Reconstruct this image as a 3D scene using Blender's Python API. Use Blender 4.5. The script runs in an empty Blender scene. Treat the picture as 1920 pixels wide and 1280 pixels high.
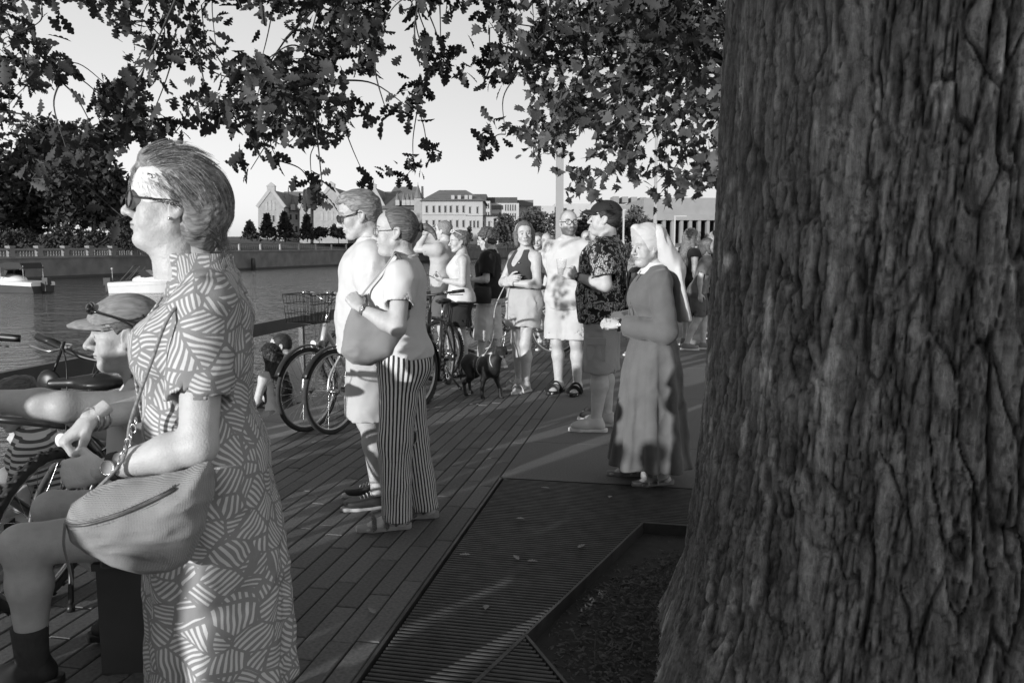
import bpy, math, random
import numpy as np
from mathutils import Vector, Matrix
R = math.radians
rng = np.random.default_rng(7)
random.seed(7)
scene = bpy.context.scene
COL = scene.collection
# ------------------------------------------------------------------ camera
CAM_H = 1.47
FPX = 28 / 36 * 1920
PITCH = math.atan(180 / FPX)
cam_d = bpy.data.cameras.new('camera'); cam = bpy.data.objects.new('camera', cam_d); COL.objects.link(cam)
cam.location = (0, 0, CAM_H); cam.rotation_euler = (math.pi / 2 - PITCH, 0, 0)
cam_d.lens = 28; cam_d.sensor_width = 36; cam_d.clip_start = .05; cam_d.clip_end = 3000
cam_d.dof.use_dof = True; cam_d.dof.focus_distance = 5.0; cam_d.dof.aperture_fstop = 9.0
scene.camera = cam
scene.render.resolution_x = 1024; scene.render.resolution_y = 682
# ------------------------------------------------------------------ sky and sun
SUN_EL = R(9.5); SUN_H = np.array([-.629, -.777]); SUN_H = SUN_H / np.linalg.norm(SUN_H)
world = bpy.data.worlds.new('World'); scene.world = world; world.use_nodes = True
wn = world.node_tree; wn.nodes.clear()
sky = wn.nodes.new('ShaderNodeTexSky'); sky.sky_type = 'NISHITA'; sky.sun_disc = False
sky.sun_elevation = SUN_EL; sky.sun_rotation = -math.atan2(SUN_H[0], SUN_H[1])
sky.air_density = 1.0; sky.dust_density = 0.8; sky.ozone_density = 1.0
bwn = wn.nodes.new('ShaderNodeRGBToBW'); bg = wn.nodes.new('ShaderNodeBackground'); bg.inputs[1].default_value = .15
wo = wn.nodes.new('ShaderNodeOutputWorld')
wn.links.new(sky.outputs[0], bwn.inputs[0]); pw_ = wn.nodes.new('ShaderNodeMath'); pw_.operation = 'POWER'; pw_.inputs[1].default_value = .5      # hazy evening: an even, pale sky
ml_ = wn.nodes.new('ShaderNodeMath'); ml_.operation = 'MULTIPLY'; ml_.inputs[1].default_value = 2.0
wn.links.new(bwn.outputs[0], pw_.inputs[0]); wn.links.new(pw_.outputs[0], ml_.inputs[0]); wn.links.new(ml_.outputs[0], bg.inputs[0]); wn.links.new(bg.outputs[0], wo.inputs[0])
sl = bpy.data.lights.new('sun', 'SUN'); sl.energy = 4.0; sl.angle = R(.6); sl.color = (1, 1, 1)
sun = bpy.data.objects.new('sun', sl); COL.objects.link(sun)
tosun = Vector((SUN_H[0] * math.cos(SUN_EL), SUN_H[1] * math.cos(SUN_EL), math.sin(SUN_EL)))
sun.rotation_euler = tosun.to_track_quat('Z', 'Y').to_euler(); sun.location = (-20, -12, 8)
scene.view_settings.view_transform = 'Standard'; scene.view_settings.look = 'None'
scene.view_settings.exposure = 0.38; scene.view_settings.gamma = 1; scene.view_settings.use_curve_mapping = False
scene.render.engine = 'CYCLES'
scene.cycles.max_bounces = 6; scene.cycles.diffuse_bounces = 3; scene.cycles.transparent_max_bounces = 6

# ------------------------------------------------------------------ pixels to places
def ray(px, py):
    u = (px - 960) / FPX; v = (640 - py) / FPX
    c, s = math.cos(PITCH), math.sin(PITCH)
    return np.array([u, c + v * s, v * c - s])
def gp(px, py, z=0.0):
    d = ray(px, py); t = (z - CAM_H) / d[2]; return np.array([d[0] * t, d[1] * t, z])
def at(px, py, Y):
    d = ray(px, py); t = Y / d[1]; return np.array([d[0] * t, Y, CAM_H + d[2] * t])

# ------------------------------------------------------------------ objects
def tag(o, label=None, cat=None, group=None, kind=None):
    if label: o['label'] = label
    if cat: o['category'] = cat
    if group: o['group'] = group
    if kind: o['kind'] = kind
    return o
def empty(name, loc=(0, 0, 0), rz=0, parent=None):
    o = bpy.data.objects.new(name, None); COL.objects.link(o); o.location = loc; o.rotation_euler = (0, 0, rz)
    o.empty_display_size = .1
    if parent: o.parent = parent
    return o
def link(name, me, parent=None, loc=None, rz=None, mat=None):
    o = bpy.data.objects.new(name, me); COL.objects.link(o)
    if parent: o.parent = parent
    if loc is not None: o.location = loc
    if rz is not None: o.rotation_euler = (0, 0, rz)
    return o
def mesh(name, V, Fc, mat=None, smooth=True, tint=None, uvw=None):
    me = bpy.data.meshes.new(name)
    V = np.asarray(V, np.float32)
    if isinstance(Fc, np.ndarray):
        k = Fc.shape[1]; n = len(Fc)
        me.vertices.add(len(V)); me.vertices.foreach_set('co', V.ravel())
        me.loops.add(n * k); me.loops.foreach_set('vertex_index', Fc.astype(np.int32).ravel())
        me.polygons.add(n); me.polygons.foreach_set('loop_start', np.arange(0, n * k, k, dtype=np.int32))
        me.update(calc_edges=True)
    else:
        me.from_pydata([tuple(map(float, v)) for v in V], [], [tuple(map(int, f)) for f in Fc]); me.update()
    if smooth and len(me.polygons): me.polygons.foreach_set('use_smooth', np.ones(len(me.polygons), bool))
    if mat: me.materials.append(mat)
    if tint is not None:
        a = me.attributes.new('tint', 'FLOAT', 'POINT'); a.data.foreach_set('value', np.asarray(tint, np.float32))
    if uvw is not None:
        a = me.attributes.new('uvw', 'FLOAT_VECTOR', 'POINT'); a.data.foreach_set('vector', np.asarray(uvw, np.float32).ravel())
    return me
class MB:
    """collects simple shapes into one mesh"""
    def __init__(s): s.V = []; s.F = []; s.n = 0
    def add(s, V, Fc):
        V = np.asarray(V, float).reshape(-1, 3)
        s.V.append(V); s.F += [tuple(int(i) + s.n for i in f) for f in Fc]; s.n += len(V); return s
    def box(s, lo, hi, M=None):
        x0, y0, z0 = lo; x1, y1, z1 = hi
        V = np.array([(x0, y0, z0), (x1, y0, z0), (x1, y1, z0), (x0, y1, z0), (x0, y0, z1), (x1, y0, z1), (x1, y1, z1), (x0, y1, z1)], float)
        if M is not None: V = xf(M, V)
        return s.add(V, [(0, 3, 2, 1), (4, 5, 6, 7), (0, 1, 5, 4), (1, 2, 6, 5), (2, 3, 7, 6), (3, 0, 4, 7)])
    def tube(s, pts, r, n=8, caps=True, closed=False, flat=1.0):
        V, Fc = tube(pts, r, n, caps, closed, flat); return s.add(V, Fc)
    def lathe(s, prof, n=16, M=None, arc=2 * math.pi):
        """prof: (radius, height) list about z"""
        V = []; m = len(prof)
        for i in range(n):
            a = arc * i / n
            for r, z in prof: V.append((r * math.cos(a), r * math.sin(a), z))
        Fc = []
        for i in range(n):
            j = (i + 1) % n
            for k in range(m - 1): Fc.append((i * m + k, j * m + k, j * m + k + 1, i * m + k + 1))
        V = np.array(V)
        if M is not None: V = xf(M, V)
        return s.add(V, Fc)
    def poly(s, pts, h, z0=0):
        """extrude xy outline (ccw)"""
        n = len(pts); V = [(p[0], p[1], z0) for p in pts] + [(p[0], p[1], z0 + h) for p in pts]
        return s.add(V, [tuple(range(n))[::-1], tuple(range(n, 2 * n))] + [(i, (i + 1) % n, n + (i + 1) % n, n + i) for i in range(n)])
    def prism(s, outline, a, b):
        """outline of 3d points extruded from offset a to offset b (vectors)"""
        n = len(outline); O = np.array(outline, float)
        return s.add(np.vstack([O + a, O + b]), [tuple(range(n))[::-1], tuple(range(n, 2 * n))] + [(i, (i + 1) % n, n + (i + 1) % n, n + i) for i in range(n)])
    def sphere(s, c, r, n=10, m=7):
        r = np.ones(3) * r; V = []; Fc = []
        for j in range(m + 1):
            t = math.pi * j / m
            for i in range(n):
                a = 2 * math.pi * i / n
                V.append((c[0] + r[0] * math.sin(t) * math.cos(a), c[1] + r[1] * math.sin(t) * math.sin(a), c[2] + r[2] * math.cos(t)))
        for j in range(m):
            for i in range(n):
                k = (i + 1) % n
                Fc.append((j * n + i, (j + 1) * n + i, (j + 1) * n + k, j * n + k))
        return s.add(V, Fc)
    def build(s, name, mat=None, parent=None, smooth=False, loc=None, rz=None):
        me = mesh(name, np.vstack(s.V), s.F, mat, smooth)
        return link(name, me, parent, loc, rz)
    def me(s, name, mat=None, smooth=False): return mesh(name, np.vstack(s.V), s.F, mat, smooth)
def xf(M, V):
    M = np.array(M, float); V = np.asarray(V, float); return V @ M[:3, :3].T + M[:3, 3]
def nrm(v): v = np.asarray(v, float); return v / (np.linalg.norm(v) + 1e-12)
def frames(P, closed=False):
    P = np.asarray(P, float); n = len(P)
    T = np.gradient(P, axis=0) if not closed else (np.roll(P, -1, 0) - np.roll(P, 1, 0))
    T /= (np.linalg.norm(T, axis=1)[:, None] + 1e-12)
    u = np.cross(T[0], (0, 0, 1.0))
    if np.linalg.norm(u) < 1e-3: u = np.cross(T[0], (1.0, 0, 0))
    U = [nrm(u)]
    for i in range(1, n):
        w = U[-1] - T[i] * np.dot(U[-1], T[i]); U.append(nrm(w))
    U = np.array(U); return T, U, np.cross(T, U)
def tube(pts, r, n=8, caps=True, closed=False, flat=1.0):
    P = np.asarray(pts, float); m = len(P); rr = np.ones(m) * r if np.ndim(r) == 0 else np.asarray(r, float)
    T, U, W = frames(P, closed); a = np.arange(n) * 2 * math.pi / n
    V = P[:, None] + rr[:, None, None] * (np.cos(a)[None, :, None] * U[:, None] + flat * np.sin(a)[None, :, None] * W[:, None])
    Fc = []
    for i in range(m if closed else m - 1):
        j = (i + 1) % m
        for k in range(n): Fc.append((i * n + k, i * n + (k + 1) % n, j * n + (k + 1) % n, j * n + k))
    if caps and not closed: Fc += [tuple(range(n))[::-1], tuple((m - 1) * n + k for k in range(n))]
    return V.reshape(-1, 3), Fc
def curve(pts, n=12):
    """Catmull-Rom through points"""
    P = np.asarray(pts, float); P = np.vstack([2 * P[0] - P[1], P, 2 * P[-1] - P[-2]]); out = []
    for i in range(1, len(P) - 2):
        t = np.linspace(0, 1, n, endpoint=False)[:, None]; a, b, c, d = P[i - 1:i + 3]
        out.append(.5 * ((2 * b) + (c - a) * t + (2 * a - 5 * b + 4 * c - d) * t ** 2 + (3 * b - a - 3 * c + d) * t ** 3))
    return np.vstack(out + [P[-2][None]])

# ------------------------------------------------------------------ materials (monochrome)
def mat(name, v, rough=.7, var=.25, scale=8, bump=0, bscale=60, tint=False, metal=0, spec=.4, stretch=None, coat=0, alpha=1, trans=0, sss=0, detail=4, sheen=0):
    m = bpy.data.materials.new(name); m.use_nodes = True; nt = m.node_tree; N = nt.nodes; L = nt.links
    b = N['Principled BSDF']; b.inputs['Roughness'].default_value = rough; b.inputs['Metallic'].default_value = metal
    b.inputs['Specular IOR Level'].default_value = spec; b.inputs['Coat Weight'].default_value = coat
    b.inputs['Transmission Weight'].default_value = trans; b.inputs['Alpha'].default_value = alpha
    if sss: b.inputs['Subsurface Weight'].default_value = sss; b.inputs['Subsurface Radius'].default_value = (.01, .01, .01)
    if sheen: b.inputs['Sheen Weight'].default_value = sheen
    tc = N.new('ShaderNodeTexCoord'); mp = N.new('ShaderNodeMapping'); L.new(tc.outputs['Object'], mp.inputs[0])
    if stretch: mp.inputs['Scale'].default_value = stretch[:3]
    if stretch and len(stretch) > 3: mp.inputs['Rotation'].default_value = stretch[3:]
    nz = N.new('ShaderNodeTexNoise'); nz.inputs['Scale'].default_value = scale; nz.inputs['Detail'].default_value = detail
    L.new(mp.outputs[0], nz.inputs['Vector'])
    mr = N.new('ShaderNodeMapRange'); mr.inputs[1].default_value = .25; mr.inputs[2].default_value = .75
    mr.inputs[3].default_value = v * (1 - var); mr.inputs[4].default_value = v * (1 + var); L.new(nz.outputs[0], mr.inputs[0])
    col = mr.outputs[0]
    if tint:
        at_ = N.new('ShaderNodeAttribute'); at_.attribute_name = 'tint'
        mu = N.new('ShaderNodeMath'); mu.operation = 'MULTIPLY'; L.new(col, mu.inputs[0]); L.new(at_.outputs['Fac'], mu.inputs[1]); col = mu.outputs[0]
    L.new(col, b.inputs['Base Color'])
    if bump:
        n2 = N.new('ShaderNodeTexNoise'); n2.inputs['Scale'].default_value = bscale; n2.inputs['Detail'].default_value = 3
        L.new(mp.outputs[0], n2.inputs['Vector'])
        bp = N.new('ShaderNodeBump'); bp.inputs['Strength'].default_value = 1; bp.inputs['Distance'].default_value = bump
        L.new(n2.outputs[0], bp.inputs['Height']); L.new(bp.outputs[0], b.inputs['Normal'])
    m['col'] = 0
    return m
def nodes(m): return m.node_tree.nodes, m.node_tree.links, m.node_tree.nodes['Principled BSDF']
def mathn(N, L, op, a, b=None, c=None):
    n = N.new('ShaderNodeMath'); n.operation = op
    for i, x in enumerate((a, b, c)):
        if x is None: continue
        if isinstance(x, (int, float)): n.inputs[i].default_value = x
        else: L.new(x, n.inputs[i])
    return n.outputs[0]
def mixv(N, L, fac, a, b):
    n = N.new('ShaderNodeMix'); n.data_type = 'FLOAT'
    for i, x in ((0, fac), (2, a), (3, b)):
        if isinstance(x, (int, float)): n.inputs[i].default_value = x
        else: L.new(x, n.inputs[i])
    return n.outputs[0]

# ------------------------------------------------------------------ signed distance fields -> mesh
def smin(a, b, k):
    h = np.clip(.5 + .5 * (b - a) / k, 0, 1); return b * (1 - h) + a * h - k * h * (1 - h)
def hash3(i, j, k, seed):
    n = (i * 374761393 + j * 668265263 + k * 2147483647 + seed * 974711).astype(np.int64) & 0x7fffffff
    n = ((n ^ (n >> 13)) * 1274126177) & 0x7fffffff
    return ((n ^ (n >> 16)) & 0xffff) / 65535.0
def vnoise(P, seed=0):
    """value noise, P (...,3) -> 0..1"""
    P = np.asarray(P); I = np.floor(P).astype(np.int64); f = P - I; f = f * f * (3 - 2 * f)
    o = 0
    for dx in (0, 1):
        wx = f[..., 0] if dx else 1 - f[..., 0]
        for dy in (0, 1):
            wy = f[..., 1] if dy else 1 - f[..., 1]
            for dz in (0, 1):
                wz = f[..., 2] if dz else 1 - f[..., 2]
                o = o + wx * wy * wz * hash3(I[..., 0] + dx, I[..., 1] + dy, I[..., 2] + dz, seed)
    return o
def fbm(P, oct=4, seed=0, lac=2.0, gain=.5):
    a = 1; s = 0; t = 0; P = np.asarray(P, float)
    for i in range(oct): s = s + a * vnoise(P, seed + i * 17); t += a; a *= gain; P = P * lac
    return s / t
class Field:
    def __init__(s, lo, hi, h):
        s.lo = np.array(lo, float); s.h = h; n = np.ceil((np.array(hi, float) - s.lo) / h).astype(int) + 1
        s.n = n; s.ax = [(s.lo[i] + h * np.arange(n[i])).astype(np.float32) for i in range(3)]
        s.d = np.full(n, .25, np.float32)
    def blk(s, lo, hi):
        a = np.clip(np.floor((np.asarray(lo) - s.lo) / s.h).astype(int), 0, s.n); b = np.clip(np.ceil((np.asarray(hi) - s.lo) / s.h).astype(int) + 1, 0, s.n)
        sl_ = tuple(slice(a[i], b[i]) for i in range(3))
        return sl_, s.ax[0][a[0]:b[0], None, None], s.ax[1][None, a[1]:b[1], None], s.ax[2][None, None, a[2]:b[2]]
    def put(s, sl_, v, k, sub):
        if v.size == 0: return
        if sub: s.d[sl_] = -smin(-s.d[sl_], v, max(k, 1e-4))
        else: s.d[sl_] = smin(s.d[sl_], v, max(k, 1e-4))
    def cone(s, a, b, ra, rb, k=.02, sub=False, sq=None):
        a = np.asarray(a, float); b = np.asarray(b, float); m = max(ra, rb) + k + 4 * s.h
        sl_, X, Y, Z = s.blk(np.minimum(a, b) - m, np.maximum(a, b) + m)
        d = b - a; L2 = float(d @ d) + 1e-9
        t = np.clip(((X - a[0]) * d[0] + (Y - a[1]) * d[1] + (Z - a[2]) * d[2]) / L2, 0, 1)
        px, py, pz = X - a[0] - t * d[0], Y - a[1] - t * d[1], Z - a[2] - t * d[2]
        if sq is not None: px, py, pz = px * sq[0], py * sq[1], pz * sq[2]
        s.put(sl_, (np.sqrt(px ** 2 + py ** 2 + pz ** 2) - (ra + (rb - ra) * t)).astype(np.float32), k, sub); return s
    def ell(s, c, r, k=.02, sub=False, rot=None):
        c = np.asarray(c, float); r = np.ones(3) * r; m = r.max() + k + 4 * s.h
        sl_, X, Y, Z = s.blk(c - m, c + m); x, y, z = X - c[0], Y - c[1], Z - c[2]
        if rot is not None:
            Q = np.array(rot); x, y, z = [Q[0, i] * x + Q[1, i] * y + Q[2, i] * z for i in range(3)]
        k0 = np.sqrt((x / r[0]) ** 2 + (y / r[1]) ** 2 + (z / r[2]) ** 2); k1 = np.sqrt((x / r[0] ** 2) ** 2 + (y / r[1] ** 2) ** 2 + (z / r[2] ** 2) ** 2) + 1e-6
        s.put(sl_, (k0 * (k0 - 1) / k1).astype(np.float32), k, sub); return s
    def plane(s, n, c, k=.006):
        """keep the side where n.p < c"""
        n = nrm(n); v = s.ax[0][:, None, None] * n[0] + s.ax[1][None, :, None] * n[1] + s.ax[2][None, None, :] * n[2] - c
        s.d = -smin(-s.d, -v.astype(np.float32), k); return s
    def loft(s, rows, k=.02, p=2.2, sub=False, mod=None, open_top=False):
        """rows: z, cx, cy, half depth x, half width y"""
        Rw = np.array(rows, float); Rw = Rw[np.argsort(Rw[:, 0])]; z0, z1 = Rw[0, 0], Rw[-1, 0]
        m = max(Rw[:, 3].max(), Rw[:, 4].max()) * 1.25 + k + 4 * s.h
        sl_, X, Y, Z = s.blk((Rw[:, 1].min() - m, Rw[:, 2].min() - m, z0 - m * .5), (Rw[:, 1].max() + m, Rw[:, 2].max() + m, z1 + m * .5))
        zc = np.clip(Z.ravel(), z0, z1)
        def it(c):
            x = Rw[:, 0]; y = Rw[:, c]; mslope = np.gradient(y, x)
            i = np.clip(np.searchsorted(x, zc) - 1, 0, len(x) - 2); hh = x[i + 1] - x[i]; t = (zc - x[i]) / hh
            return ((2 * t ** 3 - 3 * t ** 2 + 1) * y[i] + (t ** 3 - 2 * t ** 2 + t) * hh * mslope[i] + (-2 * t ** 3 + 3 * t ** 2) * y[i + 1] + (t ** 3 - t ** 2) * hh * mslope[i + 1])[None, None, :]
        x = X - it(1); y = Y - it(2); b, a = it(3), it(4)
        q = 1.0 if mod is None else mod(np.arctan2(y, x), Z, x, y)
        e = (np.abs(x / b) ** p + np.abs(y / a) ** p) ** (1 / p)
        d = (e - q) * np.minimum(a, b)
        d = np.maximum(d, np.maximum(z0 - Z, Z - z1))
        s.put(sl_, d.astype(np.float32), k, sub); return s
    def pillow(s, poly, T, w, k=.004):
        """cushion over an outline in x,z; half thickness T reached w inside the edge"""
        X = s.ax[0][:, None]; Z = s.ax[2][None, :]; P = np.array(poly, float); n = len(P); d2 = np.full((s.n[0], s.n[2]), 1e9); ins = np.zeros((s.n[0], s.n[2]), bool)
        for i in range(n):
            a, b = P[i], P[(i + 1) % n]; e = b - a; wx, wz = X - a[0], Z - a[1]; t = np.clip((wx * e[0] + wz * e[1]) / (e @ e), 0, 1); d2 = np.minimum(d2, (wx - t * e[0]) ** 2 + (wz - t * e[1]) ** 2)
            c = ((a[1] <= Z) != (b[1] <= Z)) & (X < (b[0] - a[0]) * (Z - a[1]) / (b[1] - a[1] + 1e-12) + a[0]); ins ^= c
        sd = np.sqrt(d2); u = np.clip(sd / w, 0, 1); t = np.where(ins, T * np.sqrt(1 - (1 - u) ** 2), 0)[:, None, :]; Y = np.abs(s.ax[1])[None, :, None]
        v = np.where(ins[:, None, :], (Y - t) * .6, np.sqrt(d2[:, None, :] + Y ** 2)); s.put((slice(None),) * 3, v.astype(np.float32), k, False); return s
    def noise(s, amp, scale, seed=0, st=(1, 1, 1), band=.05):
        idx = np.argwhere(np.abs(s.d) < band)
        if len(idx) == 0: return s
        P = s.lo + idx * s.h; s.d[tuple(idx.T)] += (amp * (fbm(P * scale * np.array(st), 3, seed) - .5) * 2).astype(np.float32); return s
    def folds(s, amp, scale, seed=0, st=(1, 1, 1), band=.05):
        """ridged wrinkles"""
        idx = np.argwhere(np.abs(s.d) < band)
        if len(idx) == 0: return s
        P = (s.lo + idx * s.h) * scale * np.array(st)
        w = fbm(P * .6, 2, seed + 5)[:, None] * 1.6
        n = 1 - np.abs(2 * fbm(P + w, 2, seed) - 1) * 2.2
        s.d[tuple(idx.T)] -= (amp * n).astype(np.float32); return s
    def mesh(s):
        d = s.d; S = d < 0; nx, ny, nz = d.shape
        cnt = np.zeros((nx - 1, ny - 1, nz - 1), np.float32); acc = np.zeros((nx - 1, ny - 1, nz - 1, 3), np.float32)
        quads = []
        for ax in range(3):
            A = [slice(None)] * 3; B = [slice(None)] * 3; A[ax] = slice(0, -1); B[ax] = slice(1, None)
            e = np.argwhere(S[tuple(A)] != S[tuple(B)])
            if len(e) == 0: continue
            va = d[tuple(e.T)]; e2 = e.copy(); e2[:, ax] += 1; vb = d[tuple(e2.T)]
            t = va / (va - vb); P = e.astype(np.float32); P[:, ax] += t
            o1, o2 = [i for i in range(3) if i != ax]
            ids = []
            for (u, v) in ((0, 0), (-1, 0), (-1, -1), (0, -1)):
                c = e.copy(); c[:, o1] += u; c[:, o2] += v; ids.append(c)
                ok = np.all((c >= 0) & (c < np.array(cnt.shape)), 1); ci = tuple(c[ok].T)
                np.add.at(cnt, ci, 1); np.add.at(acc, ci, P[ok])
            ok = np.ones(len(e), bool)
            for c in ids: ok &= np.all((c >= 0) & (c < np.array(cnt.shape)), 1)
            q = np.stack([np.ravel_multi_index(tuple(c[ok].T), cnt.shape) for c in ids], 1)
            flip = (va[ok] < 0) ^ (ax == 1)
            q[~flip] = q[~flip][:, ::-1]; quads.append(q)
        if not quads: return np.zeros((0, 3)), np.zeros((0, 4), int)
        Q = np.vstack(quads); used = np.unique(Q); mp = np.full(cnt.size, -1); mp[used] = np.arange(len(used))
        V = acc.reshape(-1, 3)[used] / cnt.reshape(-1)[used][:, None]
        return s.lo + V * s.h, mp[Q]
def joinm(parts):
    V = []; Fc = []; n = 0; T = []
    for p in parts:
        V.append(np.asarray(p[0], float)); Fc.append(np.asarray(p[1]) + n); n += len(p[0]); T.append(p[2] if len(p) > 2 else np.ones(len(p[0])))
    return np.vstack(V), np.vstack(Fc), np.concatenate(T)
def relax(V, Q, it=2, f=.5):
    n = len(V); E = np.vstack([Q[:, [0, 1]], Q[:, [1, 2]], Q[:, [2, 3]], Q[:, [3, 0]]])
    deg = np.bincount(E[:, 0], minlength=n).astype(float) + np.bincount(E[:, 1], minlength=n); deg[deg == 0] = 1
    for _ in range(it):
        A = np.zeros_like(V)
        for c in range(3): A[:, c] = np.bincount(E[:, 0], V[E[:, 1], c], n) + np.bincount(E[:, 1], V[E[:, 0], c], n)
        V = V + f * (A / deg[:, None] - V)
    return V
# ================================================================== materials of the place
M_plank = mat('paving_stone', .155, .75, .28, 3.0, .0012, 220, tint=False)
M_joint = mat('joint_fill', .03, .9, .3, 20)
M_slab = mat('concrete', .125, .8, .3, 90, .0015, 260, detail=8)
M_edge = mat('edge_stone', .2, .8, .2, 4, .001, 180)
M_iron = mat('grate_iron', .06, .5, .4, 12, .0006, 160, metal=.2)
M_soil = mat('soil', .035, .95, .5, 18, .012, 50)
M_chip = mat('mulch', .07, .9, .85, 25)
def bark_mat():
    m = mat('bark', .34, .92, .35, 14, 0, 60, stretch=(1, 1, .3), detail=8, tint=True, spec=.15); N, L, b = nodes(m); tc = N.new('ShaderNodeTexCoord'); h = None
    for sc, st, amp in ((38, .16, 1.0), (90, .45, .55), (26, 1.0, .4)):
        mp = N.new('ShaderNodeMapping'); mp.inputs['Scale'].default_value = (1, 1, st); L.new(tc.outputs['Object'], mp.inputs[0]); n = N.new('ShaderNodeTexNoise'); n.inputs['Scale'].default_value = sc; n.inputs['Detail'].default_value = 9; n.inputs['Roughness'].default_value = .68; L.new(mp.outputs[0], n.inputs['Vector'])
        v = mathn(N, L, 'MULTIPLY', n.outputs[0], amp); h = v if h is None else mathn(N, L, 'ADD', h, v)
    bp = N.new('ShaderNodeBump'); bp.inputs['Strength'].default_value = 1; bp.inputs['Distance'].default_value = .03; L.new(h, bp.inputs['Height']); L.new(bp.outputs[0], b.inputs['Normal'])
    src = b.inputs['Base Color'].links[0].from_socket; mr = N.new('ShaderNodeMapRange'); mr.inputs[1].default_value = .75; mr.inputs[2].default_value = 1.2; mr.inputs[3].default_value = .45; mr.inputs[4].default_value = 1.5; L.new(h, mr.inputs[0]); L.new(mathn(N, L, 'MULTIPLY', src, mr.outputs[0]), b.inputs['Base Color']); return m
M_limb = mat('limb_bark', .05, .9, .3, 12)
M_rail = mat('rail_paint', .05, .45, .2, 6)
M_wallst = mat('quay_wall', .16, .9, .3, .7, .02, 8)
M_bal = mat('balustrade_stone', .2, .9, .25, .8)
M_grass = mat('bank_grass', .07, .95, .5, .25)
def water_mat():
    m = mat('river_water', .022, .07, .2, .05, spec=.5); N, L, b = nodes(m)
    tc = N.new('ShaderNodeTexCoord'); out = None
    for sc, st, amp in ((1.5, (1, 1.7, 1), .6), (.35, (1, 1.4, 1), 1.3), (5.0, (1, 1.6, 1), .16)):
        mp = N.new('ShaderNodeMapping'); mp.inputs['Scale'].default_value = st; L.new(tc.outputs['Object'], mp.inputs[0])
        n = N.new('ShaderNodeTexNoise'); n.inputs['Scale'].default_value = sc; n.inputs['Detail'].default_value = 2; L.new(mp.outputs[0], n.inputs['Vector'])
        v = mathn(N, L, 'MULTIPLY', n.outputs[0], amp); out = v if out is None else mathn(N, L, 'ADD', out, v)
    bp = N.new('ShaderNodeBump'); bp.inputs['Distance'].default_value = .3; bp.inputs['Strength'].default_value = 1; L.new(out, bp.inputs['Height']); L.new(bp.outputs[0], b.inputs['Normal'])
    return m
M_water = water_mat(); M_bark = bark_mat()
# ================================================================== promenade frame of reference
A0 = gp(657.5, 1280); J0 = gp(937, 894)
U = nrm(J0 - A0); W = np.array([U[1], -U[0], 0.0])
def pr(a, b, z=0.0): return J0 + a * U + b * W + np.array([0, 0, z])
PRZ = math.atan2(U[1], U[0]) - math.pi / 2           # rotation of the promenade about z
EDGE = -2.33; QUAY = -4.1; WZ = -2.2
ground = link('ground', mesh('ground', [pr(-25, EDGE, -.06), pr(-25, 80, -.06), pr(220, 80, -.06), pr(220, EDGE, -.06)], [(0, 1, 2, 3)], M_joint)); ground['kind'] = 'structure'
# the paved promenade: stones along the river, concrete to the right
prom = empty('promenade_paving'); prom['kind'] = 'structure'
rows = []; b = 0.0; rr = np.random.default_rng(3); edge_w = .5
nrow = 19; rw = (-EDGE - edge_w) / nrow
stones = []
for r in range(nrow):
    a = -7 - rr.random() * .8
    while a < 40:
        ln = rr.choice([.42, .5, .55, .62]); stones.append((r, a, ln)); a += ln
def dist_st(s): c = pr(s[1] + s[2] / 2, -(s[0] + .5) * rw); return math.hypot(c[0], c[1]) + (50 if abs(c[0]) > max(c[1], .01) * .72 or c[1] < 2 else 0)
stones.sort(key=dist_st)
cache = {}
def stone_mesh(ln):
    if ln not in cache:
        mb = MB(); g = .0035; e = .004; x0, x1, y0, y1 = -rw / 2 + g, rw / 2 - g, g, ln - g
        V = [(x0, y0, -.06), (x1, y0, -.06), (x1, y1, -.06), (x0, y1, -.06), (x0, y0, -e), (x1, y0, -e), (x1, y1, -e), (x0, y1, -e),
             (x0 + e, y0 + e, 0), (x1 - e, y0 + e, 0), (x1 - e, y1 - e, 0), (x0 + e, y1 - e, 0)]
        mb.add(V, [(0, 1, 5, 4), (1, 2, 6, 5), (2, 3, 7, 6), (3, 0, 4, 7), (4, 5, 9, 8), (5, 6, 10, 9), (6, 7, 11, 10), (7, 4, 8, 11), (8, 9, 10, 11)])
        cache[ln] = [mb.me('paving_stone', m) for m in M_planks]; cache[(ln, 'v')] = (np.array(V), mb.F)
    return cache[ln]
M_planks = [mat('paving_stone', v, .72, .38, 70, .0015, 240, detail=7) for v in (.105, .09, .12)]
rest = MB()
for i, (r, a, ln) in enumerate(stones):
    p = pr(a, -(r + .5) * rw, (rr.random() - .5) * .005)
    ms = stone_mesh(ln)
    if i < 300:
        o = link('paving_stone', ms[rr.integers(3)], prom, p, PRZ)
    else:
        V, Fc = cache[(ln, 'v')]; c, s_ = math.cos(PRZ), math.sin(PRZ)
        rest.add(np.stack([V[:, 0] * c - V[:, 1] * s_ + p[0], V[:, 0] * s_ + V[:, 1] * c + p[1], V[:, 2] + p[2]], 1), Fc)
o = rest.build('paving_stones', M_planks[0], prom); o['kind'] = 'stuff'
# edge coping stones
for i in range(46):
    a = -6 + i * 1.2; mb = MB(); mb.box((0, .004, -.3), (edge_w, 1.196, .004)); mb.build('coping_stone', M_edge, prom, loc=pr(a, EDGE, 0), rz=PRZ)
# concrete slabs right of the joint line
GA, GB = -4.2, 4.1
slabs = [(-7, GA, 0, 7)] + [(a0, a1, 0, 7) for a0, a1 in ((0, .95), (.95, 2.9), (2.9, 4.9), (4.9, 7), (7, 11), (11, 16), (16, 23), (23, 40), (40, 80))] + [(GA, 0, GB, 7)]
for a0, a1, b0, b1 in slabs:
    mb = MB(); mb.box((b0 + .006, .006, -.058), (b1, a1 - a0 - .0, 0)); mb.build('concrete_slab', M_slab, prom, loc=pr(a0, 0, 0), rz=PRZ)
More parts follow.
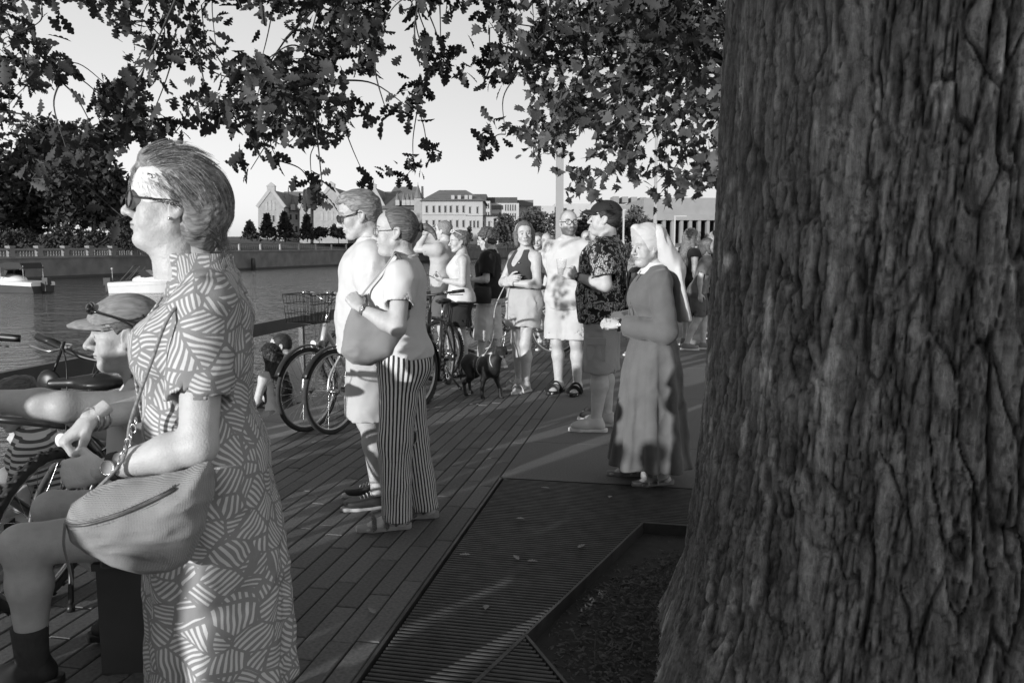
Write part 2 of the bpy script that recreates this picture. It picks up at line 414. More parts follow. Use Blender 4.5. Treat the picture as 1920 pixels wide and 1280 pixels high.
# ground beyond
mb = MB(); mb.box((7.01, -25, -.059), (70, 200, -.002)); o = mb.build('square', M_slab, loc=J0, rz=PRZ); o['kind'] = 'structure'
# steps to the river
stp = empty('river_steps'); stp['kind'] = 'structure'
for b0, b1, z in ((-2.9, EDGE, -.42), (QUAY, -2.905, -.85)):
    for i in range(22):
        mb = MB(); mb.box((b0, .004, z - 2), (b1 - .004, 2.496, z)); mb.build('step_stone', M_edge, stp, loc=pr(-10 + i * 2.5, 0, 0), rz=PRZ)
wat = link('river', mesh('river', [(-400, -60, WZ), (60, -60, WZ), (400, 600, WZ), (-400, 600, WZ)], [(0, 1, 2, 3)], M_water)); wat['kind'] = 'structure'
# quay rail: a broad dark board on posts
rail_b = float(np.dot(gp(40, 690, .55) - J0, W))
rl = empty('quay_rail', pr(0, rail_b, -.85), PRZ); tag(rl, 'broad dark flat handrail on posts along the river steps', 'railing')
for i in range(14):
    mb = MB(); mb.box((-.035, -10 + i * 3 + .003, 1.25), (.035, -7 + i * 3 - .003, 1.40)); mb.build('handrail', M_rail, rl)
    mb = MB(); mb.box((-.03, -10 + i * 3 - .03, 0), (.03, -10 + i * 3 + .03, 1.249)); mb.build('post', M_rail, rl)
# ================================================================== tree grate and pit
gr = empty('tree_grate', tuple(J0), PRZ); tag(gr, 'square slotted iron grate round the big oak trunk', 'tree grate')
def ab(px, py): d = gp(px, py) - J0; return np.array([d @ W, d @ U])      # local x (b), y (a)
P1, P2, P3d = ab(1205, 980), ab(985, 1190), ab(1060, 1280)
dd = P3d - P2; P3 = P2 + dd * ((-3.3 - P2[1]) / dd[1]); P4 = np.array([3.4, -3.3]); P0 = np.array([3.4, P1[1] - .02])
hole = [P1, P2, P3, P4, P0]
def cross_b(a):
    xs = []
    for i in range(5):
        p, q = hole[i], hole[(i + 1) % 5]
        if (p[1] - a) * (q[1] - a) < 0: xs.append(p[0] + (q[0] - p[0]) * (a - p[1]) / (q[1] - p[1]))
    return sorted(xs)
pitch = .0258; backbars = MB(); nb = int((-GA - .06) / pitch)
for i in range(nb):
    a = -.04 - i * pitch; xs = cross_b(a); segs = [(.035, GB - .035)] if len(xs) < 2 else [(.035, xs[0] - .012), (xs[-1] + .012, GB - .035)]
    for s0, s1 in segs:
        mb = MB(); t = .0072
        mb.add([(s0, a - t, -.035), (s1, a - t, -.035), (s1, a + t, -.035), (s0, a + t, -.035), (s0, a - t, -.003), (s1, a - t, -.003), (s1, a - t * .6, 0), (s0, a - t * .6, 0), (s0, a + t * .6, 0), (s1, a + t * .6, 0), (s1, a + t, -.003), (s0, a + t, -.003)],
               [(0, 1, 5, 4), (4, 5, 6, 7), (7, 6, 9, 8), (8, 9, 10, 11), (11, 10, 2, 3), (0, 4, 7, 8, 11, 3), (1, 2, 10, 9, 6, 5)])
        if s0 < 1 and a > -3.2: mb.build('bar', M_iron, gr)
        else: backbars.add(np.vstack(mb.V), mb.F)
backbars.build('bars', M_iron, gr)['kind'] = 'stuff'
def strip(p, q, w, z0, z1, name='rim'):
    d = nrm(np.append(q - p, 0)); n = np.array([-d[1], d[0], 0]) * w / 2; P = np.append(p, 0); Q = np.append(q, 0)
    mb = MB(); mb.prism([P - n, Q - n, Q + n, P + n], np.array([0, 0, z0]), np.array([0, 0, z1])); return mb.build(name, M_iron, gr)
for i in range(5): strip(hole[i], hole[(i + 1) % 5], .012, -.09, .004)
for p, q in (((.012, 0), (.012, GA)), ((0, -.012), (GB, -.012)), ((GB - .012, 0), (GB - .012, GA)), ((0, GA + .012), (GB, GA + .012))):
    strip(np.array(p, float), np.array(q, float), .014, -.05, .003)
sd = ab(890, 1280) - P2; strip(P2, P2 + sd * 1.6, .016, -.05, .0025, 'seam')
link('grate_bed', mesh('grate_bed', [(0, GA, -.055), (GB, GA, -.055), (GB, 0, -.055), (0, 0, -.055)], [(0, 1, 2, 3)], M_joint), gr)
# ================================================================== the big trunk
TC = np.array([3.05 * math.sin(R(28.9)), 3.05 * math.cos(R(28.9))])
def trunk_r(z): return np.interp(z, [-.2, 0, .12, .3, .6, 1.0, 1.6, 2.4, 3.5, 5, 9], [1.0, .93, .895, .855, .825, .80, .785, .775, .77, .72, .45])
def voro(s, z, seed, per=None):
    I = np.floor(s).astype(np.int64); J = np.floor(z).astype(np.int64); f1 = np.full(s.shape, 9.); f2 = f1.copy(); idv = np.zeros(s.shape)
    for di in (-1, 0, 1):
        for dj in (-1, 0, 1):
            a, c = I + di, J + dj; zz = np.zeros_like(a)
            px = a + hash3(a, c, zz, seed); py = c + hash3(a, c, zz + 1, seed); d = np.hypot(px - s, py - z)
            v = hash3(a, c, zz + 2, seed)
            n1 = d < f1; f2 = np.where(n1, f1, np.minimum(f2, d)); idv = np.where(n1, v, idv); f1 = np.where(n1, d, f1)
    return f1, f2, idv
def sstep(a, b, x): t = np.clip((x - a) / (b - a), 0, 1); return t * t * (3 - 2 * t)
face = math.atan2(-TC[1], -TC[0])
phi = np.concatenate([np.linspace(-1.65, 1.65, 500), np.linspace(1.65, 2 * math.pi - 1.65, 70)[1:-1]]) + face
zz = np.concatenate([np.arange(-.2, 2.5, .0062), np.linspace(2.5, 9, 60)[1:]])
PH, ZZ = np.meshgrid(phi, zz); Rr = trunk_r(ZZ)
s = (PH - face) * .8
P3n = np.stack([np.cos(PH) * .8, np.sin(PH) * .8, ZZ], -1)
w1 = fbm(P3n * np.array([3, 3, 1.6]), 3, 1) - .5; w2 = fbm(P3n * np.array([9, 9, 3.5]), 3, 5) - .5
# root buttresses
but = (np.cos(PH * 5 + 1.1 + w1 * 3) * .5 + .5) * np.interp(ZZ, [-.2, 0, .35, .9, 1.6], [.2, .09, .05, .02, 0])
# furrows: nearer side has larger plates
sw = s + w1 * .13 + w2 * .035 + .03 * np.sin(ZZ * 2.2 + s * 3)
f1, f2, idv = voro(sw * 16, ZZ * 2.5 + w2 * 1.1 + sw * 2.2, 11); e1 = f2 - f1; plate = sstep(.015, .16, e1)
g1, g2, idg = voro((sw + w2 * .05) * 36, ZZ * 6.0 + w1 * 3, 23); small = sstep(.0, .22, g2 - g1)
fine = fbm(P3n * np.array([60, 60, 9]), 4, 31); fine2 = fbm(P3n * np.array([30, 30, 24]), 4, 37); rid = 1 - np.abs(2 * fbm(P3n * np.array([16, 16, 2.2]) + w2[..., None] * 1.5, 4, 41) - 1) * 2
mixr = sstep(-.5, .25, s + .08 * np.sin(ZZ * 3)) * .85 + .15
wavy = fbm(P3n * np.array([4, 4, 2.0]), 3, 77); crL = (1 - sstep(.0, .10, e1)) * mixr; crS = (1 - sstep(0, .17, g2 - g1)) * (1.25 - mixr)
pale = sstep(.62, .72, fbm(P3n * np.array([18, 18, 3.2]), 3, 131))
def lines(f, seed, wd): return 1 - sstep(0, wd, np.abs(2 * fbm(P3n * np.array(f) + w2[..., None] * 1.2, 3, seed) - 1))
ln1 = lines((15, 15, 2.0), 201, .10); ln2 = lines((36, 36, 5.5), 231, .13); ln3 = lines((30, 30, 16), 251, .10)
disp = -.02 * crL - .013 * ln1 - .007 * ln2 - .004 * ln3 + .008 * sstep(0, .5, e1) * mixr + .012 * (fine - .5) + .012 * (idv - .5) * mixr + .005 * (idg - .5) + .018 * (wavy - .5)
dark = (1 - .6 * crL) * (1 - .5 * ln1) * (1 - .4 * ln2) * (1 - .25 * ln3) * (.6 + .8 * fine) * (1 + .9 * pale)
Rr = Rr - .055 * sstep(-.33, -.25, s + .018 * np.sin(ZZ * 4.2) + .05 * w1) * (1 - sstep(-.2, .45, s)) * sstep(.2, .9, ZZ)
Rr = Rr + but + disp * np.interp(ZZ, [-.2, 0, .2], [.4, .8, 1])
lean = np.interp(ZZ, [0, 3], [0, .02])
V = np.stack([TC[0] + lean + np.cos(PH) * Rr, TC[1] + np.sin(PH) * Rr, ZZ], -1)
nz_, np_ = PH.shape; idx = np.arange(nz_ * np_).reshape(nz_, np_); nx = np.roll(idx, -1, 1)
Q = np.stack([idx[:-1], nx[:-1], nx[1:], idx[1:]], -1).reshape(-1, 4)
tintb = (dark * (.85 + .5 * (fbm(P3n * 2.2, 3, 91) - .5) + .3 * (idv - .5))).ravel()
oak = empty('oak_tree', (TC[0], TC[1], 0)); tag(oak, 'huge old oak with furrowed bark standing in the iron grate', 'tree')
V[..., 0] -= TC[0]; V[..., 1] -= TC[1]
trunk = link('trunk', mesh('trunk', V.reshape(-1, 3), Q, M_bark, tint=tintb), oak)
# soil and litter of the pit
n = 90; gx, gy = np.meshgrid(np.linspace(-.1, 3.5, n), np.linspace(-3.6, -.3, n)); G = J0[None, None] + gx[..., None] * W + gy[..., None] * U
dist = np.hypot(G[..., 0] - TC[0], G[..., 1] - TC[1]); gz = -.095 + .13 * np.clip(1.5 - dist, 0, 1) + .03 * (fbm(G * 7, 3, 3) - .5)
inside = np.array([[len([1 for x in cross_b(y_) if x > x_]) % 2 == 1 for x_, y_ in zip(gx[i], gy[i])] for i in range(n)])
G[..., 2] = np.where(inside, gz, -.105); idx = np.arange(n * n).reshape(n, n)
pit = link('tree_pit_soil', mesh('soil', G.reshape(-1, 3), np.stack([idx[:-1, :-1], idx[:-1, 1:], idx[1:, 1:], idx[1:, :-1]], -1).reshape(-1, 4), M_soil)); pit['kind'] = 'structure'
lit = MB(); cnt_ = 0; r2 = np.random.default_rng(5)
while cnt_ < 9000:
    x_, y_ = r2.uniform(-.1, 2.4), r2.uniform(-3.3, -.6)
    if len([1 for x in cross_b(y_) if x > x_]) % 2 == 0: continue
    p = J0 + x_ * W + y_ * U; d_ = math.hypot(p[0] - TC[0], p[1] - TC[1])
    if d_ < .82: continue
    z_ = -.09 + .13 * min(max(1.5 - d_, 0), 1) + r2.uniform(-.004, .012); cnt_ += 1
    L_ = r2.uniform(.003, .013) * (1 if r2.random() < .95 else 4); w_ = L_ * r2.uniform(.25, .7) if L_ < .02 else .003; an = r2.uniform(0, math.pi); tl = r2.uniform(-.5, .5)
    dx = np.array([math.cos(an), math.sin(an), tl]) * L_; dy = np.array([-math.sin(an), math.cos(an), r2.uniform(-.4, .4)]) * w_; q = np.array([p[0], p[1], z_ + .006]); up = np.array([0, 0, .004])
    lit.add([q - dx - dy, q + dx - dy * .6, q + dx + dy, q - dx + dy * .7, q + up], [(0, 1, 4), (1, 2, 4), (2, 3, 4), (3, 0, 4)])
lt = lit.build('bark_mulch', M_chip); tag(lt, 'dark bark chips and twigs filling the tree pit', 'mulch', kind='stuff')
# ================================================================== far bank
def wallp(px): return gp(px, 522 - (px - 90) * .0449, WZ)
def bank_wall(name, label, px0, px1, ztop, n):
    A, B = wallp(px0), wallp(px1); d = nrm(B - A); nrm_ = np.array([-d[1], d[0], 0]) * 1.2
    e = empty(name, tuple(A)); tag(e, label, 'wall')
    mb = MB(); L_ = np.linalg.norm(B - A); O = np.zeros(3); B_ = d * L_
    mb.prism([O, B_, B_ + (0, 0, ztop - WZ), O + np.array([0, 0, ztop - WZ])], np.zeros(3), nrm_); mb.build('wall', M_wallst, e)
    mb = MB(); zc = ztop - WZ; k = -nrm_ * .12
    mb.prism([O + (0, 0, zc), B_ + (0, 0, zc), B_ + (0, 0, zc + .22), O + np.array([0, 0, zc + .22])], k, nrm_ * .6); mb.build('coping', M_bal, e)
    mb = MB(); mb.prism([O + (0, 0, -.2), B_ + (0, 0, -.2), B_ + (0, 0, .25), O + np.array([0, 0, .25])], k * 1.5, k * .1); mb.build('foot_course', mat('wet_stone', .06), e)
    return e, d, L_, zc + .22
e, d, L_, zc = bank_wall('balustraded_quay_wall', 'far quay wall topped by a stone balustrade with capped piers', -160, 360, .05, 0)
an = math.atan2(d[1], d[0])
npier = int(L_ / 3.4)
pier = MB(); pier.box((-.28, -.2, 0), (.28, .35, .95)); pier.box((-.36, -.28, .95), (.36, .43, 1.15)); pier = pier.me('pier', M_bal)
balu = MB(); balu.lathe([(.09, 0), (.09, .1), (.05, .15), (.1, .33), (.04, .55), (.09, .66)], 6); balu = balu.me('baluster', M_bal, True)
nbal = 0
for i in range(npier):
    x_ = i * L_ / npier; link('pier', pier, e, tuple(d * x_ + np.array([0, 0, zc])), an)
    mb = MB(); mb.box((.29, -.1, .66), (L_ / npier - .29, .25, .88)); mb.build('top_rail', M_bal, e, loc=tuple(d * x_ + np.array([0, 0, zc])), rz=an)
    if i >= npier - 22:
        for j in range(7): link('baluster', balu, e, tuple(d * (x_ + .45 + j * .37) + np.array([0, 0, zc]) + np.array([-d[1], d[0], 0]) * .08), an)
e, d, L_, zc = bank_wall('river_wall', 'plain far river wall carrying a fence of pale posts', 360.5, 1180, .5, 0)
an = math.atan2(d[1], d[0]); npost = 64
fpost = MB(); fpost.box((-.12, -.12, 0), (.12, .12, .98)); fpost = fpost.me('post', mat('pale_post', .35))
M_fpan = mat('fence_bars', .05)
for i in range(npost):
    x_ = i * L_ / npost; link('post', fpost, e, tuple(d * x_ + np.array([0, 0, zc])), an)
    mb = MB(); mb.box((.12, -.03, .9), (L_ / npost - .12, .03, .96)); mb.box((.12, -.03, .08), (L_ / npost - .12, .03, .12))
    for j in range(9): mb.box((.12 + (L_ / npost - .24) * (j + .5) / 9 - .02, -.02, .12), (.12 + (L_ / npost - .24) * (j + .5) / 9 + .02, .02, .9))
    mb.build('fence_panel', M_fpan, e, loc=tuple(d * x_ + np.array([0, 0, zc])), rz=an)
# dark mooring pile against the wall
p = wallp(470); mb = MB(); mb.lathe([(0, -.5), (.35, -.5), (.35, 1.5), (.28, 1.75), (0, 1.75)], 10); o = mb.build('mooring_pile', M_rail, loc=tuple(p + np.array([.7, -.8, 0])), smooth=True); tag(o, 'dark mooring pile standing against the far river wall', 'pile')
# bank terrain
A, B = wallp(-400), wallp(1300); d = nrm(B - A); nr = np.array([-d[1], d[0], 0]); LL = np.linalg.norm(B - A)
na, nbk = 60, 24; V = []
for i in range(na):
    for j in range(nbk):
        t = (j / (nbk - 1)) ** 1.5 * 260; base = A + d * LL * i / (na - 1) + nr * (t + .9)
        z = .02 + 3.3 * sstep(4, 45, t) + (1.2 * (fbm(np.array([base * .05]), 3, 9)[0] - .5) if t > 6 else 0); V.append((base[0], base[1], z))
idx = np.arange(na * nbk).reshape(na, nbk)
bank = link('far_bank', mesh('far_bank', V, np.stack([idx[:-1, :-1], idx[1:, :-1], idx[1:, 1:], idx[:-1, 1:]], -1).reshape(-1, 4), M_grass)); bank['kind'] = 'structure'
# ================================================================== people: heads, hands, feet
def flatcone(F, a, b, ra, rb, k=.015, sub=False, sq=None):
    """cone with a flat far end"""
    a = np.asarray(a, float); b = np.asarray(b, float); m = max(ra, rb) + k + 4 * F.h
    sl_, X, Y, Z = F.blk(np.minimum(a, b) - m, np.maximum(a, b) + m); d = b - a; L = np.linalg.norm(d); d = d / L
    t = (X - a[0]) * d[0] + (Y - a[1]) * d[1] + (Z - a[2]) * d[2]; tc = np.clip(t / L, 0, 1.5)
    px, py, pz = X - a[0] - tc * L * d[0], Y - a[1] - tc * L * d[1], Z - a[2] - tc * L * d[2]
    if sq is not None: px, py, pz = px * sq[0], py * sq[1], pz * sq[2]
    v = np.maximum(np.sqrt(px ** 2 + py ** 2 + pz ** 2) - (ra + (rb - ra) * np.clip(tc, 0, 1)), t - L)
    F.put(sl_, v.astype(np.float32), k, sub); return F
def roty(a): c, s = math.cos(a), math.sin(a); return np.array([[c, 0, s], [0, 1, 0], [-s, 0, c]])
def rotz(a): c, s = math.cos(a), math.sin(a); return np.array([[c, -s, 0], [s, c, 0], [0, 0, 1.0]])
def rotx(a): c, s = math.cos(a), math.sin(a); return np.array([[1, 0, 0], [0, c, -s], [0, s, c.real]])
def eyeballs(gaze=0):
    parts = []
    for sy in (-1, 1):
        mb = MB(); mb.sphere((0, 0, 0), .0122, 16, 12); V = np.vstack(mb.V); V = V[:, [2, 0, 1]]     # pole along x
        t = np.where(V[:, 0] > .0102, .1, 1.05); V = V @ rotz(R(gaze)).T + np.array([.0765, sy * .0315, .004])
        Q = np.array(mb.F); parts.append((V, Q, t))
    return parts
def head_mesh(h=.004, male=True, nose=1.0, jaw=1.0, fat=0.0, eyes=True, neck=1.0, beard=0, brow=.4, lip=.72, smile=0, gaze=0, old=0, chin=0):
    F = Field((-.14, -.115, -.2), (.145, .115, .14), h); k = 1.0
    F.ell((-.016, 0, .036), (.097, .076, .086)).ell((-.045, 0, 0), (.058, .062, .062), .03)
    F.ell((.034, 0, -.028), (.054, .056 + .006 * fat, .082), .03).ell((.047, 0, .045), (.043, .058, .05), .03)
    for s in (-1, 1):
        F.cone((.0, s * (.05 * jaw + .004 * fat), -.052), (.062, s * .018 * jaw, -.098), .021, .016, .025)
        F.ell((.055, s * .039, -.022), (.028, .025, .026), .02)
        if fat: F.ell((.05, s * .045, -.05), (.026, .018, .026), .02)
    F.ell((.0775 + chin, 0, -.098), (.016, .021 * jaw, .016), .018)
    if fat: F.ell((.035, 0, -.105), (.04, .035, .02), .03)
    F.cone((.0815, -.034, .027), (.0815, .034, .027), .0105 if male else .008, .0105 if male else .008, .016)
    for s in (-1, 1): F.ell((.1, s * .033, .004), (.019, .02, .0135), .012, True)
    n = nose
    F.cone((.087, 0, .016), (.108 + .006 * n, 0, -.026), .0075, .0115 * n, .012).ell((.110 + .005 * n, 0, -.03), .0112 * n, .008)
    for s in (-1, 1): F.ell((.0995, s * .0135 * n, -.033), (.0125, .0075, .0085), .006)
    F.ell((.0805, 0, -.058), (.0145, .029, .024), .015)
    F.ell((.0945, 0, -.0572), (.0075, .022, .005), .005).ell((.0925, 0, -.0678), (.0085, .019, .006), .005)
    if h < .0042:
        for s in (-1, 1):                                   # eye lids with an open slit
            if eyes:
                F.ell((.0765, s * .0315, .004), .0140, .003); F.ell((.092, s * .0315, .0035), (.012, .0145, .0048), .002, True)
        for s in (-1, 1): F.ell((.104, s * .007, -.039), (.006, .0035, .003), .003, True)
    for s in (-1, 1):
        Q = roty(R(-12))
        F.ell((-.014, s * .079, -.003), (.0205, .0075, .033), .006, False, Q); F.ell((-.004, s * .075, -.032), (.011, .007, .012), .006)
        F.ell((-.009, s * .088, -.001), (.012, .0075, .022), .005, True, Q)
    nr_ = (.058 if male else .05) * neck
    F.cone((-.028 + .02 * (neck - 1) / .15, 0, -.05), (-.05 + .01 * (neck - 1) / .15, 0, -.22), nr_ + .002 * fat, nr_ + .006, .028)
    if old: 
        for s in (-1, 1): F.cone((.05, s * .03, -.03), (.07, s * .034, -.075), .004, .004, .008)
        F.noise(.0016, 70, 3)
    V, Q = F.mesh()
    x, y, z = V.T; t = np.ones(len(V)); ay = np.abs(y)
    zb = .0265 + .006 * np.sin(np.clip((ay - .012) / .04, 0, 1) * math.pi)
    t = np.where((x > .062) & (ay > .011) & (ay < .052) & (np.abs(z - zb) < (.0055 if male else .0038)), brow, t)
    zm = -.0622 + smile * ay * .25
    lipm = (x > .08) & (ay < .024) & (np.abs(z - zm) < .0105 * (1 - (ay / .026) ** 2)); t = np.where(lipm, lip, t)
    t = np.where((x > .078) & (ay < .024) & (np.abs(z - zm) < max(.0016, h * .45)), .42, t)
    if h >= .0042 and eyes: t = np.where((x > .062) & (np.abs(z - .004) < .007) & (np.abs(ay - .0315) < .0135), .35, t)
    if beard:
        bm = sstep(-.022, -.05, z) * sstep(-.03, -.005, x) * (1 - sstep(-.108, -.125, z)); bm = np.maximum(bm, sstep(-.04, -.05, z) * (x > .07) * (z > -.12)); t = t * (1 - beard * np.clip(bm, 0, 1) * np.where(lipm, .3, 1))
    parts = [(V, Q, t)]
    if eyes and h < .0042: parts += eyeballs(gaze)
    return joinm(parts)
_hc = {}
def hand_mesh(pose='relax', h=.0042):
    key = (pose, h)
    if key in _hc: return _hc[key]
    C = {'relax': (18, 28, 18), 'flat': (6, 8, 6), 'grip': (58, 75, 45), 'fist': (78, 92, 55), 'hold': (38, 52, 30), 'point': (30, 40, 25)}[pose]
    F = Field((-.06, -.075, -.11), (.21, .095, .05), h)
    F.cone((-.05, 0, 0), (.012, 0, 0), .025, .0255, .02, sq=(1, .9, 1.2))
    F.ell((.05, .0, 0), (.048, .039, .0155), .02).ell((.03, .022, -.008), (.03, .018, .016), .015)
    tips = []
    for i, (y, L, r) in enumerate(((.0295, .074, .0088), (.010, .083, .009), (-.0095, .077, .0086), (-.027, .06, .0076))):
        p = np.array([.086 - .003 * abs(i - 1), y, 0.0]); a = R((i - 1.4) * -4); ang = 0; d0 = np.array([math.cos(a), -math.sin(a) * -1 if False else (y * .9), 0]); d0 = nrm(d0)
        F.cone((.05, y * .8, 0), p, .011, r + .0012, .008)
        for j, f in enumerate((.45, .3, .25)):
            ang += R(C[j] + i * 2); dv = np.array([d0[0] * math.cos(ang), d0[1] * math.cos(ang), -math.sin(ang)]); q = p + dv * L * f
            F.cone(p, q, r * (1 - .08 * j), r * (.93 - .09 * j), .003); p = q
    if pose in ('fist', 'grip'): th = [(.016, .03, -.006), (.045, .052, -.022), (.074, .045, -.042), (.086, .025, -.052)]
    elif pose == 'hold': th = [(.016, .03, -.006), (.045, .056, -.022), (.073, .056, -.046), (.09, .045, -.062)]
    else: th = [(.016, .03, -.004), (.045, .057, -.014), (.074, .068, -.024), (.096, .068, -.032)]
    for j, r in enumerate((.0125, .0105, .0088)): F.cone(th[j], th[j + 1], r, r * .9, .006)
    V, Q = F.mesh(); V = relax(V, Q, 1, .4); _hc[key] = (V, Q); return V, Q
def hand_at(wr, d, back, right, pose, h=.0042, sc=1.0):
    V, Q = hand_mesh(pose, h); V = V * sc
    if not right: V = V * (1, -1, 1); Q = Q[:, ::-1]
    x = nrm(d); z = nrm(np.asarray(back, float) - x * np.dot(back, x)); y = np.cross(z, x)
    return V @ np.stack([x, y, z]) + np.asarray(wr, float), Q
_fc = {}
def foot_mesh(h=.006):
    if h in _fc: return _fc[h]
    F = Field((-.1, -.07, -.01), (.22, .07, .16), h)
    F.cone((0, 0, .17), (0, 0, .075), .037, .037, .02).cone((-.03, 0, .035), (0, 0, .08), .033, .036, .03).cone((0, 0, .07), (.1, .004, .03), .036, .026, .03, sq=(1, .85, 1))
    F.ell((.1, .005, .026), (.05, .043, .02), .02).ell((-.035, 0, .028), (.033, .031, .027), .02)
    for i, (y, x, r) in enumerate(((.028, .175, .0125), (.009, .175, .009), (-.007, .168, .0085), (-.022, .158, .008), (-.035, .145, .0075))):
        F.cone((.12, y * .95, .022), (x, y, .014), r, r, .004)
    F.d = np.maximum(F.d, -(F.ax[2][None, None, :] - .003)).astype(np.float32)
    _fc[h] = F.mesh(); return _fc[h]
def place_foot(V, Q, ank, yaw, right, sc=1.0, roll=0):
    V = V * sc
    if right: pass
    else: V = V * (1, -1, 1); Q = Q[:, ::-1]
    return V @ rotz(yaw).T + np.array([ank[0], ank[1], 0]), Q
_sc = {}
def shoe_mesh(kind):
    if kind in _sc: return _sc[kind]
    h = .0055; out = []
    S = Field((-.1, -.08, -.01), (.23, .08, .12), h)
    prof = lambda w, z0, z1, ext: [((-.045 - ext, 0), w * .72), ((.05, .002), w * .8), ((.115, .004), w), ((.165 + ext, .002), w * .62)]
    def sole(F, w, z0, z1, ext):
        pts = prof(w, z0, z1, ext)
        for (p, a), (q, b2) in zip(pts[:-1], pts[1:]):
            sl_, X, Y, Z = F.blk((-.2, -.2, -.2), (.4, .2, .2)); d = np.array(q) - np.array(p); L2 = d @ d
            t = np.clip(((X - p[0]) * d[0] + (Y - p[1]) * d[1]) / L2, 0, 1); rr_ = np.sqrt((X - p[0] - t * d[0]) ** 2 + (Y - p[1] - t * d[1]) ** 2) - (a + (b2 - a) * t)
            F.put(sl_, np.maximum(rr_ + 0 * Z, np.maximum(z0 - Z, Z - z1)).astype(np.float32), .004, False)
    th = {'sneaker': .028, 'sandal': .03, 'moccasin': .02, 'shoe': .028, 'slide': .022}[kind]
    sole(S, .047, .0, th, .012); out.append(('sole', S.mesh()))
    if kind in ('sneaker', 'moccasin', 'shoe'):
        F = Field((-.1, -.08, -.01), (.23, .08, .17), h); top = {'sneaker': .105, 'moccasin': .075, 'shoe': .11}[kind]
        F.cone((-.03, 0, .045), (.01, 0, .078), .042, .044, .03).ell((.05, 0, .048), (.088, .046, .05), .03).ell((.118, .004, .04), (.07, .05, .038), .03)
        F.cone((-.02, 0, .06), (-.01, 0, top), .038, .04, .02)
        F.cone((.0, 0, .085), (.0, 0, .2), .034, .036, .006, True); F.plane((.12, 0, 1), top, .004)
        F.d = np.maximum(F.d, -(F.ax[2][None, None, :] - (th - .004))).astype(np.float32); out.append(('upper', F.mesh()))
        lc = MB()
        for i in range(4):
            x = .045 + i * .018; z = .091 - i * .0085; lc.tube(curve([(x - .004, -.028, z - .012), (x, 0, z + .004), (x + .004, .028, z - .012)], 4), .0028, 5)
        out.append(('laces', lc))
    elif kind in ('sandal', 'slide'):
        st = MB(); Rr_ = [(.105, .051, .06, .028), (.04, .047, .08, .024)] if kind == 'sandal' else [(.10, .052, .058, .03)]
        for x, w, z, wd in Rr_:
            pts = curve([(x, -w, th * .6), (x + .004, -w * .92, z * .72), (x + .004, -w * .4, z + .012), (x + .004, w * .4, z + .013), (x, w * .95, z * .75), (x - .004, w, th * .6)], 5)
            V, Fc = tube(pts, wd, 8, True, False, .16); st.add(V, Fc)
        if kind == 'sandal':
            st.tube(curve([(.0, -.045, th), (-.04, -.03, .06), (-.058, 0, .066), (-.04, .03, .06), (.0, .045, th)], 5), .007, 6)
        out.append(('strap', st))
    _sc[kind] = out; return out

# ================================================================== skin, cloth and hair
def skin(v): return mat('skin', v, .5, .1, 30, .0012, 220, tint=True, spec=.4, sss=.12, detail=4)
M_skin = [skin(.43), skin(.38), skin(.46), skin(.3)]
def cloth(name, v, var=.06, bump=.0012, bs=350, sheen=.1): return mat(name, v, .88, var, 6, bump, bs, spec=.15, sheen=sheen)
def hair_mat(v, stx=(6, 60, 60), rot=(0, 0, 0), var=.55): return mat('hair', v, .5, var, 3, .004, 4, spec=.3, stretch=tuple(stx) + tuple(rot), detail=5)
M_black = mat('black_plastic', .015, .4, .2, 20); M_dark = mat('dark_fabric', .03, .85, .3, 20, .001, 300)
M_white = mat('white_fabric', .62, .85, .04, 10, .001, 300); M_metal = mat('steel', .55, .25, .1, 10, metal=1.0)
M_glass = mat('clear_lens', .9, .03, 0, 1, alpha=.18, spec=.5); M_shade = mat('dark_lens', .02, .08, .1, 1, alpha=.86, spec=.6)
M_rubber = mat('rubber', .03, .8, .3, 40)
